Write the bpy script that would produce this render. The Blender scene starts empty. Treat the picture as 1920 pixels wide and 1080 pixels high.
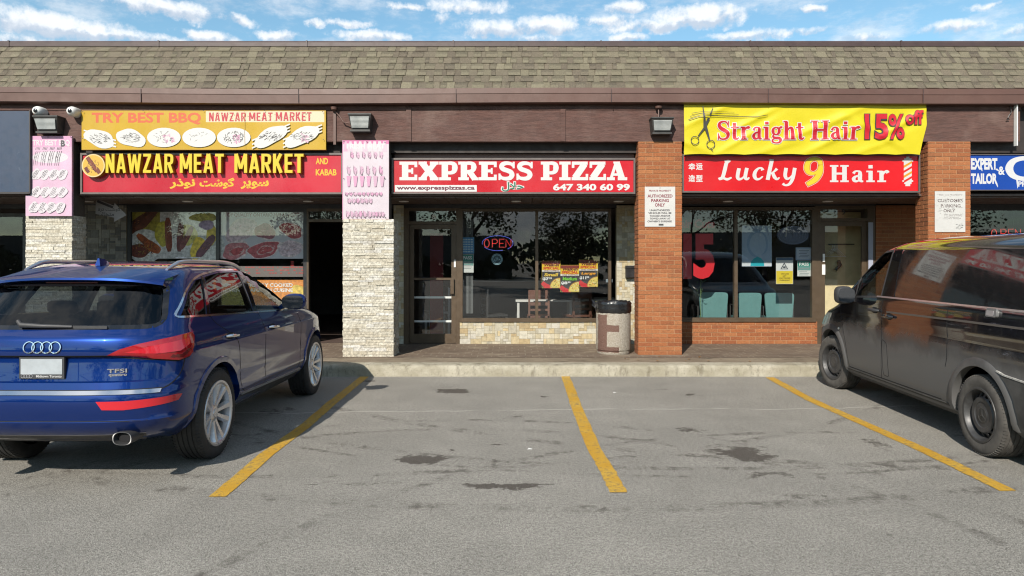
import bpy, bmesh, math, random
from mathutils import Vector, Matrix
from mathutils.bvhtree import BVHTree
random.seed(7)
R = math.radians
S = bpy.context.scene
COL = S.collection

# ------------------------------------------------------------------ camera
HC, FPX, CX, HY = 1.65, 1320.0, 960.0, 490.0
cam = bpy.data.cameras.new('camera')
cam.sensor_width = 36.0
cam.lens = FPX / 1920 * 36.0
cam.shift_y = -(540 - HY) / 1920.0
cam.clip_start, cam.clip_end = 0.05, 2000
camo = bpy.data.objects.new('camera', cam)
COL.objects.link(camo)
camo.location = (0, 0, HC)
camo.rotation_euler = (R(90), 0, 0)
S.camera = camo

def PX(u, Y): return (u - CX) / FPX * Y          # where a sight line meets the depth Y
def PZ(v, Y): return HC - (v - HY) / FPX * Y

# ------------------------------------------------------------------ light
SUN_EL, SUN_AZ = R(35.5), math.atan2(-0.345, -0.94)     # azimuth of the sun measured from +Y towards +X
W = bpy.data.worlds.new('World'); S.world = W; W.use_nodes = True
sun = bpy.data.lights.new('sun', 'SUN')
sun.energy, sun.angle, sun.color = 4.4, R(0.55), (1.0, 0.93, 0.83)
suno = bpy.data.objects.new('sun', sun); COL.objects.link(suno)
sd = Vector((math.sin(SUN_AZ) * math.cos(SUN_EL), math.cos(SUN_AZ) * math.cos(SUN_EL), math.sin(SUN_EL)))
suno.rotation_euler = (-sd).to_track_quat('-Z', 'Y').to_euler()
S.view_settings.view_transform = 'Standard'
S.view_settings.look = 'None'
S.view_settings.gamma = 1.0
S.view_settings.exposure = 0.7
S.render.engine = 'CYCLES'
S.cycles.use_denoising = True
S.cycles.filter_width = 1.15
S.cycles.max_bounces = 10
S.cycles.transparent_max_bounces = 24
S.cycles.glossy_bounces = 5
S.cycles.caustics_reflective = False
S.cycles.caustics_refractive = False

# ------------------------------------------------------------------ node helper
class NT:
    def __init__(s, tree):
        s.t = tree; s.n = tree.nodes; s.l = tree.links
    def node(s, kind, **kw):
        n = s.n.new(kind)
        for k, v in kw.items(): setattr(n, k, v)
        return n
    def put(s, sock, v):
        if v is None: return
        if isinstance(v, bpy.types.NodeSocket): s.l.new(v, sock)
        else: sock.default_value = v
    def m(s, op, a, b=None, c=None, clamp=False):
        n = s.node('ShaderNodeMath', operation=op, use_clamp=clamp)
        for i, v in enumerate((a, b, c)):
            s.put(n.inputs[i], v)
        return n.outputs[0]
    def mix(s, f, a, b, mode='MIX'):
        n = s.node('ShaderNodeMix', data_type='RGBA', blend_type=mode)
        s.put(n.inputs[0], f)
        for k, v in ((6, a), (7, b)):
            if not isinstance(v, bpy.types.NodeSocket) and len(v) == 3: v = (*v, 1)
            s.put(n.inputs[k], v)
        return n.outputs[2]
    def noise(s, vec, scale, detail=3, rough=.55, out=0, lac=2.0):
        n = s.node('ShaderNodeTexNoise')
        s.put(n.inputs['Vector'], vec)
        n.inputs['Scale'].default_value = scale; n.inputs['Detail'].default_value = detail
        n.inputs['Roughness'].default_value = rough
        return n.outputs[out]
    def ramp(s, v, a, b, lo=0.0, hi=1.0):
        n = s.node('ShaderNodeMapRange'); n.interpolation_type = 'SMOOTHSTEP'
        s.put(n.inputs[0], v)
        n.inputs[1].default_value = a; n.inputs[2].default_value = b
        n.inputs[3].default_value = lo; n.inputs[4].default_value = hi
        return n.outputs[0]
    def sep(s, v):
        n = s.node('ShaderNodeSeparateXYZ'); s.put(n.inputs[0], v); return n.outputs
    def comb(s, x, y, z):
        n = s.node('ShaderNodeCombineXYZ')
        for i, v in enumerate((x, y, z)): s.put(n.inputs[i], v)
        return n.outputs[0]
    def vmul(s, v, k):
        n = s.node('ShaderNodeVectorMath', operation='MULTIPLY'); s.put(n.inputs[0], v); s.put(n.inputs[1], k); return n.outputs[0]
    def vadd(s, a, b):
        n = s.node('ShaderNodeVectorMath', operation='ADD'); s.put(n.inputs[0], a); s.put(n.inputs[1], b); return n.outputs[0]

# sky: Nishita sky with broken cumulus, the cloud banks placed by compass bearing and height above the horizon
def build_sky():
    t = NT(W.node_tree)
    bg = t.n['Background']
    sky = t.node('ShaderNodeTexSky', sky_type='NISHITA', sun_disc=False)
    sky.sun_elevation, sky.sun_rotation = SUN_EL, SUN_AZ
    sky.air_density, sky.dust_density, sky.ozone_density = 1.0, 0.35, 2.2
    g = t.node('ShaderNodeTexCoord').outputs['Generated']
    x, y, z = t.sep(g)[:3]
    bearing = t.m('DEGREES', t.m('ARCTAN2', x, y)) if False else t.m('MULTIPLY', t.m('ARCTAN2', x, y), 57.29578)
    height = t.m('MULTIPLY', t.m('ARCSINE', z), 57.29578)
    n1 = t.noise(g, 9.0, 7, .62)
    n2 = t.noise(t.vadd(g, (3.1, 1.7, .4)), 26.0, 6, .6)
    warp = t.m('MULTIPLY', t.m('SUBTRACT', n1, .5), 3.0)
    hb = t.m('ADD', bearing, warp)
    hh = t.m('ADD', height, t.m('MULTIPLY', t.m('SUBTRACT', n2, .5), 1.6))
    field = None
    shade = None
    def D(u, v): # bearing and height of a sight line
        a, b, c = u - CX, FPX, HY - v
        return math.degrees(math.atan2(a, b)), math.degrees(math.atan2(c, math.hypot(a, b)))
    banks = [(90, 48, 190, 34, 1.0), (300, 14, 150, 22, 1), (240, 70, 150, 16, .9), (385, 66, 70, 14, .9), (440, 36, 30, 12, .8),
             (520, 66, 46, 15, .9), (590, 40, 22, 8, .6), (650, 40, 50, 9, .6), (700, 68, 80, 15, .95), (760, 12, 50, 8, .6),
             (820, 34, 24, 13, .45), (870, 10, 80, 18, .7), (930, 55, 90, 22, 1), (1030, 48, 75, 24, 1.0), (1175, 14, 46, 18, .95),
             (1150, 38, 60, 14, .8), (1310, 30, 110, 28, 1.05), (1240, 46, 140, 14, .8), (1180, 70, 40, 12, .9), (1400, 66, 90, 13, .8), (1520, 16, 38, 11, .85),
             (1500, 60, 70, 9, .6), (1625, 70, 70, 12, .75), (1790, 52, 80, 17, .85), (1900, 60, 50, 13, .7), (1010, 74, 60, 10, .7), (60, 78, 90, 14, .8),
             (1860, 6, 60, 6, .4), (-160, 40, 160, 40, .9), (2080, 40, 120, 30, .9)]
    for u, v, ru, rv, k in banks:
        b0, h0 = D(u, v); b1, _ = D(u + ru, v); _, h1 = D(u, v - rv)
        dx = t.m('DIVIDE', t.m('SUBTRACT', hb, b0), abs(b1 - b0))
        dy = t.m('DIVIDE', t.m('SUBTRACT', hh, h0), abs(h1 - h0))
        d2 = t.m('ADD', t.m('MULTIPLY', dx, dx), t.m('MULTIPLY', dy, dy))
        f = t.m('MULTIPLY', t.m('SUBTRACT', 1.0, d2), k)
        field = f if field is None else t.m('MAXIMUM', field, f)
        sh = t.m('MULTIPLY', dy, t.m('MAXIMUM', f, 0.0))
        shade = sh if shade is None else t.m('ADD', shade, sh)
    # the rest of the sky, seen only in reflections; extra cloud added for brighter fill
    back = t.ramp(t.noise(t.vmul(g, (1.0, 1.0, 2.2)), 3.2, 7, .6), .45, .64, 0.0, 1.0)
    isback = t.ramp(y, .35, .1)
    n3 = t.noise(t.vadd(g, (.3, 5.7, 2.4)), 60.0, 4, .6)
    n4 = t.noise(t.vadd(g, (1.3, 2.7, 6.4)), 150.0, 4, .65)
    edge = t.m('ADD', t.m('ADD', t.m('MULTIPLY', t.m('SUBTRACT', n2, .5), 2.0), t.m('MULTIPLY', t.m('SUBTRACT', n3, .5), 1.5)), t.m('MULTIPLY', t.m('SUBTRACT', n4, .5), .7))
    dens = t.ramp(t.m('ADD', field, edge), -.10, .95)
    wisp = t.m('MULTIPLY', t.ramp(t.noise(t.vmul(g, (1, 1, 2.6)), 11.0, 7, .65), .44, .70), .55)
    dens = t.m('MAXIMUM', dens, wisp)
    dens = t.m('MAXIMUM', dens, t.m('MULTIPLY', back, isback))
    lit = t.ramp(t.m('ADD', shade, t.m('ADD', t.m('MULTIPLY', t.m('SUBTRACT', n2, .5), .7), t.m('MULTIPLY', t.m('SUBTRACT', n3, .5), .9))), -.34, .20)
    cloud = t.mix(lit, (5.2, 5.9, 6.9), (8.6, 8.8, 9.0))
    skyc = t.mix(1.0, sky.outputs[0], (1.25, 1.50, 1.36), 'MULTIPLY')
    c = t.mix(t.m('MULTIPLY', dens, .93), skyc, cloud)
    t.l.new(c, bg.inputs['Color'])
    bg.inputs['Strength'].default_value = 0.075
build_sky()

# ------------------------------------------------------------------ materials
MATS = {}
ZL = .00005
def mat(name, col=(.5, .5, .5), rough=.6, metal=0.0, spec=.5, coat=0.0, var=0.0, vscale=6.0, stretch=(1, 1, 1),
        bump=0.0, bscale=40.0, attr=False, emit=0.0, coat_rough=.03, speck=None, dirt=None, flake=0.0):
    if name in MATS: return MATS[name]
    m = bpy.data.materials.new(name); m.use_nodes = True
    t = NT(m.node_tree); b = t.n['Principled BSDF']
    obj = t.node('ShaderNodeTexCoord').outputs['Object']
    v = t.vmul(obj, stretch) if stretch != (1, 1, 1) else obj
    if attr:
        a = t.node('ShaderNodeAttribute', attribute_name='Col'); c = a.outputs['Color']
    else:
        c = None
    base = c if c is not None else (*col, 1)
    if var:
        n = t.noise(v, vscale, 5, .6)
        f = t.ramp(n, .28, .72, 1 - var, 1 + var)
        if c is None:
            rgb = t.node('ShaderNodeRGB'); rgb.outputs[0].default_value = (*col, 1); base = rgb.outputs[0]
        sc = t.node('ShaderNodeVectorMath', operation='SCALE')
        t.put(sc.inputs[0], base); t.put(sc.inputs['Scale'], f); base = sc.outputs[0]
    if speck:  # (scale, lo, hi, colour)
        n = t.noise(obj, speck[0], 2, .5)
        base = t.mix(t.ramp(n, speck[1], speck[2]), base, speck[3])
    if dirt:   # (scale, lo, hi, colour, amount)
        n = t.noise(obj, dirt[0], 6, .65)
        base = t.mix(t.m('MULTIPLY', t.ramp(n, dirt[1], dirt[2]), dirt[4]), base, dirt[3])
    t.put(b.inputs['Base Color'], base)
    b.inputs['Metallic'].default_value = metal
    b.inputs['Specular IOR Level'].default_value = spec
    b.inputs['Coat Weight'].default_value = coat
    b.inputs['Coat Roughness'].default_value = coat_rough
    if rough and var:
        t.put(b.inputs['Roughness'], t.ramp(t.noise(obj, vscale * 1.7, 4, .6), .3, .7, max(rough - .08, .02), min(rough + .08, 1)))
    else:
        b.inputs['Roughness'].default_value = rough
    if bump:
        bn = t.node('ShaderNodeBump'); bn.inputs['Strength'].default_value = bump; bn.inputs['Distance'].default_value = .02
        t.put(bn.inputs['Height'], t.noise(v, bscale, 4, .65)); t.l.new(bn.outputs[0], b.inputs['Normal'])
    if emit:
        b.inputs['Emission Color'].default_value = (*col, 1); b.inputs['Emission Strength'].default_value = emit
    MATS[name] = m
    return m

def glass_mat(name, tint=(.9, .93, .92), ior=1.5, haze=0.0, gloss=(1, 1, 1)):
    m = bpy.data.materials.new(name); m.use_nodes = True
    t = NT(m.node_tree); t.n.remove(t.n['Principled BSDF'])
    out = t.n['Material Output']
    lw = t.node('ShaderNodeLayerWeight'); lw.inputs['Blend'].default_value = .5      # same from both sides of a thin pane
    f0 = ((ior - 1) / (ior + 1)) ** 2
    fres = t.m('MULTIPLY_ADD', t.m('POWER', lw.outputs['Facing'], 5.0), 1 - f0, f0)
    tr = t.node('ShaderNodeBsdfTransparent'); tr.inputs[0].default_value = (*tint, 1)
    gl = t.node('ShaderNodeBsdfGlossy'); gl.inputs['Roughness'].default_value = .0; gl.inputs['Color'].default_value = (*gloss, 1)
    mx = t.node('ShaderNodeMixShader')
    t.l.new(fres, mx.inputs[0]); t.l.new(tr.outputs[0], mx.inputs[1]); t.l.new(gl.outputs[0], mx.inputs[2])
    last = mx
    if haze:
        df = t.node('ShaderNodeBsdfDiffuse'); df.inputs[0].default_value = (.5, .49, .46, 1)
        ob = t.node('ShaderNodeTexCoord').outputs['Object']
        k = t.m('MULTIPLY', t.ramp(t.noise(ob, 2.5, 5, .65), .35, .75), haze)
        m2 = t.node('ShaderNodeMixShader'); t.put(m2.inputs[0], k); t.l.new(mx.outputs[0], m2.inputs[1]); t.l.new(df.outputs[0], m2.inputs[2]); last = m2
    t.l.new(last.outputs[0], out.inputs[0])
    MATS[name] = m
    return m

# ------------------------------------------------------------------ object helpers
def tag(o, label=None, cat=None, group=None, kind=None):
    if label: o['label'] = label
    if cat: o['category'] = cat
    if group: o['group'] = group
    if kind: o['kind'] = kind
    return o
def empty(name, loc, label=None, cat=None, group=None, rz=0.0):
    o = bpy.data.objects.new(name, None); COL.objects.link(o)
    o.location = loc; o.rotation_euler = (0, 0, rz); o.empty_display_size = .1
    return tag(o, label, cat, group)
def wloc(o):
    v = Vector((0, 0, 0))
    while o: v += o.location; o = o.parent
    return v

class MB:
    """collects quads and polygons; build() links them as one mesh object"""
    def __init__(s): s.v = []; s.f = []; s.c = []; s.mi = []; s.z = 0
    def add(s, vs, fs, col=(.5, .5, .5), mi=0):
        o = len(s.v); s.v += [tuple(p) for p in vs]
        for f in fs:
            s.f.append(tuple(o + i for i in f)); s.c.append(col); s.mi.append(mi)
        return s
    def box(s, x0, x1, y0, y1, z0, z1, col=(.5, .5, .5), mi=0, skip=''):
        if x1 < x0: x0, x1 = x1, x0
        if y1 < y0: y0, y1 = y1, y0
        if z1 < z0: z0, z1 = z1, z0
        vs = [(x0, y0, z0), (x1, y0, z0), (x1, y1, z0), (x0, y1, z0), (x0, y0, z1), (x1, y0, z1), (x1, y1, z1), (x0, y1, z1)]
        fs = {'f': (0, 1, 5, 4), 'r': (1, 2, 6, 5), 'b': (2, 3, 7, 6), 'l': (3, 0, 4, 7), 't': (4, 5, 6, 7), 'u': (3, 2, 1, 0)}
        s.add(vs, [f for k, f in fs.items() if k not in skip], col, mi); return s
    def bar(s, p, q, w, h=None, up=(0, 0, 1), col=(.5, .5, .5), mi=0, taper=1.0):
        p, q = Vector(p), Vector(q); d = (q - p).normalized(); h = h or w
        a = d.cross(Vector(up))
        if a.length < 1e-4: a = d.cross(Vector((1, 0, 0)))
        a.normalize(); b = a.cross(d)
        vs = []
        for c, k in ((p, 1.0), (q, taper)):
            for sx, sy in ((-1, -1), (1, -1), (1, 1), (-1, 1)): vs.append(c + a * w / 2 * k * sx + b * h / 2 * k * sy)
        s.add(vs, [(3, 2, 1, 0), (4, 5, 6, 7), (0, 1, 5, 4), (1, 2, 6, 5), (2, 3, 7, 6), (3, 0, 4, 7)], col, mi); return s
    def tube(s, pts, r, n=8, col=(.5, .5, .5), mi=0, closed=False):
        pts = [Vector(p) for p in pts]; rs = r if isinstance(r, (list, tuple)) else [r] * len(pts)
        vs, fs = [], []; N = len(pts); ref = None
        for i, p in enumerate(pts):
            if closed: d = pts[(i + 1) % N] - pts[i - 1]
            else: d = pts[min(i + 1, N - 1)] - pts[max(i - 1, 0)]
            d.normalize()
            if ref is None:
                ref = d.cross(Vector((0, 0, 1)))
                if ref.length < 1e-3: ref = d.cross(Vector((1, 0, 0)))
            ref = (ref - d * ref.dot(d)).normalized(); b = d.cross(ref)
            for k in range(n):
                a = 2 * math.pi * k / n; vs.append(p + (ref * math.cos(a) + b * math.sin(a)) * rs[i])
        for i in range(N if closed else N - 1):
            j = (i + 1) % N
            for k in range(n): fs.append((i * n + k, i * n + (k + 1) % n, j * n + (k + 1) % n, j * n + k))
        if not closed: fs += [tuple(range(n))[::-1], tuple(range((N - 1) * n, N * n))]
        s.add(vs, fs, col, mi); return s
    def lathe(s, prof, c=(0, 0, 0), axis='z', n=32, col=(.5, .5, .5), mi=0, cap=True, sq=1.0):
        vs, fs = [], []; c = Vector(c)
        for (r, h) in prof:
            for k in range(n):
                a = 2 * math.pi * k / n; x, y = r * math.cos(a), r * math.sin(a) * sq
                vs.append(c + (Vector((x, y, h)) if axis == 'z' else Vector((h, x, y)) if axis == 'x' else Vector((x, h, y))))
        m = len(prof)
        for i in range(m - 1):
            for k in range(n): fs.append((i * n + k, i * n + (k + 1) % n, (i + 1) * n + (k + 1) % n, (i + 1) * n + k))
        if cap: fs += [tuple(range(n))[::-1], tuple(range((m - 1) * n, m * n))]
        s.add(vs, fs, col, mi); return s
    def prism(s, poly, y0, y1, col=(.5, .5, .5), mi=0):   # polygon in (x, z) pushed from y0 (front) to y1
        n = len(poly)
        vs = [(x, y0, z) for x, z in poly] + [(x, y1, z) for x, z in poly]
        s.add(vs, [tuple(range(n)), tuple(range(n, 2 * n))[::-1]] + [(i, i + n, (i + 1) % n + n, (i + 1) % n) for i in range(n)], col, mi); return s
    def flat(s, poly, y, col=(.5, .5, .5), mi=0):         # printed shape lying on a sign face, each a hair above the last
        s.z += 1
        s.add([(x, y - s.z * ZL, z) for x, z in poly], [tuple(range(len(poly)))], col, mi); return s
    def ell(s, cx, cz, rx, rz, y, col, rot=0.0, n=20, mi=0, wob=0.0):
        ph = random.random() * 6
        p = []
        for k in range(n):
            a = 2 * math.pi * k / n; w = 1 + wob * math.sin(3 * a + ph) + wob * .6 * math.sin(5 * a + 2 * ph)
            x, z = rx * math.cos(a) * w, rz * math.sin(a) * w
            p.append((cx + x * math.cos(rot) - z * math.sin(rot), cz + x * math.sin(rot) + z * math.cos(rot)))
        return s.flat(p, y, col, mi)
    def line(s, pts, w, y, col, mi=0):                    # drawn stroke of width w on a sign face (x, z)
        pts = [Vector(p) for p in pts]; N = len(pts); L, Rr = [], []
        ws = w if isinstance(w, (list, tuple)) else [w] * N
        for i, p in enumerate(pts):
            d = (pts[min(i + 1, N - 1)] - pts[max(i - 1, 0)])
            if d.length < 1e-9: d = Vector((1, 0))
            d.normalize(); nrm = Vector((-d.y, d.x)) * ws[i] / 2
            L.append(p + nrm); Rr.append(p - nrm)
        s.z += 1; y = y - s.z * ZL
        vs = [(p.x, y, p.y) for p in L] + [(p.x, y, p.y) for p in Rr]
        s.add(vs, [(i + N, i + N + 1, i + 1, i) for i in range(N - 1)], col, mi); return s
    def build(s, name, mats, parent=None, smooth=None, label=None):
        if not isinstance(mats, (list, tuple)): mats = [mats]
        me = bpy.data.meshes.new(name)
        off = wloc(parent) if parent else Vector((0, 0, 0))
        me.from_pydata([(p[0] - off.x, p[1] - off.y, p[2] - off.z) for p in s.v], [], s.f)
        for m in mats: me.materials.append(m)
        if len(mats) > 1: me.polygons.foreach_set('material_index', s.mi)
        at = me.color_attributes.new('Col', 'FLOAT_COLOR', 'CORNER')
        buf = []
        for p, c in zip(me.polygons, s.c):
            buf += [c[0], c[1], c[2], 1.0] * p.loop_total
        at.data.foreach_set('color', buf)
        if smooth is not None:
            me.polygons.foreach_set('use_smooth', [True] * len(me.polygons))
            me.set_sharp_from_angle(angle=R(smooth))
        me.update()
        o = bpy.data.objects.new(name, me); COL.objects.link(o)
        if parent: o.parent = parent
        if label: o['label'] = label
        return o

_tc = bpy.data.curves.new('lettering', 'FONT')
_to = bpy.data.objects.new('lettering', _tc); COL.objects.link(_to)
def glyphs(s, bold=0.0, shear=0.0, res=3, spacing=1.0, depth=0.0):
    _tc.body = s; _tc.offset = bold; _tc.shear = shear; _tc.resolution_u = res; _tc.space_character = spacing; _tc.extrude = depth
    _to.data = _tc; bpy.context.view_layer.update()
    me = bpy.data.meshes.new_from_object(_to.evaluated_get(bpy.context.evaluated_depsgraph_get()))
    vs = [v.co.copy() for v in me.vertices]; fs = [tuple(p.vertices) for p in me.polygons]
    bpy.data.meshes.remove(me)
    return vs, fs
def text(mb, s, box, Y, col=(0, 0, 0), bold=0.0, shear=0.0, depth=0.0, mi=0, px=True, spacing=1.0, res=3, lift=.0006, wob=None):
    """the words s fitted into box = (left, top, right, bottom), pixels of the sight lines at depth Y, or metres"""
    if px: x0, z1, x1, z0 = PX(box[0], Y), PZ(box[1], Y), PX(box[2], Y), PZ(box[3], Y)
    else: x0, z1, x1, z0 = box
    vs, fs = glyphs(s, bold, shear, res, spacing, .5 if depth else 0.0)
    ax, bx = min(v.x for v in vs), max(v.x for v in vs); ay, by = min(v.y for v in vs), max(v.y for v in vs)
    kx, kz = (x1 - x0) / (bx - ax), (z1 - z0) / (by - ay)
    mb.z += 1; yy = Y - lift - mb.z * ZL
    out = []
    for v in vs:
        p = [x0 + (v.x - ax) * kx, yy - (v.z + .5) * depth if depth else yy, z0 + (v.y - ay) * kz]
        out.append(p)
    if wob:      # cut small enough to follow the cloth
        bm = bmesh.new(); bv = [bm.verts.new(p) for p in out]
        for f in fs:
            try: bm.faces.new([bv[i] for i in f])
            except ValueError: pass
        for k, lo, hi in ((0, x0, x1), (2, z0, z1)):
            n = max(2, int((hi - lo) / .02))
            for i in range(1, n):
                c = [0, 0, 0]; c[k] = lo + (hi - lo) * i / n; no = [0, 0, 0]; no[k] = 1
                bmesh.ops.bisect_plane(bm, geom=bm.verts[:] + bm.edges[:] + bm.faces[:], plane_co=c, plane_no=no, dist=1e-6)
        bm.verts.index_update(); out = [wob(list(v.co)) for v in bm.verts]; fs = [tuple(v.index for v in f.verts) for f in bm.faces]; bm.free()
        mb.z += 30
    elif not depth:   # bold glyphs overlap themselves: keep every triangle in a plane of its own
        o2, f2 = [], []
        for i, f in enumerate(fs):
            f2.append(tuple(range(len(o2), len(o2) + len(f)))); o2 += [(out[k][0], out[k][1] - (i % 12) * 3e-6, out[k][2]) for k in f]
        out, fs = o2, f2
    mb.add(out, fs, col, mi)
def strokes(mb, table, s, box, Y, col, bold=1.0, shear=0.0, space=.12, mi=0, px=True, lift=.0006, wob=None, grow=0.0, depth=0.0):
    """drawn letters: table[ch] = (advance, [(points, width, smooth), ...]) on a unit height"""
    if px: x0, z1, x1, z0 = PX(box[0], Y), PZ(box[1], Y), PX(box[2], Y), PZ(box[3], Y)
    else: x0, z1, x1, z0 = box
    pen = 0.0; items = []
    for ch in s:
        if ch == ' ': pen += .34; continue
        adv, sts = table[ch]
        for st in sts:
            pts, w = st[0], st[1]; sm = len(st) > 2 and st[2]
            P = [Vector((pen + a + b * shear, b)) for a, b in pts]
            Wd = list(w) if isinstance(w, (list, tuple)) else [w] * len(P)
            if sm:
                Q, Wq = [], []
                for i in range(len(P) - 1):
                    a, b, c, d = P[max(i - 1, 0)], P[i], P[i + 1], P[min(i + 2, len(P) - 1)]
                    for k in range(6):
                        t = k / 6
                        Q.append(.5 * ((2 * b) + (c - a) * t + (2 * a - 5 * b + 4 * c - d) * t * t + (3 * b - a - 3 * c + d) * t ** 3))
                        Wq.append(Wd[i] + (Wd[i + 1] - Wd[i]) * t)
                Q.append(P[-1]); Wq.append(Wd[-1]); P, Wd = Q, Wq
            elif wob:
                Q, Wq = [], []
                for i in range(len(P) - 1):
                    for k in range(8): Q.append(P[i].lerp(P[i + 1], k / 8)); Wq.append(Wd[i] + (Wd[i + 1] - Wd[i]) * k / 8)
                Q.append(P[-1]); Wq.append(Wd[-1]); P, Wd = Q, Wq
            items.append((P, [q * bold + grow for q in Wd]))
        pen += adv + space
    if wob: mb.z += 40
    pen -= space
    allx = [p.x for P, _ in items for p in P]
    kx = (x1 - x0) / pen; kz = z1 - z0
    for P, Wd in items:
        N = len(P); L, Q = [], []
        if grow:
            d0 = (P[1] - P[0]).normalized(); d1 = (P[-1] - P[-2]).normalized()
            P = [P[0] - d0 * grow / 2] + P[1:-1] + [P[-1] + d1 * grow / 2] if N > 2 else [P[0] - d0 * grow / 2, P[1] + d1 * grow / 2]
        for i, p in enumerate(P):
            d = (P[min(i + 1, N - 1)] - P[max(i - 1, 0)]).normalized(); nr = Vector((-d.y, d.x)) * Wd[i] / 2
            L.append(p + nr); Q.append(p - nr)
        mb.z += 1; yy = Y - lift - mb.z * ZL
        vs = [[x0 + p.x * kx, yy - (i % N) * 2e-6, z0 + p.y * kz] for i, p in enumerate(L + Q)]
        if wob: vs = [wob(v) for v in vs]
        fs = [(i + N, i + N + 1, i + 1, i) for i in range(N - 1)]
        if depth:
            M2 = 2 * N; vs = vs + [[a, b + depth, c] for a, b, c in vs]
            fs += [(i, i + 1, i + 1 + M2, i + M2) for i in range(N - 1)] + [(i + N + 1, i + N, i + N + M2, i + N + 1 + M2) for i in range(N - 1)] + [(N, 0, M2, N + M2), (N - 1, M2 - 1, M2 + M2 - 1, M2 + N - 1)]
        mb.add(vs, fs, col, mi)

def srgb(r, g, b):
    f = lambda c: c / 12.92 if c <= .04045 else ((c + .055) / 1.055) ** 2.4
    return (f(r / 255), f(g / 255), f(b / 255))
def copy_tree(o, parent=None):
    c = o.copy(); COL.objects.link(c); c.parent = parent
    for ch in list(o.children): copy_tree(ch, c)
    return c
def A(r, g, b, k=2.05):                       # reflectance of a surface that measures (r, g, b) in full sun
    c = srgb(r, g, b); return tuple(min(x / k, .9) for x in c)
KZ = 0.16                                     # kerb height
Y_KERB, Y_PIL, Y_SIGN, Y_BAND, Y_FAS, Y_SF = 10.08, 11.18, 11.28, 11.20, 11.07, 12.69

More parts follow.
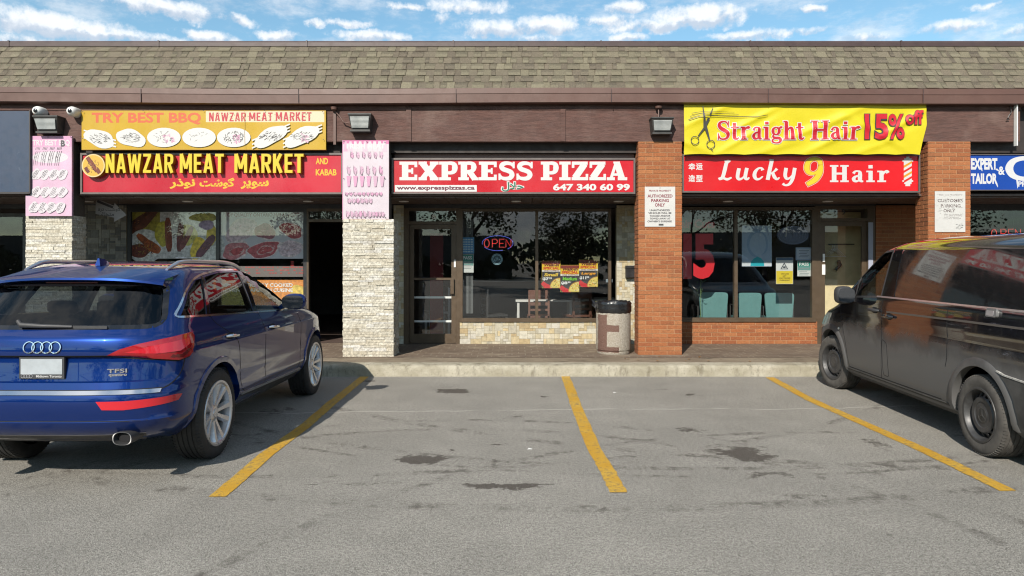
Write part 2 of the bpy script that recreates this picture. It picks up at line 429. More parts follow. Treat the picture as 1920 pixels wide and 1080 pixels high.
# ------------------------------------------------------------------ ground
def ground():
    m = bpy.data.materials.new('asphalt'); m.use_nodes = True
    t = NT(m.node_tree); b = t.n['Principled BSDF']
    o = t.node('ShaderNodeTexCoord').outputs['Object']
    big = t.noise(o, .35, 5, .6); mid = t.noise(o, 2.2, 5, .65); fine = t.noise(o, 85, 3, .75); grit = t.noise(o, 160, 2, .6)
    mg = t.noise(o, 38, 4, .75)
    base = t.mix(t.ramp(t.m('ADD', t.m('MULTIPLY', fine, .55), t.m('MULTIPLY', mg, .45)), .39, .61), A(130, 126, 117), A(208, 203, 192))
    base = t.mix(t.ramp(grit, .55, .66), base, A(240, 237, 228))
    base = t.mix(t.ramp(grit, .44, .34), base, A(72, 70, 66))
    k = t.ramp(big, .3, .7, .90, 1.08); k2 = t.ramp(mid, .3, .7, .92, 1.06)
    sc = t.node('ShaderNodeVectorMath', operation='SCALE'); t.put(sc.inputs[0], base); t.put(sc.inputs['Scale'], t.m('MULTIPLY', k, k2)); base = sc.outputs[0]
    # streaks left by tyres and dragged water, and long dark scuffs
    st = t.noise(t.vmul(o, (.8, 9.0, 1)), 1.0, 5, .65)
    base = t.mix(t.m('MULTIPLY', t.ramp(st, .63, .74), .22), base, A(96, 90, 82))
    st2 = t.noise(t.vadd(t.vmul(o, (1.4, 14.0, 1)), (5, 9, 0)), 1.0, 6, .7)
    base = t.mix(t.m('MULTIPLY', t.ramp(st2, .63, .70), t.ramp(mid, .50, .66, 0, .40)), base, A(80, 74, 68))
    # oil stains: centre, radii on the ground (metres), strength
    wv = t.noise(o, 5.0, 5, .65, out=1)
    ov = t.vadd(o, t.vmul(t.vadd(wv, (-.5, -.5, -.5)), (.55, .42, 0)))
    x, y, _ = t.sep(ov)[:3]
    fac = None
    G = lambda u, v: (PX(u, HC * FPX / (v - HY)), HC * FPX / (v - HY))
    for u, v, rx, ry, s in [(790, 861, .27, .16, .85), (850, 733, .26, .20, .8), (905, 725, .24, .10, .4), (935, 868, .16, .13, .45), (1020, 744, .085, .075, .9),
                            (697, 714, .10, .07, .9), (1395, 851, .26, .26, .75), (1440, 890, .26, .08, .6), (1283, 806, .22, .12, .6), (945, 912, .40, .06, .75),
                            (1300, 740, .10, .08, .7), (840, 728, .45, .24, .35), (970, 783, .22, .10, .45), (850, 847, .06, .03, .8), (1240, 730, .3, .05, .5), (1640, 830, .10, .35, .55),
                            (1560, 870, .35, .05, .4), (640, 838, .5, .05, .45), (940, 834, .12, .025, .7), (660, 905, .6, .045, .5), (640, 990, .5, .05, .3), (520, 770, .3, .3, .5),
                            (1100, 768, .5, .14, .35), (1500, 930, .35, .06, .5), (1190, 960, .5, .05, .3), (300, 1000, .35, .05, .4), (1700, 1010, .5, .06, .35)]:
        cx, cy = G(u, v)
        d = t.m('SQRT', t.m('ADD', t.m('POWER', t.m('DIVIDE', t.m('SUBTRACT', x, cx), rx), 2.0), t.m('POWER', t.m('DIVIDE', t.m('SUBTRACT', y, cy), ry), 2.0)))
        f = t.m('MULTIPLY', t.ramp(d, 1.45, .35), s if s > .65 else s * .84)
        fac = f if fac is None else t.m('MAXIMUM', fac, f)
    n12 = t.noise(o, 9, 6, .72)
    mask = t.ramp(t.m('ADD', fac, t.m('MULTIPLY', t.m('SUBTRACT', n12, .5), 1.1)), .34, .58)
    mask = t.m('MULTIPLY', mask, t.ramp(fac, .06, .30))
    base = t.mix(t.m('MULTIPLY', mask, t.ramp(fine, .3, .7, .68, .88)), base, A(70, 60, 52))
    # tyre arcs swept into the stalls
    x0, y0, _ = t.sep(o)[:3]
    arc = None
    for cx, cy, rr, w in [(-.4, 3.6, 3.72, .045), (-.5, 3.5, 3.42, .05), (1.6, 12.5, 6.9, .05), (1.5, 12.6, 7.2, .03), (3.0, 1.8, 5.0, .05), (-2.0, 14.0, 8.6, .05), (4.2, 15, 9.4, .06), (0.5, 16, 11.3, .07)]:
        d = t.m('ABSOLUTE', t.m('SUBTRACT', t.m('SQRT', t.m('ADD', t.m('POWER', t.m('SUBTRACT', x0, cx), 2.0), t.m('POWER', t.m('SUBTRACT', y0, cy), 2.0))), rr))
        f = t.ramp(d, w * 1.5, w * .4)
        arc = f if arc is None else t.m('MAXIMUM', arc, f)
    base = t.mix(t.m('MULTIPLY', t.m('MULTIPLY', arc, t.ramp(mid, .44, .58)), t.ramp(n12, .40, .60, .08, .75)), base, A(92, 85, 78))
    # chalk line dragged across the stalls
    wob = t.m('MULTIPLY', t.m('SUBTRACT', t.noise(t.comb(x0, 0.0, 0.0), .5, 3, .5), .5), .55)
    d = t.m('ABSOLUTE', t.m('SUBTRACT', t.m('ADD', y0, wob), t.m('ADD', 7.79, t.m('MULTIPLY', x0, .045))))
    ck = t.m('MULTIPLY', t.ramp(d, .022, .008), t.ramp(t.noise(o, 2.5, 4, .6), .34, .52, 0.1, .7))
    base = t.mix(ck, base, A(226, 222, 212))
    t.put(b.inputs['Base Color'], base); b.inputs['Roughness'].default_value = .86; b.inputs['Specular IOR Level'].default_value = .35
    bn = t.node('ShaderNodeBump'); bn.inputs['Strength'].default_value = .55; bn.inputs['Distance'].default_value = .012
    t.put(bn.inputs['Height'], t.m('ADD', fine, t.m('MULTIPLY', grit, .6))); t.l.new(bn.outputs[0], b.inputs['Normal'])
    g = MB(); g.add([(-400, -500, 0), (400, -500, 0), (400, 400, 0), (-400, 400, 0)], [(0, 1, 2, 3)])
    tag(g.build('asphalt_ground', m), kind='structure')

    # stall lines
    pm = bpy.data.materials.new('yellow_line_paint'); pm.use_nodes = True
    t = NT(pm.node_tree); b = t.n['Principled BSDF']; o = t.node('ShaderNodeTexCoord').outputs['Object']
    n = t.noise(o, 26, 5, .7); n2 = t.noise(o, 2.4, 4, .6); n3 = t.noise(o, 120, 2, .6)
    c = t.mix(t.ramp(n2, .3, .7), A(232, 176, 40), A(246, 200, 78))
    c = t.mix(t.m('MULTIPLY', t.ramp(t.m('ADD', n, t.m('MULTIPLY', n2, .35)), .67, .82), .75), c, A(140, 124, 96))
    c = t.mix(t.ramp(n3, .58, .70, 0, .5), c, A(150, 128, 84))
    t.put(b.inputs['Base Color'], c); b.inputs['Roughness'].default_value = .7
    bn = t.node('ShaderNodeBump'); bn.inputs['Strength'].default_value = .4; bn.inputs['Distance'].default_value = .01
    t.put(bn.inputs['Height'], n3); t.l.new(bn.outputs[0], b.inputs['Normal'])
    def line(pts, w):
        g = MB(); L = []; N = 40
        for i in range(N + 1):
            k = i / N; j = k * (len(pts) - 1); a = min(int(j), len(pts) - 2); f = j - a
            u = pts[a][0] * (1 - f) + pts[a + 1][0] * f; v = pts[a][1] * (1 - f) + pts[a + 1][1] * f
            x, y = G(u, v); ww = w * (1 + random.uniform(-.04, .04)); x += random.uniform(-.004, .004)
            L += [(x - ww / 2, y, .004), (x + ww / 2, y, .004)]
        g.add(L, [(2 * i, 2 * i + 1, 2 * i + 3, 2 * i + 2) for i in range(N)])
        tag(g.build('stall_line', pm), kind='structure')
    line([(684, 706.5), (622, 756), (575, 797), (500, 852), (408, 932)], .125)
    line([(1060, 705.5), (1083, 768), (1112, 838), (1140, 885), (1160, 924)], .125)
    line([(1443, 708), (1520, 750), (1605, 788), (1740, 848), (1890, 921)], .125)
ground()

def sidewalk():
    m = bpy.data.materials.new('kerb_concrete'); m.use_nodes = True
    t = NT(m.node_tree); b = t.n['Principled BSDF']; o = t.node('ShaderNodeTexCoord').outputs['Object']
    n = t.noise(o, 3.0, 6, .65); f = t.noise(o, 55, 3, .7); z = t.sep(o)[2]
    c = t.mix(t.ramp(n, .3, .7), A(182, 174, 150), A(226, 219, 198))
    c = t.mix(t.ramp(f, .55, .75, 0, .7), c, A(136, 124, 98))
    c = t.mix(t.m('MULTIPLY', t.ramp(t.noise(t.vmul(o, (1, 1, .3)), 6, 5, .7), .5, .68), .6), c, A(112, 100, 78))
    t.put(b.inputs['Base Color'], c); b.inputs['Roughness'].default_value = .9
    bn = t.node('ShaderNodeBump'); bn.inputs['Strength'].default_value = .7; bn.inputs['Distance'].default_value = .02
    t.put(bn.inputs['Height'], t.m('ADD', f, t.m('MULTIPLY', n, 1.5))); t.l.new(bn.outputs[0], b.inputs['Normal'])
    g = MB()
    xs = [-16 + i * .16 for i in range(201)]
    prof = [(-.01, -.02), (0, .02), (.006, .09), (.014, .132), (.03, .152), (.06, KZ), (.30, KZ + .001)]
    rnd = random.Random(3); ro = [[rnd.uniform(-.006, .006) for _ in prof] for _ in xs]
    vs = [(x, Y_KERB + p[0] + r * (1 if 0 < k < 6 else 0), p[1] + r * (.5 if 2 < k < 5 else 0)) for x, rr in zip(xs, ro) for k, (p, r) in enumerate(zip(prof, rr))]
    n_ = len(prof)
    g.add(vs, [(i * n_ + k, (i + 1) * n_ + k, (i + 1) * n_ + k + 1, i * n_ + k + 1) for i in range(len(xs) - 1) for k in range(n_ - 1)])
    tag(g.build('kerb', m, smooth=40), kind='structure')
    # pavement: trowelled concrete, then brown pavers towards the shops
    m = bpy.data.materials.new('pavement_concrete'); m.use_nodes = True
    t = NT(m.node_tree); b = t.n['Principled BSDF']; o = t.node('ShaderNodeTexCoord').outputs['Object']
    n = t.noise(o, 2.0, 6, .65); f = t.noise(o, 60, 3, .7)
    c = t.mix(t.ramp(n, .3, .7), A(140, 124, 104), A(176, 160, 136)); c = t.mix(t.ramp(f, .55, .75, 0, .5), c, A(92, 80, 66))
    c = t.mix(t.m('MULTIPLY', t.ramp(t.noise(t.vmul(o, (1.5, 3, 1)), 1.5, 5, .7), .55, .7), .7), c, A(76, 66, 56))
    t.put(b.inputs['Base Color'], c); b.inputs['Roughness'].default_value = .85
    g = MB(); g.add([(-16, Y_KERB + .295, KZ), (16, Y_KERB + .295, KZ), (16, 30, KZ), (-16, 30, KZ)], [(0, 1, 2, 3)])
    tag(g.build('pavement', m), kind='structure')
    m = bpy.data.materials.new('brown_pavers'); m.use_nodes = True
    t = NT(m.node_tree); b = t.n['Principled BSDF']; o = t.node('ShaderNodeTexCoord').outputs['Object']
    n = t.noise(o, 2.2, 6, .65)
    br = t.node('ShaderNodeTexBrick'); br.offset = .5
    t.put(br.inputs['Vector'], t.vmul(o, (0.999, 1, 1)))
    for k, v in (('Scale', 1.0), ('Brick Width', .215), ('Row Height', .21), ('Mortar Size', .008), ('Mortar Smooth', .3), ('Bias', 0.0)): br.inputs[k].default_value = v
    br.inputs['Color1'].default_value = (*A(138, 118, 100), 1); br.inputs['Color2'].default_value = (*A(120, 101, 87), 1)
    dash = t.m('MULTIPLY', t.ramp(t.noise(o, 16, 3, .6), .38, .55), t.ramp(n, .30, .52))
    br.inputs['Mortar'].default_value = (*A(178, 166, 144), 1)
    flat = t.mix(t.ramp(n, .3, .7), A(122, 104, 88), A(158, 138, 116))
    c = t.mix(t.m('MULTIPLY', dash, .95), flat, br.outputs[0])
    c = t.mix(t.ramp(t.noise(t.vmul(o, (1.2, 2.2, 1)), 1.7, 5, .65), .52, .68, 0, .75), c, A(180, 164, 140))
    t.put(b.inputs['Base Color'], c); b.inputs['Roughness'].default_value = .8
    g = MB(); g.add([(-16, Y_KERB + .78, KZ + .004), (16, Y_KERB + .78, KZ + .004), (16, Y_SF + .4, KZ + .004), (-16, Y_SF + .4, KZ + .004)], [(0, 1, 2, 3)])
    tag(g.build('pavement_pavers', m), kind='structure')
sidewalk()

# ------------------------------------------------------------------ materials of the shop row
M_brown = mat('brown_metal', A(118, 85, 74), .45, var=.08, vscale=2.5, dirt=(3, .5, .75, A(146, 116, 106), .35), bump=.05, bscale=8)
M_cap = mat('cap_metal', A(88, 68, 66), .45, var=.1)
M_band = mat('rough_sawn_wood', A(112, 80, 72), .85, var=.26, vscale=3.0, stretch=(1.2, 1, 9), bump=.6, bscale=9, dirt=(1.1, .46, .7, A(150, 124, 114), .55))
M_dark = mat('dark_void_shade', (.020, .014, .012), .7, var=.2)
M_soff = mat('soffit_board', (.085, .058, .048), .5, var=.2, vscale=4, stretch=(3, 1, 1))
M_bronze = mat('bronze_frame', A(112, 94, 74), .45, metal=.25, var=.1, vscale=8)
M_black = mat('black_frame', (.016, .015, .016), .4, var=.15)
M_brick = mat('face_brick', rough=.9, attr=True, var=.16, vscale=34, bump=.5, bscale=60, dirt=(2.6, .54, .74, A(120, 84, 60), .45))
M_mortar = mat('mortar', A(212, 164, 122), .95, var=.12, vscale=30)
M_stone = mat('split_stone', rough=.92, attr=True, var=.30, vscale=28, bump=1.0, bscale=26, dirt=(3.0, .52, .74, A(150, 130, 98), .45))
M_stoneback = mat('stone_joint', A(170, 160, 140), .95)
M_tile = mat('travertine_tile', rough=.75, attr=True, var=.16, vscale=16, bump=.25, bscale=50)
M_grout = mat('tile_grout', A(196, 182, 150), .95)
M_shingle = mat('asphalt_shingle', rough=.95, attr=True, var=.22, vscale=60, bump=.5, bscale=150, speck=(170, .60, .72, A(206, 196, 160)))
M_lamp = mat('lamp_glass', (.8, .8, .78), .3)
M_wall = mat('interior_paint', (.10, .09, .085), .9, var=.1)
M_wall_warm = mat('salon_lit_beige', (.56, .46, .27), .9, var=.1)  # beige raised so the partition stands in for indoor light
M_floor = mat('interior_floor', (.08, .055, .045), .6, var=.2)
M_glass = glass_mat('shop_glass', (.95, .97, .97), 1.78)
M_white = mat('white_plastic', (.62, .62, .60), .45, var=.05)
M_alu = mat('aluminium_frame', A(150, 142, 136), .4, metal=.3, var=.08)

MALL = empty('strip_mall', (0, Y_PIL, KZ), 'long single-storey shop row with brick and stone pillars under a brown shingled mansard roof', 'building')

def blocks(mb, O, U, N, w, h, rowh, lens, gap, prot, cols, rnd, bond=None, inset=0.0):
    """courses of bricks or stones over the rectangle O + U*a + Z*b, standing out along N"""
    O, U, N = Vector(O), Vector(U), Vector(N); Zv = Vector((0, 0, 1)); b = 0.0; r = 0
    while b < h - .008:
        rh = rowh() if callable(rowh) else rowh
        rh = min(rh, h - b); a = 0.0; first = True
        while a < w - .004:
            L = lens() if callable(lens) else lens
            if first and bond: L *= bond[r % len(bond)]
            first = False
            if w - a - L < .05: L = w - a
            p = prot(); c = random.choice(cols) if not callable(cols) else cols()
            a0, a1, b0, b1 = a + (gap / 2 if a > 0 else -inset), min(a + L, w) - (gap / 2 if a + L < w - .001 else -inset), b + gap / 2, b + rh - gap / 2
            q = []
            for d in (-.004, p):
                for aa, bb in ((a0, b0), (a1, b0), (a1, b1), (a0, b1)): q.append(O + U * aa + Zv * bb + N * d)
            mb.add(q, [(4, 5, 6, 7), (0, 1, 5, 4), (1, 2, 6, 5), (2, 3, 7, 6), (3, 0, 4, 7)], c)
            a += L
        b += rh; r += 1

BR = [A(194, 120, 72), A(190, 115, 68), A(198, 125, 77), A(184, 110, 65), A(188, 118, 73), A(200, 129, 80), A(177, 105, 64)]
def brick_col():
    c = random.choice(BR); k = random.uniform(.92, 1.06); return tuple(x * k for x in c)
def brick_face(mb, O, U, N, w, h): blocks(mb, O, U, N, w, h, .0685, .226, .011, lambda: random.uniform(.005, .008), brick_col, random, bond=[1.0, .5])
def brick_pillar(x0, x1, y0, y1, z0, z1):
    g = MB(); d = .006
    o = MB().box(x0 + d, x1 - d, y0 + d, y1 - d, z0, z1).build('brick_pillar', M_mortar, MALL)
    brick_face(g, (x0 + d, y0 + d, z0), (1, 0, 0), (0, -1, 0), x1 - x0 - 2 * d, z1 - z0)
    brick_face(g, (x0 + d, y1 - d, z0), (0, -1, 0), (-1, 0, 0), y1 - y0 - 2 * d, z1 - z0)
    brick_face(g, (x1 - d, y0 + d, z0), (0, 1, 0), (1, 0, 0), y1 - y0 - 2 * d, z1 - z0)
    g.build('brickwork', M_brick, o)
brick_pillar(2.005, 2.70, Y_PIL, 11.53, KZ, 3.553)
brick_pillar(6.606, 7.284, Y_PIL, 11.53, KZ, 3.553)

ST = [A(246, 240, 224), A(240, 233, 214), A(250, 246, 236), A(234, 225, 204), A(243, 237, 220), A(228, 219, 198), A(247, 240, 222)]
def stone_col():
    c = random.choice(ST); k = random.uniform(.9, 1.06); return tuple(x * k for x in c)
def stone_pillar(x0, x1, y0, y1, ztop, cx0, cx1):
    d = .02
    o = MB().box(x0 + d, x1 - d, y0 + d, y1 - d, KZ, ztop - .004).build('stone_pillar', M_stoneback, MALL)
    g = MB(); rh = lambda: random.choice([.026, .034, .04, .048, .055]); ln = lambda: random.uniform(.08, .34); pr = lambda: random.choice([.008, .011, .013, .015, .018, .024])
    blocks(g, (x0 + d, y0 + d, KZ), (1, 0, 0), (0, -1, 0), x1 - x0 - 2 * d, ztop - KZ, rh, ln, .0025, pr, stone_col, random, inset=.014)
    blocks(g, (x0 + d, y1 - d, KZ), (0, -1, 0), (-1, 0, 0), y1 - y0 - 2 * d, ztop - KZ, rh, ln, .0025, pr, stone_col, random)
    blocks(g, (x1 - d, y0 + d, KZ), (0, 1, 0), (1, 0, 0), y1 - y0 - 2 * d, ztop - KZ, rh, ln, .0025, pr, stone_col, random)
    g.build('stone_cladding', M_stone, o)
    MB().box(cx0, cx1, Y_PIL, y1 - .05, ztop, 3.553).build('pillar_core', mat('pillar_core_render', A(96, 86, 76), .9, var=.2), o)
stone_pillar(PX(47, Y_PIL), PX(135, Y_PIL), Y_PIL, 11.58, PZ(404, Y_PIL), PX(49, Y_PIL), PX(134, Y_PIL))
stone_pillar(PX(642, 10.97), PX(738.5, 10.97), 10.97, 11.50, PZ(411, 11.0), PX(647, Y_PIL), PX(729, Y_PIL))

# wood band, fascia, roof
def band():
    g = MB(); xs = [-11.0, PX(768, Y_BAND), PX(1056, Y_BAND), PX(1217, Y_BAND), 4.9, PX(1913, Y_BAND)]
    xs = [-11.0, -8.9, -6.45, -4.0, PX(767, Y_BAND), PX(1056, Y_BAND), 3.0, 5.45, PX(1913, Y_BAND)]
    for a, b in zip(xs, xs[1:]): g.box(a + .003, b - .003, Y_BAND, 11.36, 3.557, 4.145)
    o = g.build('wood_band', M_band, MALL)
    g = MB()
    for x in (PX(767, Y_BAND), PX(1056, Y_BAND)): g.box(x - .045, x + .035, Y_BAND - .018, Y_BAND + .001, 3.557, 4.09)
    g.box(-11, PX(767, Y_BAND) - .05, Y_BAND - .012, Y_BAND + .001, 4.05, 4.115)
    g.box(PX(767, Y_BAND) + .05, PX(1913, Y_BAND), Y_BAND - .012, Y_BAND + .001, 4.06, 4.115)
    g.build('batten', M_band, o)
    MB().box(-11, 11, 11.362, 11.45, 3.40, 4.14).box(-11, 11, 11.55, 11.65, 2.70, 3.52).build('bulkhead', M_dark, MALL)  # near-black panels stand in for the shaded void behind the signs
band()

def fascia():
    g = MB(); xs = [-11.2 + i * .4 for i in range(57)]
    prof = [(11.36, 4.132), (11.095, 4.132), (11.07, 4.143), (11.068, 4.275), (11.060, 4.282), (11.063, 4.368), (11.11, 4.377)]
    z_of = lambda x: .012 * math.sin(x * .55 + .8) + (.02 if x < -3 else 0) * min(1, (-x - 3) / 4)
    vs = [(x, p[0], p[1] + (z_of(x) if 0 < i < 6 else 0)) for x in xs for i, p in enumerate(prof)]; n = len(prof)
    g.add(vs, [(i * n + k, (i + 1) * n + k, (i + 1) * n + k + 1, i * n + k + 1) for i in range(len(xs) - 1) for k in range(n - 1)])
    o = g.build('fascia', M_brown, MALL, smooth=30)
    for u in (265, 560, 855, 1146, 1440, 1730): x = PX(u, 11.07); MB().box(x - .003, x + .003, 11.049, 11.066, 4.147, 4.36).build('fascia_joint', M_cap, o)
fascia()

def roof():
    y0, z0, y1, z1 = 11.10, 4.370, 11.77, 5.252
    L = math.hypot(y1 - y0, z1 - z0); dy, dz = (y1 - y0) / L, (z1 - z0) / L; ny, nz = -dz, dy
    g = MB(); g.add([(-11.3, y0, z0), (11.3, y0, z0), (11.3, y1, z1), (-11.3, y1, z1)], [(0, 1, 2, 3)], A(110, 98, 82))
    g.box(-11.3, 11.3, 11.78, 30, 4.0, 5.245, A(110, 98, 82), skip='')
    rows = 7; e = L / rows; rnd = random.Random(11)
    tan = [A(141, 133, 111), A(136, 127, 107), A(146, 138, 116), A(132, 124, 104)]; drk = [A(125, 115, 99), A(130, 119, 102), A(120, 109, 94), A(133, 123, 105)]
    for r in range(rows):
        s0, s1 = r * e, (r + 1) * e + .02
        x = -11.3 + rnd.uniform(-.2, 0); tooth = rnd.random() < .5
        while x < 11.3:
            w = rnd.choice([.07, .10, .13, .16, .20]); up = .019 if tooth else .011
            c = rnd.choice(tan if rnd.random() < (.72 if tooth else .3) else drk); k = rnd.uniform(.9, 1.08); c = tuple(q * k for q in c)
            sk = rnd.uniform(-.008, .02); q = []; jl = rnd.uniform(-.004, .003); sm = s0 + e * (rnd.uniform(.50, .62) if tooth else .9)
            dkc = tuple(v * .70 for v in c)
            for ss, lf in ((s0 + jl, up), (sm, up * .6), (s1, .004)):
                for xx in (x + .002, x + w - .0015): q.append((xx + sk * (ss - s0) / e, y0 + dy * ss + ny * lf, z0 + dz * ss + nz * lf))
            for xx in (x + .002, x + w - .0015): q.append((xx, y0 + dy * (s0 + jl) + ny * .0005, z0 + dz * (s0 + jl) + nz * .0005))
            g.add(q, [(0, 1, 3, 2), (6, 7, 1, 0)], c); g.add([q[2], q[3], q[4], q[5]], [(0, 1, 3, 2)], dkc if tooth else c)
            x += w; tooth = not tooth
    o = g.build('roof', M_shingle, MALL)
    g = MB(); pr = [(11.75, 5.232), (11.735, 5.237), (11.735, 5.300), (11.75, 5.328), (12.15, 5.335), (12.15, 5.225)]
    vs = [(x, p[0], p[1]) for x in (-11.3, 11.3) for p in pr]; n = len(pr)
    g.add(vs, [(k, k + n, (k + 1) % n + n, (k + 1) % n) for k in range(n)])
    for u in (16, 297, 575, 850, 1127, 1407, 1690): x = PX(u, 11.735); g.box(x - .012, x + .012, 11.725, 11.77, 5.230, 5.331)
    g.build('cap_flashing', M_cap, o)
roof()

# soffit of boards, with pot lights
def soffit():
    g = MB(); x = -11.0
    while x < 11: g.box(x + .004, x + .176, 11.42, Y_SF - .02, 2.68, 2.70); x += .18
    g.box(-11, 11, 11.36, Y_SF, 2.705, 2.74)
    o = g.build('soffit', M_soff, MALL)
    for u in (165, 352, 578, 757, 968, 1160, 1365, 1552):
        h = MB().lathe([(.085, 2.679), (.085, 2.668), (.06, 2.668), (.055, 2.676)], (PX(u, 12.05), 12.05, 0), n=20)
        h.build('recessed_light', M_lamp, o)
soffit()

# ------------------------------------------------------------------ shop fronts
TL = [A(226, 214, 182), A(232, 222, 196), A(220, 202, 162), A(236, 230, 214), A(208, 200, 178), A(230, 210, 166), A(224, 216, 192), A(214, 190, 146), A(232, 226, 206)]
TG = [A(150, 148, 140), A(132, 130, 124), A(168, 166, 156), A(120, 118, 114), A(180, 176, 164), A(144, 138, 126)]
def mosaic(name, x0, x1, z0, z1, Y, cols):
    c = .049; nx, nz = max(1, round((x1 - x0) / c)), max(1, round((z1 - z0) / c)); cx, cz = (x1 - x0) / nx, (z1 - z0) / nz
    used = set(); g = MB()
    o = MB().box(x0, x1, Y, Y + .12, z0, z1).build(name, M_grout, MALL)
    for j in range(nz):
        for i in range(nx):
            if (i, j) in used: continue
            w, h = random.choice([(1, 1), (2, 1), (2, 1), (2, 2), (3, 1), (3, 2), (2, 2), (1, 2), (4, 2), (3, 3)])
            while w > 1 and (i + w > nx or any((i + a, j) in used for a in range(w))): w -= 1
            while h > 1 and (j + h > nz or any((i + a, j + b) in used for a in range(w) for b in range(h))): h -= 1
            for a in range(w):
                for b in range(h): used.add((i + a, j + b))
            k = random.uniform(.9, 1.06); col = tuple(q * k for q in random.choice(cols))
            g.box(x0 + i * cx + .0022, x0 + (i + w) * cx - .0022, Y - random.uniform(.004, .007), Y + .001, z0 + j * cz + .0022, z0 + (j + h) * cz - .0022, col, skip='b')
    g.build('tile_facing', M_tile, o)
SX = lambda u: PX(u, Y_SF)
SZ = lambda v: PZ(v, Y_SF)
mosaic('tile_wall', SX(862), SX(1156), KZ, SZ(601), Y_SF, TL)
mosaic('tile_wall', SX(1156), SX(1232), KZ, 2.66, Y_SF, TL)
mosaic('tile_wall', SX(738), SX(757), KZ, 2.66, Y_SF, TL)
mosaic('tile_wall', SX(118), SX(237), KZ, 2.66, Y_SF, TG)

def brick_wall(x0, x1, z0, z1, Y):
    o = MB().box(x0, x1, Y, Y + .12, z0, z1).build('brick_wall', M_mortar, MALL)
    g = MB(); brick_face(g, (x0, Y, z0), (1, 0, 0), (0, -1, 0), x1 - x0, z1 - z0); g.build('brickwork', M_brick, o)
brick_wall(SX(1240), SX(1532), KZ, SZ(601), Y_SF)
brick_wall(SX(1642), SX(1800), KZ, 2.66, Y_SF)

def frame_rect(g, x0, x1, z0, z1, w, y0, y1):
    g.box(x0, x1, y0, y1, z1 - w, z1).box(x0, x1, y0, y1, z0, z0 + w).box(x0, x0 + w, y0, y1, z0 + w, z1 - w).box(x1 - w, x1, y0, y1, z0 + w, z1 - w)
def pane(x0, x1, z0, z1, Y, parent, n='pane'):
    MB().add([(x0, Y, z0), (x1, Y, z0), (x1, Y, z1), (x0, Y, z1)], [(0, 1, 2, 3)]).build(n, M_glass, parent)
def window(us, vt, vb, m, w=.05, sill=True):
    """a run of panes between the mullion lines us (pixels), head vt, sill vb"""
    g = MB(); xs = [SX(u) for u in us]; z0, z1 = SZ(vb), SZ(vt)
    g.box(xs[0], xs[-1], Y_SF - .005, Y_SF + .09, z1 - w, z1); g.box(xs[0], xs[-1], Y_SF - .005, Y_SF + .09, z0, z0 + w)
    for i, x in enumerate(xs):
        a, b = (x, x + w) if i == 0 else (x - w, x) if i == len(xs) - 1 else (x - w / 2, x + w / 2)
        g.box(a, b, Y_SF - .005, Y_SF + .09, z0 + w, z1 - w)
    if sill: g.box(xs[0], xs[-1], Y_SF - .03, Y_SF - .005, z0 - .012, z0 + .025)
    o = g.build('shop_window', m, MALL)
    for i in range(len(xs) - 1):
        pane(xs[i] + (w if i == 0 else w / 2), xs[i + 1] - (w if i == len(xs) - 2 else w / 2), z0 + w, z1 - w, Y_SF + .04, o)
    return o
def door(u0, u1, lu0, lu1, vt, vb, tr, m, num, numbox, handle='r', leaf=True, rails=(), numcol=(.75, .74, .72)):
    """door frame u0..u1 with a transom light over a glazed leaf lu0..lu1"""
    x0, x1 = SX(u0), SX(u1); z0, z1 = KZ, SZ(vt); g = MB()
    zt = SZ(tr)
    g.box(x0, SX(lu0) - .004, Y_SF - .004, Y_SF + .1, z0, z1).box(SX(lu1) + .004, x1, Y_SF - .004, Y_SF + .1, z0, z1)
    g.box(SX(lu0) - .004, SX(lu1) + .004, Y_SF - .004, Y_SF + .1, z1 - .05, z1).box(SX(lu0) - .004, SX(lu1) + .004, Y_SF - .004, Y_SF + .1, zt - .05, zt)
    o = g.build('door_frame', m, MALL)
    pane(SX(lu0) - .004, SX(lu1) + .004, zt, z1 - .05, Y_SF + .05, o, 'transom_light')
    n = MB(); text(n, num, numbox, Y_SF + .045, numcol, bold=.012); n.build('door_number', MATTR, o)
    if leaf:
        a, b, c = SX(lu0), SX(lu1), zt - .055; s = .085
        h = MB(); h.box(a, a + s, Y_SF + .02, Y_SF + .065, z0 + .012, c).box(b - s, b, Y_SF + .02, Y_SF + .065, z0 + .012, c)
        h.box(a + s, b - s, Y_SF + .02, Y_SF + .065, c - s, c).box(a + s, b - s, Y_SF + .02, Y_SF + .065, z0 + .012, z0 + .18)
        for v, th in rails: h.box(a + s, b - s, Y_SF + .022, Y_SF + .063, SZ(v) - th / 2, SZ(v) + th / 2)
        d = h.build('door_leaf', m, o)
        pane(a + s, b - s, z0 + .18, c - s, Y_SF + .045, d)
        return o, d
    return o, None
MATTR = mat('printed_colour', rough=.5, attr=True)

M_pizza_fr = M_bronze
window((862, 1006.5, 1146), 391, 602, M_bronze, .052)
_, dl = door(757, 863, 767, 855, 390, 640, 415, M_bronze, '8', (810, 402, 817, 411), rails=((523, .04),))
h = MB(); x = SX(848); h.box(x - .03, x + .03, Y_SF - .035, Y_SF - .02, SZ(551), SZ(521)).box(x - .02, x + .02, Y_SF - .02, Y_SF + .02, SZ(530), SZ(524)).box(x - .02, x + .02, Y_SF - .02, Y_SF + .02, SZ(549), SZ(543))
h.build('pull_handle', M_bronze, dl)
h = MB(); h.box(SX(851), SX(854.5), Y_SF + .008, Y_SF + .02, SZ(501), SZ(487)); h.build('lock_plate', M_white, dl)
for v in (558, 603): MB().box(SX(775), SX(848), Y_SF + .066, Y_SF + .10, SZ(v) - .018, SZ(v) + .018).build('push_bar', M_white, dl)
window((1240, 1380, 1529), 388, 602, M_bronze, .06)
_, dl = door(1528, 1641, 1539, 1626, 386, 640, 409, M_bronze, '9', (1578, 392, 1585, 403), numcol=(.02, .02, .02))
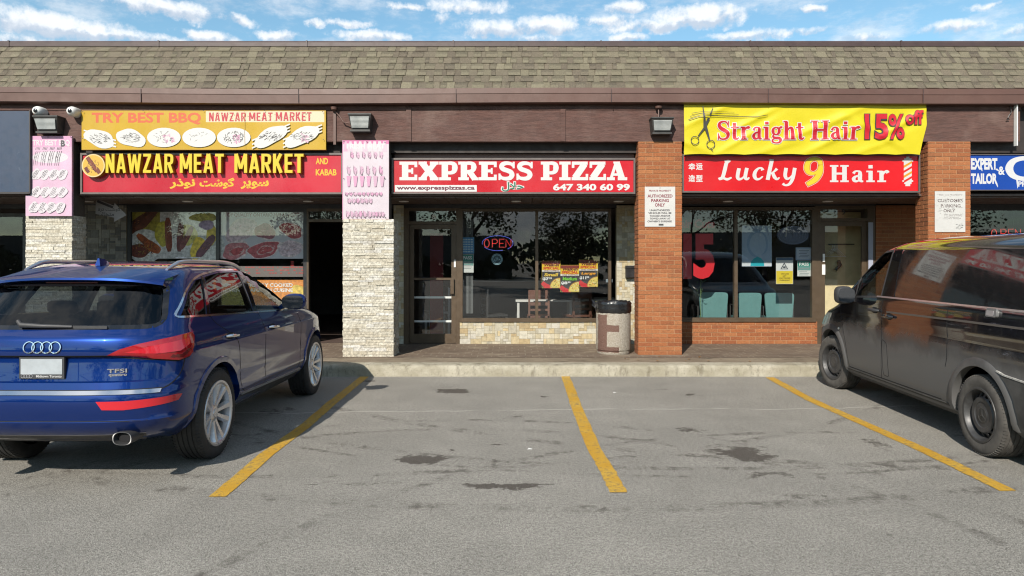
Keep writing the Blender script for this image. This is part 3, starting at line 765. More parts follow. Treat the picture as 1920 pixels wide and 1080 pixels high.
h = MB(); h.box(SX(1544) - .02, SX(1544) + .035, Y_SF + .005, Y_SF + .02, SZ(515), SZ(496)).box(SX(1543), SX(1547), Y_SF + .005, Y_SF + .02, SZ(491), SZ(476))
h.build('lock_plate', M_white, dl)
MB().box(SX(1627.5), SX(1636), Y_SF - .02, Y_SF - .005, SZ(520), SZ(417)).build('door_edge_strip', mat('strip_white', A(200, 205, 225), .5), dl)
window((239, 408, 575), 391, 602, M_black, .06)
door(575, 650, 579, 646, 391, 640, 411, M_bronze, '7', (627, 395, 632, 407), leaf=False)
window((-110, 49), 400, 602, M_black, .06)
window((1800, 1960), 388, 602, M_black, .06)
mosaic('tile_wall', SX(239), SX(575), KZ, SZ(603), Y_SF, TG)
mosaic('tile_wall', SX(49), SX(116), KZ, 2.66, Y_SF, TG)
M_ris = mat('dark_panel', (.03, .03, .032), .6)
for a_, b_, c_, d_ in ((-11, SX(49), KZ, SZ(603)), (SX(1802), 11, KZ, SZ(603)), (-11, SX(-110), SZ(603), 2.66), (SX(1960), 11, SZ(603), 2.66)): MB().box(a_, b_, Y_SF, Y_SF + .1, c_, d_).build('stall_riser', M_ris, MALL)
MB().box(-11, SX(757), Y_SF + .001, Y_SF + .1, SZ(391), 2.70).box(SX(757), SX(1156), Y_SF - .002, Y_SF + .1, SZ(390) + .001, 2.70).box(SX(1240), SX(1642), Y_SF - .002, Y_SF + .1, SZ(386), 2.70).box(SX(1800), 11, Y_SF + .001, Y_SF + .1, SZ(388), 2.70).build('window_head', M_black, MALL)

# rooms behind the glass
def room(x0, x1, mw, depth, ceil=2.6):
    y0, y1 = Y_SF + .125, Y_SF + depth
    g = MB()
    g.add([(x0, y0, KZ), (x0, y1, KZ), (x0, y1, ceil), (x0, y0, ceil)], [(0, 1, 2, 3)]); g.add([(x1, y0, KZ), (x1, y1, KZ), (x1, y1, ceil), (x1, y0, ceil)], [(3, 2, 1, 0)])
    g.add([(x0, y1, KZ), (x1, y1, KZ), (x1, y1, ceil), (x0, y1, ceil)], [(0, 1, 2, 3)])
    o = g.build('interior_wall', mw, MALL)
    MB().add([(x0, y0, KZ + .008), (x1, y0, KZ + .008), (x1, y1, KZ + .008), (x0, y1, KZ + .008)], [(0, 1, 2, 3)]).build('interior_floor', M_floor, o)
    MB().add([(x0, y0, ceil), (x1, y0, ceil), (x1, y1, ceil), (x0, y1, ceil)], [(3, 2, 1, 0)]).build('interior_ceiling', mw, o)
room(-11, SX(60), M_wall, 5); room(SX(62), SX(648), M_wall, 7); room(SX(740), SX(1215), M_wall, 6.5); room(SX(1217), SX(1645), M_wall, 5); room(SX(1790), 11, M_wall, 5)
# shell round the rooms so that no daylight leaks in
MB().box(-11.2, 11.2, 20.2, 20.4, 0, 5.2).box(-11.2, -11.02, 11.25, 20.2, 0, 5.2).box(11.02, 11.2, 11.25, 20.2, 0, 5.2).box(-11.0, 11.0, 11.70, 20.2, 2.76, 2.9).build('rear_wall', M_dark, MALL)
M_signfr = mat('sign_frame_metal', A(128, 118, 114), .45, metal=.2, var=.1)
M_signdk = mat('sign_case_dark', (.03, .025, .025), .5)
M_pole = mat('weathered_pole', A(150, 120, 112), .6)
RED, YEL, WHT = A(232, 20, 44), A(248, 200, 10), A(240, 240, 238)

def scatter(mb, cx, cz, rx, rz, n, Y, cols, L=.03, w=.004, ang=None):
    for _ in range(n):
        a = random.uniform(0, 6.28); r = math.sqrt(random.random()); x, z = cx + rx * r * math.cos(a), cz + rz * r * math.sin(a)
        t = (ang if ang is not None else random.uniform(0, 3.14)) + random.uniform(-.35, .35); l = L * random.uniform(.4, 1.2)
        mb.line([(x - l / 2 * math.cos(t), z - l / 2 * math.sin(t)), (x + l * .1 * math.sin(t), z + l * .1), (x + l / 2 * math.cos(t), z + l / 2 * math.sin(t))], [w * .4, w, w * .4], Y, random.choice(cols))

def sign_box(name, label, u0, u1, v0, v1, Y, depth, face, fr=.022, fmat=None, top=True):
    x0, x1, z0, z1 = PX(u0, Y), PX(u1, Y), PZ(v1, Y), PZ(v0, Y)
    root = empty(name, ((x0 + x1) / 2, Y + depth, z0), label, 'shop sign')
    g = MB(); g.box(x0, x1, Y + .02, Y + depth, z0, z1)
    frame_rect(g, x0 - .001, x1 + .001, z0 - .001, z1 + .001, fr, Y - .008, Y + .019)
    g.build('sign_case', fmat or M_signfr, root)
    f = MB(); f.add([(x0 + fr, Y + .012, z0 + fr), (x1 - fr, Y + .012, z0 + fr), (x1 - fr, Y + .012, z1 - fr), (x0 + fr, Y + .012, z1 - fr)], [(0, 1, 2, 3)])
    f.build('sign_face', mat('face_' + name, face, .35, var=.10, vscale=.9), root)
    return root, Y + .012

# --- neighbour at far left: blank navy sign case
def navy():
    x1 = PX(55, 11.0)
    x1 = PX(55, 11.1); r = empty('sign_box', (x1 - .8, 11.15, PZ(362, 11.1)), 'blank navy sign case at the left edge beside the pink poster', 'shop sign')
    MB().box(-11, x1, 11.1, 11.15, PZ(362, 11.1), PZ(208, 11.1)).build('sign_case', mat('navy_vinyl', A(58, 76, 104), .5, var=.06, dirt=(9, .66, .74, A(150, 160, 175), .5)), r)
    MB().box(x1 + .001, x1 + .018, 11.09, 11.16, PZ(363, 11.1), PZ(207, 11.1)).box(-11, x1, 11.088, 11.099, PZ(363.5, 11.1), PZ(360, 11.1)).build('sign_trim', M_signdk, r)
navy()

def R4(x0, y0, x1, y1): # a filled bar as a stroke
    return ([(x0, (y0 + y1) / 2), (x1, (y0 + y1) / 2)], y1 - y0)
def V4(x, y0, y1, w): return ([(x, y0), (x, y1)], w)
# heavy condensed capitals
CD = {
 'N': (.50, [V4(.08, 0, 1, .15), V4(.42, 0, 1, .15), ([(.09, .97), (.41, .03)], .17)]),
 'A': (.54, [([(.08, 0), (.25, 1)], .15), ([(.46, 0), (.29, 1)], .15), R4(.15, .2, .39, .33)]),
 'W': (.76, [([(.07, 1), (.21, 0)], .15), ([(.37, .96), (.23, 0)], .13), ([(.39, .96), (.53, 0)], .13), ([(.69, 1), (.55, 0)], .15)]),
 'Z': (.46, [R4(.02, .86, .45, 1), R4(0, 0, .45, .14), ([(.38, .9), (.08, .1)], .15)]),
 'R': (.50, [V4(.08, 0, 1, .15), R4(.08, .87, .30, 1), R4(.08, .42, .30, .55), ([(.27, .935), (.40, .88), (.42, .71), (.39, .54), (.27, .485)], [.13, .15, .16, .15, .13], True), ([(.26, .46), (.42, 0)], .16)]),
 'M': (.66, [V4(.08, 0, 1, .15), V4(.58, 0, 1, .15), ([(.10, 1), (.32, .22)], .14), ([(.56, 1), (.34, .22)], .14)]),
 'E': (.42, [V4(.08, 0, 1, .15), R4(.08, 0, .41, .14), R4(.08, .86, .41, 1), R4(.08, .43, .37, .57)]),
 'T': (.46, [V4(.23, 0, 1, .16), R4(0, .86, .46, 1)]),
 'K': (.50, [V4(.08, 0, 1, .15), ([(.12, .40), (.40, 1)], .16), ([(.20, .56), (.42, 0)], .16)]),
}
# --- yellow barbecue board
def bbq():
    Y = 11.165; x0, x1, z0, z1 = PX(153, Y), PX(611, Y), PZ(281, Y), PZ(207, Y)
    root = empty('barbecue_sign', ((x0 + x1) / 2, Y + .05, z0), 'yellow board reading TRY BEST BBQ with white plates, above the red meat market sign', 'shop sign')
    MB().box(x0, x1, Y, Y + .05, z0, z1).build('board', mat('bbq_yellow', A(224, 180, 0), .4, var=.05, vscale=2), root)
    g = MB(); edge = A(200, 150, 10)
    for q in ((x0, x1, z1 - .008, z1), (x0, x1, z0, z0 + .008)): g.flat([(q[0], q[2]), (q[1], q[2]), (q[1], q[3]), (q[0], q[3])], Y - .0005, edge)
    text(g, 'TRY BEST BBQ', (172, 211, 377, 233.5), Y, A(238, 106, 52), bold=.035)
    xa, xb, za, zb = PX(386, Y), PX(608, Y), PZ(229, Y), PZ(208.5, Y)
    g.flat([(xa, za), (xb, za), (xb, zb), (xa, zb)], Y, A(246, 232, 196))
    strokes(g, CD, 'NAWZAR', (392, 211, 461, 227.5), Y, A(214, 30, 62)); strokes(g, CD, 'MEAT', (467, 211, 511, 226.5), Y, A(214, 30, 62)); strokes(g, CD, 'MARKET', (517, 210.5, 584, 226.5), Y, A(214, 30, 62))
    for _ in range(70): # flaking letters
        a = random.uniform(PX(392, Y), PX(584, Y)); b = random.uniform(za + .02, zb - .02); g.ell(a, b, random.uniform(.004, .012), random.uniform(.003, .007), Y - .0018, A(246, 232, 196), n=6, wob=.3)
    W2, GR, PK = A(244, 243, 240), A(90, 84, 84), A(226, 160, 196)
    s = 11 / 1320
    for i, (u, v, ru, rv, rot) in enumerate([(187, 260, 30, 16, -.35), (246, 259, 29, 16, -.25), (308, 258, 32, 18.5, 0), (374, 258, 32, 18.5, 0), (439, 258, 32, 18.5, 0), (508, 256, 35, 15, .5), (567, 256, 36, 15, .45)]):
        cx, cz = PX(u, Y), PZ(v, Y); g.ell(cx, cz, ru * s, rv * s, Y, W2, rot, 26, wob=.0 if 1 < i < 5 else .06)
        ang = rot if i in (0, 1, 5, 6) else None
        if i in (0, 5, 6):
            for k in (-1, 0, 1): g.line([(cx - ru * s * 1.0, cz + k * .06 - math.tan(rot) * ru * s * .8), (cx + ru * s * 1.05, cz + k * .05 + math.tan(rot) * ru * s * .9)], .022, Y, W2)
        if i in (2, 4, 6): 
            for _ in range(16): g.ell(cx + random.uniform(-.02, .16) * (1 if i == 2 else .6), cz + random.uniform(-.09, .04), random.uniform(.015, .04), random.uniform(.008, .018), Y, random.choice([A(236, 196, 216), A(228, 170, 200), A(240, 210, 226)]), random.random() * 3, 8)
        scatter(g, cx, cz, ru * s * .62, rv * s * .6, (64, 60, 26, 12, 64, 64, 46)[i], Y, [GR, A(120, 112, 112), A(60, 54, 54)], .05, .0065, ang)
    for u, v in ((157, 210), (270, 208), (383, 208), (497, 208), (606, 210), (157, 260), (607, 262)): g.ell(PX(u, Y), PZ(v, Y), .008, .008, Y, (.03, .03, .03), n=8)
    g.line([(PX(460, Y), z1), (PX(459, Y), (z0 + z1) / 2), (PX(460.5, Y), z0)], .004, Y, A(190, 150, 40))
    g.build('printing', MATTR, root)
bbq()

# --- red meat market sign with standing letters
def nawzar():
    root, Y = sign_box('meat_market_sign', 'red sign reading NAWZAR MEAT MARKET in yellow standing letters with Persian script below', 151, 643, 287, 364, 11.26, .3, A(222, 16, 50), .03)
    x0, x1, z0, z1 = PX(151, 11.26), PX(643, 11.26), PZ(364, 11.26), PZ(287, 11.26)
    D = .09; Yf = Y - D
    xa = lambda u: PX(u, Yf)
    for w, a, b in (('NAWZAR', 198, 325), ('MEAT', 337, 419.5), ('MARKET', 439.5, 569)):
        o = MB(); strokes(o, CD, w, (xa(a), PZ(288.5, Yf), xa(b), PZ(324, Yf)), Yf + .002, A(206, 156, 4), px=False, depth=D - .002, grow=.02, space=.10)
        so = o.build('standing_letters', mat('letter_return', rough=.5, attr=True, var=.12), root)
        f = MB(); strokes(f, CD, w, (xa(a), PZ(288.5, Yf), xa(b), PZ(324, Yf)), Yf - .001, A(254, 220, 16), px=False, space=.10); f.build('letter_face', MATTR, so)
    # round food badge
    cx, cz = PX(175, Yf), PZ(310.5, Yf); r = .185
    b = MB().lathe([(r, Yf), (r, Y)], (cx, 0, cz), 'y', 40, A(196, 150, 30))
    b.ell(cx, cz, r * .99, r * .99, Yf - .001, A(250, 226, 170), n=40); b.ell(cx, cz, r * .90, r * .90, Yf - .001, A(244, 196, 70), n=40)
    for k, (dx, dz, L, w, c) in enumerate([(-.02, .02, .27, .075, A(112, 48, 34)), (-.02, .02, .25, .05, A(146, 70, 46)), (-.1, -.07, .1, .06, A(120, 50, 36)), (.07, -.08, .1, .07, A(134, 62, 40))]):
        b.line([(cx + dx - L * .28, cz + dz + L * .42), (cx + dx, cz + dz), (cx + dx + L * .3, cz + dz - L * .42)], [w * .8, w, w * .8], Yf - .001, c)
    scatter(b, cx, cz, .10, .11, 40, Yf - .001, [A(80, 30, 22), A(176, 96, 60), A(240, 206, 120)], .03, .008, -1.0)
    b.build('food_badge', mat('badge_print', rough=.45, attr=True), root)
    p = MB(); yc = A(246, 204, 20)
    text(p, 'AND', (592, 296, 615, 308), Y, yc, bold=.03); text(p, 'KABAB', (592, 317, 631, 329), Y, yc, bold=.03)
    text(p, '\ufeae\ufb58\ufeee\ufeb3', (451, 338, 504, 356), Y, yc, bold=.04)
    text(p, '\ufe96\ufeb7\ufeee\ufb94', (374, 333, 440, 354), Y, yc, bold=.04)
    text(p, '\ufead\ufeab\ufeee\ufee7', (318, 335, 366, 354), Y, yc, bold=.04)
    p.build('printing', MATTR, root)
nawzar()

# --- slab letters for the pizza sign
SL = {
 'E': (.98, [V4(.30, .02, .98, .34), R4(0, 0, .94, .17), R4(0, .83, .94, 1.0), R4(.3, .42, .70, .58), V4(.87, .03, .30, .15), V4(.87, .70, .97, .15), V4(.68, .34, .66, .10)]),
 'X': (1.06, [([(.20, .08), (.86, .92)], .27), ([(.20, .92), (.86, .08)], .33), R4(0, 0, .44, .16), R4(.60, 0, 1.06, .16), R4(0, .84, .44, 1.0), R4(.60, .84, 1.06, 1.0)]),
 'P': (.98, [V4(.30, .02, .98, .34), R4(0, 0, .62, .16), R4(0, .84, .62, 1.0), ([(.45, .915), (.66, .91), (.80, .83), (.83, .67), (.79, .50), (.66, .41), (.45, .395)], [.17, .19, .26, .31, .26, .19, .16], True)]),
 'R': (1.06, [V4(.30, .02, .98, .34), R4(0, 0, .56, .16), R4(0, .84, .62, 1.0), ([(.45, .915), (.66, .91), (.79, .84), (.82, .70), (.78, .56), (.66, .48), (.45, .465)], [.17, .19, .25, .30, .25, .19, .16], True), ([(.58, .48), (.88, .06)], .30), R4(.72, 0, 1.08, .15)]),
 'S': (.92, [([(.80, .74), (.70, .87), (.47, .915), (.26, .86), (.19, .73), (.28, .60), (.50, .52), (.68, .43), (.74, .28), (.64, .13), (.44, .085), (.20, .13), (.10, .28)], [.10, .17, .20, .24, .27, .25, .24, .25, .27, .24, .20, .17, .10], True), V4(.83, .64, .99, .11), V4(.08, .01, .36, .11)]),
 'I': (.62, [V4(.31, .02, .98, .34), R4(0, 0, .62, .16), R4(0, .84, .62, 1.0)]),
 'Z': (.94, [R4(.04, .83, .90, 1.0), R4(.02, 0, .92, .17), ([(.74, .88), (.20, .12)], .36), V4(.10, .66, .97, .14), V4(.86, .03, .34, .14)]),
 'A': (1.12, [([(.52, .96), (.22, .06)], .16), ([(.54, .96), (.84, .06)], .34), R4(.26, .24, .80, .37), R4(0, 0, .44, .16), R4(.60, 0, 1.12, .16), R4(.36, .90, .70, 1.0)]),
}
def pizza():
    root, Y = sign_box('pizza_sign', 'red sign reading EXPRESS PIZZA in white slab letters with web address and telephone number', 734.5, 1191, 296.5, 363.5, 11.28, .25, A(224, 10, 36), .028)
    p = MB(); wc = A(246, 246, 244); dk = A(206, 10, 40)
    strokes(p, SL, 'EXPRESS', (749, 303, 1000, 338), Y, wc, space=.035)
    strokes(p, SL, 'PIZZA', (1014, 303, 1176, 338), Y, wc, space=.035)
    a, b, c, d = PX(740.5, Y), PX(894, Y), PZ(359.5, Y), PZ(347, Y); p.flat([(a, c), (b, c), (b, d), (a, d)], Y - .0005, wc)
    text(p, 'www.expresspizzas.ca', (744, 348.5, 890, 358), Y - .002, A(120, 30, 60), bold=.03)
    text(p, '647 340 60 99', (1037, 344.5, 1181, 357.5), Y, wc, bold=.04)
    text(p, '\ufedd\ufefc\ufea3', (939, 340, 983, 359.5), Y - .001, A(246, 246, 244), bold=.075); text(p, '\ufedd\ufefc\ufea3', (941, 341.5, 981.5, 359), Y - .003, A(20, 122, 92), bold=.02)
    p.build('printing', MATTR, root)
    g = MB(); g.box(PX(741, 11.5), PX(1188, 11.5), 11.45, 11.5, PZ(296, 11.45), PZ(289, 11.45)); g.build('sign_back_rail', M_pole, root)
pizza()

# --- salon sign
SF_ = {  # high-contrast serif
 'S': (.62, [([(.53, .78), (.45, .93), (.30, .965), (.14, .90), (.09, .76), (.17, .62), (.32, .52), (.47, .41), (.53, .25), (.46, .09), (.30, .03), (.13, .07), (.06, .24)], [.03, .06, .07, .11, .15, .17, .19, .17, .15, .10, .07, .06, .03], True), V4(.55, .68, .98, .045), V4(.045, .0, .33, .045)]),
 't': (.40, [([(.17, .88), (.17, .2), (.21, .07), (.30, .05), (.38, .12)], [.13, .15, .14, .09, .03], True), R4(0, .62, .36, .68)]),
 'r': (.48, [V4(.15, .02, .66, .16), R4(0, 0, .33, .05), R4(0, .62, .2, .67), ([(.2, .48), (.28, .61), (.38, .64), (.42, .58)], [.05, .08, .13, .15], True)]),
 'a': (.53, [([(.10, .48), (.16, .61), (.28, .645), (.36, .58), (.37, .44), (.37, .16), (.42, .05), (.50, .06)], [.13, .07, .06, .12, .15, .15, .10, .03], True), ([(.37, .40), (.18, .33), (.10, .20), (.15, .07), (.26, .05), (.37, .15)], [.05, .08, .14, .12, .07, .04], True)]),
 'i': (.34, [V4(.17, .02, .66, .16), R4(0, 0, .34, .05), R4(0, .61, .2, .67), ([(.17, .80), (.17, .94)], .15)]),
 'g': (.54, [([(.24, .65), (.36, .58), (.39, .45), (.35, .32), (.24, .27), (.13, .32), (.09, .45), (.12, .58), (.24, .65)], [.05, .10, .14, .10, .05, .10, .14, .10, .05], True), ([(.40, .60), (.47, .66), (.54, .64)], .08), ([(.16, .29), (.09, .18), (.2, .10), (.40, .08), (.46, -.03), (.38, -.15), (.2, -.17), (.07, -.10), (.10, .02), (.2, .06)], [.05, .08, .11, .13, .12, .08, .06, .09, .07, .05], True)]),
 'h': (.60, [V4(.15, .02, .95, .16), R4(0, 0, .31, .05), R4(0, .93, .2, .98), ([(.2, .48), (.3, .61), (.40, .62), (.45, .5), (.45, .02)], [.05, .08, .12, .15, .16], True), R4(.33, 0, .60, .05)]),
 'H': (.86, [V4(.18, .02, .98, .18), V4(.68, .02, .98, .18), R4(0, 0, .36, .05), R4(.50, 0, .86, .05), R4(0, .95, .36, 1.0), R4(.50, .95, .86, 1.0), R4(.2, .46, .68, .54)]),
}
LK = {  # leaning bold script
 'L': (.62, [([(.36, .98), (.26, .86), (.24, .5), (.20, .14), (.06, .05)], [.15, .16, .17, .16, .10], True), ([(.04, .06), (.2, .12), (.42, .05), (.60, .14)], [.12, .11, .13, .07], True), R4(.16, .93, .42, .99)]),
 'u': (.60, [([(.10, .60), (.10, .2), (.18, .06), (.32, .10), (.42, .26)], [.16, .16, .14, .09, .06], True), ([(.44, .62), (.44, .16), (.54, .06), (.62, .14)], [.16, .16, .12, .06], True)]),
 'c': (.48, [([(.42, .50), (.34, .61), (.2, .58), (.1, .40), (.11, .2), (.22, .06), (.36, .08), (.47, .2)], [.16, .09, .10, .16, .17, .13, .09, .06], True)]),
 'k': (.60, [([(.13, 1.05), (.11, .5), (.10, .02)], [.17, .17, .17]), R4(.0, .98, .16, 1.04), ([(.14, .30), (.30, .42), (.42, .58)], [.06, .08, .14], True), ([(.26, .38), (.38, .16), (.50, .06), (.60, .14)], [.14, .16, .12, .05], True)]),
 'y': (.60, [([(.08, .62), (.10, .24), (.2, .08), (.32, .12), (.42, .28)], [.16, .16, .13, .08, .06], True), ([(.46, .62), (.45, .1), (.36, -.18), (.18, -.25), (.06, -.16)], [.16, .16, .13, .09, .13], True)]),
}
SLL = dict(SF_)
SLL.update({
 'H': (.98, [V4(.22, .02, .98, .24), V4(.76, .02, .98, .24), R4(0, 0, .44, .10), R4(.54, 0, .98, .10), R4(0, .90, .44, 1.0), R4(.54, .90, .98, 1.0), R4(.2, .44, .76, .56)]),
 'a': (.66, [([(.12, .50), (.2, .62), (.34, .645), (.45, .58), (.46, .44), (.46, .16), (.53, .06), (.63, .05)], [.17, .11, .09, .17, .22, .22, .14, .08], True), ([(.46, .38), (.24, .33), (.13, .20), (.18, .08), (.32, .06), (.46, .16)], [.08, .12, .2, .17, .11, .06], True)]),
 'i': (.44, [V4(.22, .02, .66, .22), R4(0, 0, .44, .10), R4(0, .58, .26, .67), ([(.22, .80), (.22, 1.0)], .22)]),
 'r': (.62, [V4(.22, .02, .66, .22), R4(0, 0, .46, .10), R4(0, .58, .26, .67), ([(.3, .44), (.38, .58), (.50, .62), (.56, .54)], [.07, .12, .18, .2], True)]),
})
def lucky():
    root, Y = sign_box('salon_sign', 'bright red sign reading Lucky 9 Hair with a barber pole and Chinese characters', 1279, 1725, 289, 361, 11.26, .3, A(244, 8, 20), .026)
    p = MB(); wc = A(244, 240, 238); yc = A(250, 224, 40)
    for s, u, v in (('幸', 1291, 306), ('运', 1305, 306), ('造', 1291, 328), ('型', 1305, 328)): text(p, s, (u, v, u + 12.5, v + 13), Y, wc, bold=.03)
    strokes(p, LK, 'Lucky', (1345, 300.5, 1492, 338), Y, wc, shear=.16, space=.13)
    nine = {'9': (.7, [([(.60, .70), (.56, .90), (.36, .97), (.17, .86), (.11, .64), (.18, .47), (.36, .43), (.52, .54), (.60, .72), (.56, .45), (.40, .2), (.12, .02)], [.16, .15, .12, .17, .2, .15, .10, .09, .15, .2, .19, .14], True)])}
    strokes(p, nine, '9', (1507, 296.5, 1544, 347), Y, A(250, 246, 220), shear=.0, grow=.07); strokes(p, nine, '9', (1507, 296.5, 1544, 347), Y, A(226, 60, 30), grow=.04); strokes(p, nine, '9', (1507, 296.5, 1544, 347), Y, yc)
    strokes(p, SLL, 'Hair', (1556, 309.5, 1667, 341.5), Y, wc, space=.13)
    # barber pole
    def b(u0, v0, u1, v1, c): p.flat([(PX(u0, Y), PZ(v1, Y)), (PX(u1, Y), PZ(v1, Y)), (PX(u1, Y), PZ(v0, Y)), (PX(u0, Y), PZ(v0, Y))], Y, c)
    b(1694.5, 302, 1709.5, 339, wc)
    for k in range(4):
        v = 303 + k * 9.4; p.flat([(PX(1694.5, Y), PZ(v + 12, Y)), (PX(1709.5, Y), PZ(v + 3, Y)), (PX(1709.5, Y), PZ(v - 1.2, Y)), (PX(1694.5, Y), PZ(v + 7.5, Y))] , Y - .0004, A(250, 170, 20) if k % 2 == 0 else A(244, 40, 20))
    b(1692, 300, 1712, 303, wc); b(1692, 338, 1712, 341, wc); b(1695, 341, 1709, 345, wc); b(1697.5, 345, 1706.5, 349, wc); b(1695, 297, 1709, 300, wc); b(1699, 293.5, 1705, 297, wc)
    p.build('printing', MATTR, root)
lucky()

def banner():
    Yb = 11.155
    x0, x1, z0, z1 = PX(1282.5, Yb), PX(1736.5, Yb), PZ(290, Yb), PZ(196, Yb)
    root = empty('fabric_banner', ((x0 + x1) / 2, Yb, z0), 'wrinkled yellow fabric banner reading Straight Hair 15% off with scissors', 'banner')
    rnd = random.Random(5)
    folds = [(.55, .10, .5, .030, .05), (.2, .85, -.35, .024, .06), (1.1, .3, .5, .028, .045), (1.9, .55, .45, .030, .06), (2.6, .2, .5, .028, .055), (3.1, .6, -.6, .03, .06), (3.5, .35, .6, .026, .05), (1.4, .9, .3, .02, .05), (2.2, .8, .5, .024, .05), (.9, .7, .6, .022, .045), (2.9, .9, .4, .022, .05)]
    Wd, Hh = x1 - x0, z1 - z0
    def depth(x, z):
        a, b = x - x0, (z1 - z)
        d = 0.0
        sag = math.sin(max(0, min(1, b / Hh)) * math.pi)
        for ax, bz, sl, am, wd in folds:
            q = (a - ax) * sl / math.hypot(1, sl) + (b - bz * Hh) / math.hypot(1, sl)
            along = (a - ax) / math.hypot(1, sl) - (b - bz * Hh) * sl / math.hypot(1, sl)
            d += am * math.exp(-(q / wd) ** 2) * math.exp(-(along / .55) ** 2)
        d += .012 * math.sin(a * 5.1 + b * 3.0) * sag + .008 * math.sin(a * 11 - b * 9) * sag
        return -d * (.35 + .65 * sag)
    wob = lambda p: [p[0], p[1] + depth(p[0], p[2]) - .004, p[2]]
    nx, nz = 150, 34; g = MB(); vs = []
    for layer in (0, .003):
        for j in range(nz + 1):
            for i in range(nx + 1):
                x, z = x0 + Wd * i / nx, z0 + Hh * j / nz
                fx = x
                if j < nz * .6 and i > nx * .9: fx -= (i / nx - .9) / .1 * (1 - j / nz / .6) * .10
                sc = .012 * abs(math.sin(i / nx * math.pi * 8)) if j == 0 else 0
                vs.append((fx, Yb + depth(x, z) + layer, z + (sc if j == 0 else 0)))
    n1 = (nx + 1) * (nz + 1)
    fs = []
    for j in range(nz):
        for i in range(nx):
            a = j * (nx + 1) + i; fs.append((a, a + 1, a + nx + 2, a + nx + 1)); a += n1; fs.append((a, a + nx + 1, a + nx + 2, a + 1))
    g.add(vs, fs, YEL); g.build('banner_cloth', mat('banner_yellow', A(250, 232, 8), .55, bump=.08, bscale=30), root, smooth=60)
    p = MB(); rc, wc, bk = A(226, 20, 50), A(250, 244, 236), (.03, .03, .03)
    strokes(p, SF_, 'Straight', (1345, 226.5, 1508, 262), Yb, wc, space=.055, wob=wob, grow=.085); strokes(p, SF_, 'Straight', (1345, 226.5, 1508, 262), Yb, rc, space=.055, wob=wob, bold=1.12)
    strokes(p, SF_, 'Hair', (1520, 226.5, 1611, 262), Yb, wc, space=.055, wob=wob, grow=.085); strokes(p, SF_, 'Hair', (1520, 226.5, 1611, 262), Yb, rc, space=.055, wob=wob, bold=1.12)
    for c, bo, e in ((bk, .062, .8), (A(232, 24, 50), .028, 0)):
        text(p, '15', (1620 - e, 214 - e, 1664 + e, 262 + e), Yb, c, bold=bo, wob=wob); text(p, '%', (1665 - e, 214 - e, 1694 + e, 262 + e), Yb, c, bold=bo * .7, wob=wob)
        text(p, 'off', (1696 - e * .7, 207 - e * .7, 1729 + e * .7, 234.5 + e * .7), Yb, c, bold=bo, wob=wob)
    q = lambda *pts: [(PX(u, Yb), PZ(v, Yb)) for u, v in pts]
    def ln(pts, w, c=bk):
        n0 = len(p.v); P = []
        for (a, b), (c2, d) in zip(pts, pts[1:]):
            for k in range(8): P.append((a + (c2 - a) * k / 8, b + (d - b) * k / 8))
        P.append(pts[-1]); ws = w if not isinstance(w, (list, tuple)) else [w[0] + (w[-1] - w[0]) * k / (len(P) - 1) for k in range(len(P))]
        p.line(q(*P), ws, Yb, c)
        for i in range(n0, len(p.v)): p.v[i] = tuple(wob(list(p.v[i])))
    ln([(1317, 199), (1319, 220), (1321, 240)], (.012, .052)); ln([(1321, 236), (1326, 250), (1330, 263)], (.05, .018)); ln([(1336, 202), (1330, 216)], (.006, .022)); ln([(1328, 222), (1320, 240)], (.042, .03)); ln([(1320, 240), (1308, 256)], (.03, .016))
    ring = lambda u, v, r: ln([(u + r * math.cos(a * .3142), v + r * math.sin(a * .3142)) for a in range(21)], .012)
    ring(1302, 264, 7.6); ring(1332, 271, 7.6); ln([(1332, 279), (1336, 284)], (.012, .008))
    ln([(1290, 225), (1310, 219), (1340, 217.5), (1380, 219), (1420, 219.5), (1438, 216.5)], (.012, .008)); ln([(1293, 219), (1312, 214), (1345, 213), (1384, 215)], (.008, .005)); ln([(1296, 213), (1315, 210), (1345, 210), (1376, 211)], (.007, .004))
    p.build('printing', MATTR, root)
banner()

def tailor():
    root, Y = sign_box('tailor_sign', 'blue sign reading EXPERT TAILOR at the right edge beside the brick pillar', 1817, 2120, 289, 357, 11.26, .3, A(20, 80, 190), .012)
    p = MB(); wc = A(244, 244, 246)
    text(p, 'EXPERT', (1820.5, 296.5, 1870, 318), Y, wc, bold=.05); text(p, 'TAILOR', (1820.5, 325, 1870, 345), Y, wc, bold=.05); text(p, '&', (1872, 312, 1884, 328), Y, wc, bold=.03)
    C = {'C': (.9, [([(.84, .74), (.70, .90), (.46, .93), (.22, .8), (.12, .5), (.22, .2), (.46, .07), (.70, .10), (.84, .26)], [.2, .2, .18, .2, .22, .2, .18, .2, .2], True)])}
    strokes(p, C, 'C', (1884, 294, 1946, 338), Y, wc)
    text(p, 'PR', (1909, 340, 1925, 350), Y, wc, bold=.03)
    for a, b, c, d in ((1868, 1875, 317, 322), (1840, 1841.5, 315, 321), (1868, 1871, 343, 351), (1907, 1908, 336, 353)): p.line([(PX(a, Y), PZ(c, Y)), (PX(b, Y), PZ(d, Y))], [.03, .008], Y, wc)
    p.build('printing', MATTR, root)
    MB().box(PX(1822, 11.5), PX(2000, 11.5), 11.45, 11.5, PZ(288, 11.45), PZ(279, 11.45)).build('sign_back_rail', M_pole, root)
tailor()

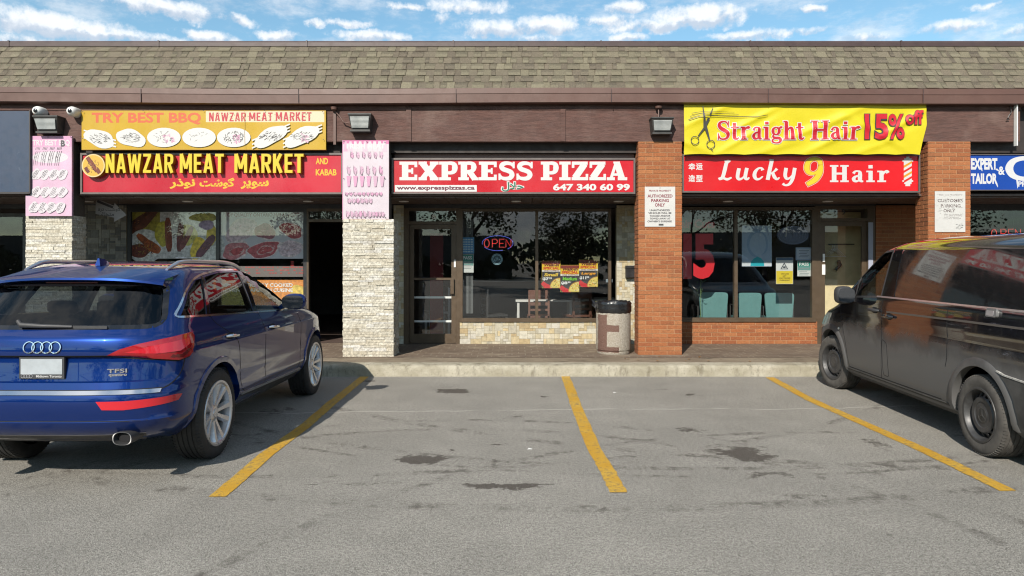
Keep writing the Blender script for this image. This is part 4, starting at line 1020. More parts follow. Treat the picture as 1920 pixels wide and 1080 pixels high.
# --- pink price posters on the stone pillars
def pink_a():
    Y = 11.13; root = empty('pink_poster', (PX(95, Y), Y, PZ(405, Y)), 'faded pink poster of kebab skewers on the left stone pillar beside the navy sign', 'poster')
    MB().box(PX(58, Y), PX(134.5, Y), Y, Y + .04, PZ(405, Y), PZ(255, Y)).box(PX(48, Y), PX(58, Y) - .0005, Y, Y + .04, PZ(405, Y), PZ(366, Y)).build('board', mat('pink_print', A(246, 204, 230), .5, var=.10, vscale=3), root)
    p = MB(); wc = A(246, 238, 244); dk = [A(96, 90, 96), A(70, 66, 72), A(130, 120, 128)]; s = Y / 1320
    p.flat([(PX(58, Y), PZ(275, Y)), (PX(134.5, Y), PZ(275, Y)), (PX(134.5, Y), PZ(255, Y)), (PX(58, Y), PZ(255, Y))], Y - .0003, A(245, 182, 220))
    text(p, 'TRY BEST BBQ', (61, 262, 131, 275), Y - .0005, wc, bold=.04)
    text(p, 'B', (114, 263, 122, 275), Y - .0007, A(90, 84, 92), bold=.05)
    p.ell(PX(94, Y), PZ(295, Y), 34 * s, 11 * s, Y, wc, .0)
    for k in range(4):
        x = PX(68 + k * 13.5, Y); z = PZ(295, Y)
        for j in range(3): p.line([(x + j * .03, z + .10), (x - .03 + j * .03, z), (x - .05 + j * .03, z - .13)], .006, Y, random.choice(dk))
        scatter(p, x, z, .04, .07, 12, Y, dk, .03, .005, -1.1)
        for j in range(4): p.line([(x + j * .02, z + .16), (x + j * .02 - .012, z + .12)], .007, Y, dk[2])
    for v in (327, 360, 389):
        for k in range(4):
            x, z = PX((64 if v > 380 else 68) + k * 16.5, Y), PZ(v, Y); p.ell(x, z, 8.8 * s, 11 * s, Y, wc, -.6, wob=.08)
            for j in (-1, 0, 1): p.line([(x - .05 + j * .022, z - .06), (x + .03 + j * .022, z + .07)], .006, Y, random.choice(dk))
            scatter(p, x, z, .045, .07, 12, Y, dk, .03, .005, .9)
    for u, v in ((91, 257), (133, 257), (91, 392), (84, 392)): p.ell(PX(u, Y), PZ(v, Y), .008, .008, Y, (.03,) * 3, n=8)
    p.build('printing', MATTR, root)
pink_a()
def pink_b():
    Y = 11.13; root = empty('price_poster', (PX(685, Y), Y, PZ(412, Y)), 'tall faded white and pink price poster on the stone pillar left of the pizza shop', 'poster')
    x0, x1, z0, z1 = PX(642, Y), PX(729, Y), PZ(412, Y), PZ(263, Y)
    MB().box(x0, x1, Y, Y + .04, z0, z1).build('board', mat('faded_print', A(240, 226, 236), .5, var=.05), root)
    p = MB(); s = Y / 1320; dk = [A(110, 104, 110), A(84, 80, 86), A(150, 140, 150)]; pk = [A(238, 176, 212), A(240, 196, 222), A(232, 188, 214)]
    p.flat([(x0, PZ(270, Y)), (x1, PZ(270, Y)), (x1, z1), (x0, z1)], Y - .0003, A(236, 132, 186)); p.flat([(x0, z0), (x1, z0), (x1, z0 + .012), (x0, z0 + .012)], Y - .0003, A(214, 60, 96))
    p.flat([(x0, z0), (x0 + .012, z0), (x0 + .012, z1), (x0, z1)], Y - .0003, A(240, 170, 206))
    for k in range(9): p.flat([(PX(644 + k * 9.2, Y), PZ(284, Y)), (PX(652 + k * 9.2, Y), PZ(284, Y)), (PX(650 + k * 9.2, Y), PZ(265, Y)), (PX(646 + k * 9, Y), PZ(265, Y))], Y - .0004, random.choice([A(244, 214, 232), A(240, 190, 218), A(248, 232, 240)]))
    text(p, 'FRESH MEAT', (650, 269, 722, 279), Y - .0008, A(250, 246, 248), bold=.04)
    for v, n, u0, du, h in ((291, 6, 660, 11, 9), (320, 6, 654, 12, 12), (364, 9, 650, 8, 5), (377, 6, 655, 8, 7), (402, 6, 652, 8, 9), (402, 5, 694, 6, 7)):
        for k in range(n):
            x, z = PX(u0 + k * du, Y), PZ(v, Y)
            p.ell(x, z, 3.8 * s, h * s * .7, Y, random.choice(pk), random.uniform(-.3, .3), 10, wob=.12)
            p.line([(x - 3 * s, z + h * s * .8), (x - 2.2 * s, z - h * s * .4), (x + 1.5 * s, z - h * s * .8), (x + 3 * s, z)], [.003, .010, .012, .004], Y, random.choice(dk))
            scatter(p, x, z, .03, h * s * .7, 4, Y, dk, .03, .006, 1.2)
    for k in range(6): p.flat([(PX(652 + k * 12.5, Y), PZ(350, Y)), (PX(656 + k * 12.5, Y), PZ(350, Y)), (PX(658.5 + k * 12.5, Y), PZ(330, Y)), (PX(650 + k * 12.5, Y), PZ(330, Y))], Y, random.choice(pk))
    for u, v in ((645, 265), (688, 266), (722, 267), (645, 335), (722, 335), (723, 408)): p.ell(PX(u, Y), PZ(v, Y), .008, .008, Y, (.03,) * 3, n=8)
    p.build('printing', MATTR, root)
pink_b()

# --- parking notices on the brick pillars
def notice_a():
    Y = Y_PIL - .012; root = empty('parking_notice', (PX(1237, Y), Y, PZ(425, Y)), 'white notice reading AUTHORIZED PARKING ONLY on the brick pillar beside the pizza shop', 'notice')
    MB().box(PX(1209, Y), PX(1266, Y), Y, Y + .008, PZ(425, Y), PZ(350, Y)).build('plate', mat('notice_white', A(240, 238, 234), .45, var=.04), root)
    p = MB(); rd, bk = A(150, 40, 66), A(60, 56, 66)
    text(p, 'PRIVATE PROPERTY', (1217, 356, 1258, 359.5), Y, rd, bold=.02)
    text(p, 'AUTHORIZED', (1214, 364.5, 1261, 370.5), Y, rd, bold=.03); text(p, 'PARKING', (1221, 373, 1254, 379), Y, rd, bold=.03); text(p, 'ONLY', (1228, 381, 1247, 387.5), Y, rd, bold=.03)
    for i, (s, a, b) in enumerate((('UNAUTHORIZED', 1218, 1256), ('VEHICLES WILL BE', 1215.5, 1259), ('TAGGED AND/OR', 1218, 1257), ('TOWED AWAY AT', 1218, 1257), ("OWNER'S EXPENSE", 1214, 1259.5))): text(p, s, (a, 392.5 + i * 5.2, b, 396 + i * 5.2), Y, bk, bold=.03)
    p.flat([(PX(1235, Y), PZ(423, Y)), (PX(1244, Y), PZ(423, Y)), (PX(1244, Y), PZ(419.5, Y)), (PX(1235, Y), PZ(419.5, Y))], Y - .001, A(90, 90, 90))
    for v in (352.5,): p.ell(PX(1237.5, Y), PZ(v, Y), .008, .008, Y, (.04,) * 3, n=8)
    p.build('printing', MATTR, root)
    Y = Y_PIL - .012; root = empty('parking_notice', (PX(1781, Y), Y, PZ(435, Y)), 'worn white notice with peeled letters CUSTOMER PARKING ONLY on the brick pillar above the van', 'notice')
    MB().box(PX(1753, Y), PX(1810, Y), Y, Y + .008, PZ(435, Y), PZ(358.5, Y)).build('plate', mat('notice_white'), root)
    p = MB(); g = A(128, 112, 110); w = A(240, 238, 234)
    text(p, 'PRIVATE PROPERTY', (1761, 364, 1804, 367), Y, A(170, 160, 158)); text(p, 'CUSTOMER', (1758, 373, 1806, 379), Y, g, bold=.02); text(p, 'PARKING', (1764, 383, 1801, 389), Y, g, bold=.02); text(p, 'ONLY', (1769, 392, 1791, 398), Y, g, bold=.02)
    text(p, 'TO SHOPPING', (1770, 401.5, 1804, 405.5), Y, A(176, 168, 166)); text(p, 'TOW AREA', (1770, 407, 1802, 411), Y, A(176, 168, 166))
    for _ in range(60): p.ell(PX(random.uniform(1757, 1807), Y), PZ(random.uniform(362, 412), Y), random.uniform(.006, .022), random.uniform(.005, .014), Y - .002, w, n=7, wob=.3)
    scatter(p, PX(1798, Y), PZ(424, Y), .06, .05, 16, Y, [A(120, 120, 120), A(170, 165, 160)], .03, .006, 0)
    p.build('printing', MATTR, root)
notice_a()

# --- arrow sign hanging by the meat market
def arrow():
    Y = 11.9; q = lambda pts: [(PX(u, Y), PZ(v, Y)) for u, v in pts]
    root = empty('arrow_sign', (PX(207, Y), Y, PZ(415, Y)), 'white arrow sign with Persian script hanging by the meat market window', 'sign')
    MB().prism(q([(179, 401), (214, 408), (214, 416), (237, 403), (214, 380), (214, 386), (180, 372)][::1]), Y, Y + .012).build('arrow_board', mat('arrow_white', A(214, 208, 206), .5, var=.08), root)
    p = MB(); p.line(q([(182, 377), (212, 389)]), .04, Y, (.05, .045, .05))
    text(p, '\ufe93\ufeb0\ufe97 \ufe96\ufeb7\ufeee\ufb94', (184, 389, 226, 397), Y, (.06,) * 3, bold=.02); text(p, '\ufe94\ufedf\ufea8\ufe98\ufee3', (190, 398, 214, 405), Y, (.06,) * 3, bold=.02)
    p.build('printing', MATTR, root)
    g = MB()
    for u in (184, 222): g.tube([(PX(u, Y), Y + .006, PZ(376 if u < 200 else 392, Y)), (PX(u, Y), Y + .006, 2.68)], .004, 6)
    g.build('hanging_wire', M_signdk, root)
arrow()

# --- wall lights, cameras, conduits
M_pack = mat('wall_light_case', (.03, .028, .026), .5, var=.2)
M_lens = mat('prismatic_lens', A(190, 190, 184), .2, coat=.8, var=.18, vscale=6)
def wall_light(u0, u1, v0, v1, label, turn=0.0):
    Y = 11.0; x0, x1, z0, z1 = PX(u0, Y), PX(u1, Y), PZ(v1, Y), PZ(v0, Y)
    root = empty('wall_light', ((x0 + x1) / 2, Y_BAND, z0), label, 'wall light', 'wall lights on the wood band')
    g = MB(); t = .025; yb = Y_BAND - .001
    # wedge case: deep at the top, lens leaning back towards the bottom
    P = lambda x, y, z: (x, y, z)
    vs = [P(x0 - .01, Y, z1), P(x1 + .01, Y, z1), P(x1 + .01, yb, z1 + .0), P(x0 - .01, yb, z1), P(x0 + .03, Y + .06, z0), P(x1 - .03, Y + .06, z0), P(x1 - .01, yb, z0), P(x0 + .01, yb, z0)]
    g.add(vs, [(3, 2, 1, 0), (4, 5, 6, 7), (0, 1, 5, 4), (1, 2, 6, 5), (2, 3, 7, 6), (3, 0, 4, 7)])
    g.box(x0 - .016, x1 + .016, Y - .012, yb, z1 + .001, z1 + .022); g.box(x0 + .01, x1 - .01, Y + .03, yb, z0 - .03, z0 - .001)
    g.build('light_case', M_pack, root)
    h = MB(); n = 9; a, b = x0 + .018, x1 - .018; top, bot = z1 - .03, z0 + .03
    for k in range(n):
        f0, f1 = k / n, (k + 1) / n; zz0, zz1 = top + (bot - top) * f0, top + (bot - top) * f1
        y0_, y1_ = Y - .010 + .045 * f0, Y - .010 + .045 * f1
        h.add([(a + .02 * f0, y0_, zz0), (b - .02 * f0, y0_, zz0), (b - .02 * f1, y1_ - .006, zz1), (a + .02 * f1, y1_ - .006, zz1)], [(3, 2, 1, 0)])
        h.add([(a + .02 * f1, y1_, zz1), (b - .02 * f1, y1_, zz1), (b - .02 * f1, y1_ - .006, zz1), (a + .02 * f1, y1_ - .006, zz1)], [(0, 1, 2, 3)])
    h.build('light_lens', M_lens, root)
    return root
wall_light(63, 106, 219, 245, 'dark wall light above the pink kebab poster at left')
r = wall_light(654, 694, 215, 242, 'dark wall light above the white price poster between the two red signs')
g = MB(); x = PX(622, 11.0); g.tube([(x, 11.17, PZ(203, 11.0)), (PX(632, 11.0), 11.16, PZ(214, 11)), (PX(640, 11.0), 11.14, PZ(226, 11)), (PX(653, 11.0), 11.12, PZ(229, 11))], .010, 8); g.lathe([(.052, 4.09), (.045, 4.05), (.02, 4.035)], (x, 11.14, 0), n=16)
g.box(x - .02, x + .02, 11.178, 11.199, PZ(268, 11.03), PZ(208, 11.03)); g.build('conduit', M_brown, r)
r = wall_light(1223, 1262, 222, 247, 'dark wall light above the brick pillar left of the yellow banner')
g = MB(); x = PX(1238, 11.0); g.lathe([(.055, 4.10), (.05, 4.07), (.02, 4.055)], (x, 11.13, 0), n=16); g.tube([(x, 11.13, 4.07), (x, 11.11, PZ(221, 11.0))], .010, 8); g.build('conduit', M_brown, r)

def dome_cam(u, v, label):
    Y = 11.08; x, z = PX(u, Y), PZ(v, Y)
    root = empty('security_camera', (x, Y_BAND, z), label, 'camera', 'security cameras under the fascia')
    g = MB().lathe([(.0, -.085), (.035, -.082), (.06, -.06), (.075, -.02), (.078, .03), (.078, .118)], (x, Y, z), 'y', 24); g.build('camera_body', M_white, root, smooth=40)
    g = MB().lathe([(.0, -.094), (.02, -.092), (.032, -.084)], (x + .006, Y, z - .006), 'y', 20); g.build('lens', mat('camera_lens', (.01, .01, .012), .1), root, smooth=40)
dome_cam(72, 208.5, 'white dome camera above the wall light at the far left'); dome_cam(136, 209, 'white dome camera beside the yellow barbecue board')
r = empty('downpipe', (PX(1917, 11.0), 11.15, 3.5), 'white pipe and loose cable at the right end of the wood band', 'pipe')
MB().box(PX(1917, 11.0), PX(1919, 11.0), 11.12, 11.19, 3.48, 4.12).build('pipe', M_white, r)
MB().tube([(PX(u, 11.0), 11.17, PZ(v, 11.0)) for u, v in ((1909, 195), (1911, 206), (1907, 211), (1904, 217), (1907, 220), (1901, 221))], .008, 6).build('cable', M_signdk, r)
M_photo = mat('photo_print', rough=.5, attr=True, var=.38, vscale=17)
# ------------------------------------------------------------------ things on and behind the glass
YG = Y_SF + .052                                   # just behind the panes
def poster(name, label, cat, u0, u1, v0, v1, Y, col, draw, th=.004, group=None):
    root = empty(name, ((PX(u0, Y) + PX(u1, Y)) / 2, Y, PZ(v1, Y)), label, cat, group)
    MB().box(PX(u0, Y), PX(u1, Y), Y, Y + th, PZ(v1, Y), PZ(v0, Y)).build('sheet', mat('paper_' + name + str(len(MATS)), col, .6, var=.05), root)
    p = MB(); draw(p, Y); p.build('printing', M_photo if draw.__name__ in ('food', 'meat', 'cuisine') else MATTR, root); return root
def rect(p, Y, u0, v0, u1, v1, c): p.flat([(PX(u0, Y), PZ(v1, Y)), (PX(u1, Y), PZ(v1, Y)), (PX(u1, Y), PZ(v0, Y)), (PX(u0, Y), PZ(v0, Y))], Y, c)
def blob(p, Y, u, v, ru, rv, c, rot=0.0, wob=.06, n=24): s = Y / 1320; p.ell(PX(u, Y), PZ(v, Y), ru * s, rv * s, Y, c, rot, n, wob=wob)

B_ = lambda r, g, b: A(r, g, b, 1.45)                # posters read against the shade of the canopy
def food(p, Y):
    s = Y / 1320
    rect(p, Y, 245.5, 394.5, 402.5, 484.5, B_(226, 222, 222))
    def kebab(u, v, L, w, rot, c):
        dx, dz = math.cos(rot), math.sin(rot); cx, cz = PX(u, Y), PZ(v, Y)
        p.line([(cx - dx * L * s * k, cz - dz * L * s * k) for k in (-1, -.7, 0, .7, 1)], [w * s * k for k in (.5, 1, 1.1, 1, .5)], Y, c)
        scatter(p, cx, cz, L * s * .55, w * s * .5, 22, Y, [B_(90, 40, 20), B_(200, 120, 60), B_(60, 26, 16)], .035, .008, rot)
    rect(p, Y, 245.5, 394.5, 300, 440, B_(176, 160, 60))
    kebab(262, 415, 30, 16, .6, B_(96, 44, 28)); kebab(282, 405, 30, 13, .9, B_(110, 52, 34)); kebab(252, 432, 16, 12, .5, B_(120, 56, 30))
    for u, v, r in ((328, 440, 36), (272, 462, 34), (386, 462, 36), (378, 412, 34)): blob(p, Y, u, v, r, r * .95, B_(232, 230, 228), wob=0); blob(p, Y, u, v, r * .86, r * .8, B_(244, 242, 238), wob=0)
    blob(p, Y, 305, 438, 14, 24, B_(216, 200, 60)); blob(p, Y, 352, 440, 18, 20, B_(236, 226, 130)); kebab(316, 440, 32, 12, 1.62, B_(140, 62, 34)); kebab(338, 444, 28, 11, 1.5, B_(120, 56, 60)); kebab(350, 446, 24, 10, 1.1, B_(150, 80, 80))
    blob(p, Y, 262, 470, 20, 13, B_(120, 50, 40)); blob(p, Y, 285, 462, 20, 9, B_(190, 96, 40), -.6); kebab(276, 455, 24, 12, -.7, B_(176, 84, 34)); scatter(p, PX(270, Y), PZ(466, Y), .22, .14, 70, Y, [B_(80, 30, 30), B_(206, 120, 40), B_(170, 150, 60), B_(60, 34, 20)], .04, .012)
    blob(p, Y, 372, 466, 14, 22, B_(230, 204, 70), -.3); blob(p, Y, 397, 440, 10, 20, B_(224, 204, 90)); kebab(386, 462, 26, 14, .9, B_(110, 70, 84)); blob(p, Y, 382, 408, 26, 8, B_(190, 186, 96)); scatter(p, PX(382, Y), PZ(406, Y), .2, .07, 60, Y, [B_(130, 140, 60), B_(200, 196, 120), B_(170, 150, 80)], .04, .01)
    blob(p, Y, 388, 422, 14, 9, B_(176, 160, 190))
    rect(p, Y, 330, 482, 376, 484.5, B_(236, 236, 242))
poster('food_poster', 'window poster of kebab and rice plates left of the halal meat poster', 'poster', 245, 403, 394, 485, YG, B_(214, 210, 206), food)
def meat(p, Y):
    s = Y / 1320
    text(p, 'TOP QUALITY ONTARIO HALAL MEAT', (421, 399, 561, 407.5), Y, B_(160, 70, 84), bold=.03)
    def cut(u, v, ru, rv, c, rot, kind):
        blob(p, Y, u, v, ru * 1.1, rv * 1.1, B_(246, 226, 226), rot, .08); blob(p, Y, u, v, ru, rv, c, rot, .09)
        if kind: blob(p, Y, u + 2, v + 1, ru * .55, rv * .55, B_(236, 186, 184), rot, .12); blob(p, Y, u + 2, v + 1, ru * .46, rv * .44, B_(206, 84, 90), rot, .1)
        scatter(p, PX(u, Y), PZ(v, Y), ru * s * .7, rv * s * .6, 14, Y, [B_(246, 214, 212), B_(178, 70, 80)], .07, .006, rot)
    cut(452, 432, 30, 18, B_(232, 204, 214), .5, 0); cut(497, 434, 20, 14, B_(176, 104, 118), -.2, 0); cut(546, 432, 22, 13, B_(198, 84, 90), -.4, 0)
    cut(442, 470, 26, 15, B_(214, 130, 136), .3, 1); cut(495, 468, 30, 14, B_(206, 96, 104), .25, 1); cut(544, 466, 22, 14, B_(232, 206, 216), .1, 0)
poster('meat_poster', 'pale window poster headed TOP QUALITY ONTARIO HALAL MEAT with raw cuts', 'poster', 411, 571, 395, 485, YG, B_(226, 224, 232), meat)
def cuisine(p, Y):
    rect(p, Y, 400, 526, 571.5, 589.5, A(240, 150, 50)); blob(p, Y, 560, 560, 18, 26, A(250, 214, 90)); blob(p, Y, 520, 574, 40, 14, A(206, 110, 40)); blob(p, Y, 470, 572, 40, 18, A(190, 120, 60)); blob(p, Y, 548, 578, 14, 10, A(160, 60, 30)); blob(p, Y, 430, 560, 30, 26, A(176, 168, 80))
    text(p, 'EVERYDAY FRESHLY COOKED', (412, 531, 549, 538), Y, A(250, 246, 240), bold=.03); text(p, 'AUTHENTIC AFGHAN CUISINE', (410, 540.5, 549, 547.5), Y, A(250, 246, 240), bold=.03)
poster('cuisine_poster', 'orange window poster about freshly cooked authentic cuisine low behind the blue car', 'poster', 400, 572, 525, 590, YG, A(244, 150, 50), cuisine)
def led(p, Y):
    for v in (501, 506.5, 512):
        for k in range(22):
            if random.random() < .55: u = 460 + k * 5; rect(p, Y, u, v - .8, u + random.uniform(2, 5), v + .8, A(220, 70, 60))
    for v in (490, 494, 497): rect(p, Y, 545, v, 551, v + 2, A(230, 50, 50))
poster('price_board', 'grey slatted price board with red characters under the halal meat poster', 'sign', 420, 568, 499, 519, YG + .03, A(130, 120, 116), led)

# --- pizza window
def board_blue(p, Y):
    rect(p, Y, 866, 445.5, 888, 475, A(70, 150, 210))
    for i in range(6):
        for j in range(4): rect(p, Y, 867.5 + j * 5, 448 + i * 4.5, 871.5 + j * 5, 450.5 + i * 4.5, A(190, 220, 236))
poster('hours_notice', 'blue lined notice stuck on the left edge of the pizza window', 'notice', 865, 889, 445, 475.5, YG, A(120, 180, 220), board_blue)
def passcard(u0, u1, v0, v1, name, label):
    def d(p, Y):
        w = u1 - u0; rect(p, Y, u0 + .5, v0 + .5, u1 - .5, v0 + (v1 - v0) * .36, A(40, 150, 130)); rect(p, Y, u0 + .5, v0 + (v1 - v0) * .36, u1 - .5, v0 + (v1 - v0) * .62, A(120, 170, 164))
        text(p, 'PASS', (u0 + w * .14, v0 + 3, u1 - w * .14, v0 + 9.5), Y, A(246, 246, 244), bold=.03)
        for k in range(5): text(p, 'inspection notice' if k % 2 else 'food safety', (u0 + w * .15, v0 + 14 + k * 3, u1 - w * .15, v0 + 15.5 + k * 3), Y, A(130, 140, 140)) if False else rect(p, Y, u0 + w * (.14 + .05 * (k % 2)), v0 + 14 + k * 3, u1 - w * (.14 + .06 * (k % 3)), v0 + 15.1 + k * 3, A(150, 158, 158))
    poster(name, label, 'notice', u0, u1, v0, v1, YG, A(232, 236, 232), d)
passcard(865, 888, 477, 511, 'inspection_card', 'green and white PASS card on the pizza window under the blue notice')
def neon(u0, u1, v0, v1, label, oval=True):
    Y = YG + .05; root = empty('neon_sign', (PX((u0 + u1) / 2, Y), Y, PZ(v1, Y)), label, 'neon sign', 'OPEN neon signs in shop windows')
    x0, x1, z0, z1 = PX(u0, Y), PX(u1, Y), PZ(v1, Y), PZ(v0, Y); w, h = x1 - x0, z1 - z0
    L = {'O': [[(.5 + .5 * math.cos(a * .449), .5 + .5 * math.sin(a * .449)) for a in range(15)]], 'P': [[(0, 0), (0, 1), (.7, 1), (1, .85), (1, .62), (.7, .48), (0, .48)]], 'E': [[(1, 1), (0, 1), (0, 0), (1, 0)], [(0, .5), (.8, .5)]], 'N': [[(0, 0), (0, 1), (1, 0), (1, 1)]]}
    g = MB(); lx = [.0, .30, .54, .76] if not oval else [.04, .30, .53, .74]
    for ch, x in zip('OPEN', lx):
        sc = .9 if ch == 'O' and not oval else 1
        for pl in L[ch]:
            for o, k in ((0, 1), (.012, .84)):
                g.tube([(x0 + w * (x + .22 * (.1 + (a * k + (1 - k) / 2) * .8)), Y - .004, z0 + h * (.20 if oval else .0) + h * (.58 if oval else .98) * (b * k + (1 - k) / 2)) for a, b in pl], .0034, 5)
    m = mat('neon_red', (1.0, .10, .08), .3, emit=.3)
    g.build('letter_tube', m, root)
    if oval:
        g = MB(); g.tube([(x0 + w / 2 + w * .5 * math.cos(a * .1745), Y + .01, z0 + h / 2 + h * .5 * math.sin(a * .1745)) for a in range(-5, 20)], .0034, 5).tube([(x0 + w / 2 + w * .5 * math.cos(a * .1745), Y + .01, z0 + h / 2 + h * .5 * math.sin(a * .1745)) for a in range(21, 30)], .0034, 5)
        g.build('oval_tube', mat('neon_blue', (.16, .22, 1.0), .3, emit=.4), root)
    g = MB()
    for x in (x0 + w * .25, x0 + w * .75): g.tube([(x, Y + .02, z1 - h * .1), (x, Y + .02, 2.55)], .003, 5)
    g.build('chain', M_signdk, root)
neon(904, 962, 442, 470, 'lit OPEN neon sign with blue oval in the pizza window')
neon(1857, 1916, 429, 446, 'red OPEN neon sign in the tailor window above the van roof', oval=False)
def halal(p, Y):
    blob(p, Y, 932, 486, 10.5, 10.5, A(160, 200, 214), wob=0, n=32); blob(p, Y, 932, 486, 9.6, 9.6, A(30, 60, 76), wob=0, n=32); blob(p, Y, 932, 486, 8.8, 8.8, A(160, 200, 214), wob=0, n=32); blob(p, Y, 932, 486, 7.4, 7.4, A(40, 76, 90), wob=0, n=32)
    text(p, '\ufedd\ufefc\ufea3', (926.5, 482, 938, 490), Y, A(170, 210, 222), bold=.03)
r = empty('round_sticker', (PX(932, YG), YG, PZ(497, YG)), 'round halal sticker on the pizza window below the neon sign', 'sticker')
p = MB(); p.prism([(PX(932, YG) + .09 * math.cos(a * .2618), PZ(486, YG) + .09 * math.sin(a * .2618)) for a in range(24)], YG, YG + .002, A(40, 76, 90)); halal(p, YG); p.build('sticker', MATTR, r)
def special(u0, v0, u1, v1, size, price, col, label):
    def d(p, Y):
        H = v1 - v0; w = u1 - u0; at = lambda a, b: (u0 + w * a, v0 + H * b)
        rect(p, Y, u0 + .4, v0 + .4, u1 - .4, v0 + H * .13, A(140, 40, 26)); rect(p, Y, u0 + .4, v0 + H * .13, u1 - .4, v0 + H * .40, A(250, 206, 30)); rect(p, Y, u0 + .4, v0 + H * .40, u1 - .4, v1 - .5, (.02, .018, .018))
        rect(p, Y, u0 + .4, v0 + H * .34, u1 - .4, v0 + H * .40, A(246, 244, 238))
        text(p, 'Walk-in', (u0 + w * .12, v0 + H * .10, u0 + w * .92, v0 + H * .21), Y, A(120, 40, 20), bold=.05, shear=.2); text(p, 'SPECIAL', (u0 + w * .06, v0 + H * .22, u0 + w * .94, v0 + H * .32), Y, A(214, 60, 20), bold=.05, shear=.2)
        text(p, 'ONE TOPPING', (u0 + w * .1, v0 + H * .345, u0 + w * .92, v0 + H * .39), Y, A(140, 30, 20), bold=.03)
        text(p, size, (u0 + w * .1, v0 + H * .44, u0 + w * .9, v0 + H * .58), Y, (.02, .02, .02), bold=.10, shear=.15); text(p, size, (u0 + w * .12, v0 + H * .45, u0 + w * .88, v0 + H * .57), Y, col, bold=.04, shear=.15)
        pw = .38 if len(price) < 3 else .46
        text(p, '$' + price, (u0 + w * .04, v0 + H * .61, u0 + w * pw, v0 + H * .73), Y, A(246, 246, 244), bold=.05); text(p, '99', (u0 + w * (pw + .01), v0 + H * .61, u0 + w * (pw + .16), v0 + H * .67), Y, A(246, 246, 244), bold=.05)
        p.line([(PX(u0 + .5, Y), PZ(v0 + H * .80, Y)), (PX(u0 + w * .2, Y), PZ(v0 + H * .92, Y)), (PX(u0 + w * .55, Y), PZ(v1 - 1.5, Y))], [.07, .09, .04], Y, A(224, 34, 40))
        s = Y / 1320; cx, cz, r = PX(u1 - .6, Y), PZ(v1 - .8, Y), w * .56 * s
        fan = lambda r: [(cx, cz)] + [(cx - r * math.cos(a * .1571), cz + r * .95 * math.sin(a * .1571)) for a in range(11)]
        p.flat(fan(r)[::-1], Y, A(206, 150, 60)); p.flat(fan(r * .93)[::-1], Y, A(246, 222, 110))
        for _ in range(34):
            a, q = random.uniform(.08, 1.5), r * math.sqrt(random.uniform(.02, .72)); p.ell(cx - q * math.cos(a), cz + q * math.sin(a), random.uniform(.006, .012), random.uniform(.005, .010), Y, random.choice([A(120, 130, 50), A(210, 90, 40), A(250, 240, 190), A(230, 180, 60)]), n=7)
    poster('pizza_special', label, 'poster', u0, u1, v0, v1, YG, A(240, 210, 60), d, group='pizza price posters in the window')
special(1016, 489, 1051, 540, 'Small', '7', A(246, 206, 70), 'small pizza special price poster, left of the three in the pizza window')
special(1050.5, 497, 1086, 547.5, 'Medium', '8', A(120, 214, 40), 'medium pizza special price poster with green lettering, lowest of the three')
special(1085.5, 487, 1121, 538, 'Large', '11', A(250, 170, 30), 'large pizza special price poster, right of the three in the pizza window')
r = empty('roller_blind', (SX(877), Y_SF + .16, .7), 'gathered grey vertical blind at the left of the pizza window', 'blind')
g = MB()
for k in range(9): u = 866.5 + k * 2.4; g.box(PX(u, Y_SF + .16), PX(u + 1.3, Y_SF + .16), Y_SF + .14, Y_SF + .19, .70, 2.42)
g.build('blind_slat', mat('blind_slat', A(120, 124, 124), .6), r)
r = empty('mailbox', (SX(1181), Y_SF - .01, SZ(520)), 'black mailbox on the pale tile strip behind the bin', 'mailbox')
MB().box(SX(1172), SX(1190), Y_SF - .11, Y_SF - .008, SZ(520), SZ(503)).prism([(SX(1171), SZ(503)), (SX(1191), SZ(503)), (SX(1190), SZ(498)), (SX(1172), SZ(498))], Y_SF - .12, Y_SF - .008).build('mailbox_body', M_black, r)
r = empty('wall_switch', (SX(1142), YG, SZ(530)), 'small grey box with flag at the right edge of the pizza window', 'box')
MB().box(SX(1137), SX(1149), YG, YG + .03, SZ(529.5), SZ(523.5)).build('box', mat('switch_grey', A(150, 165, 175), .5), r)
g = MB(); g.prism([(SX(1141), SZ(568)), (SX(1145.5), SZ(568)), (SX(1144.5), SZ(544)), (SX(1143.5), SZ(538))], YG + .01, YG + .015); g.build('flag', M_white, r)

# furniture in the pizza shop
M_ch = mat('chair_wood', (.11, .05, .034), .45, var=.2); M_tb = mat('table_top', (.42, .41, .39), .4); M_blk = mat('chair_metal', (.03, .03, .03), .4)
def chair(name, loc, rz, label, mcol=M_ch, group=None):
    r = empty(name, loc, label, 'chair', group, 0)
    c, s = math.cos(rz), math.sin(rz)
    T = lambda x, y, z: (loc[0] + x * c - y * s, loc[1] + x * s + y * c, loc[2] + z)
    def B(g, x0, x1, y0, y1, z0, z1):
        n = len(g.v); g.box(x0, x1, y0, y1, z0, z1)
        for i in range(n, len(g.v)): g.v[i] = T(*g.v[i])
    g = MB(); B(g, -.21, .21, -.21, .21, .43, .47); g.build('seat', mcol, r)
    for x in (-.18, .18):
        g = MB(); B(g, x - .018, x + .018, -.21, -.17, 0, .43); g.build('leg', mcol, r)
        g = MB(); B(g, x - .018, x + .018, .17, .21, 0, .95); g.build('leg', mcol, r)
    g = MB(); B(g, -.162, .162, .175, .205, .78, .95); B(g, -.162, .162, .18, .20, .66, .72); B(g, -.162, .162, .18, .20, .56, .60); g.build('backrest', mcol, r)
    return r
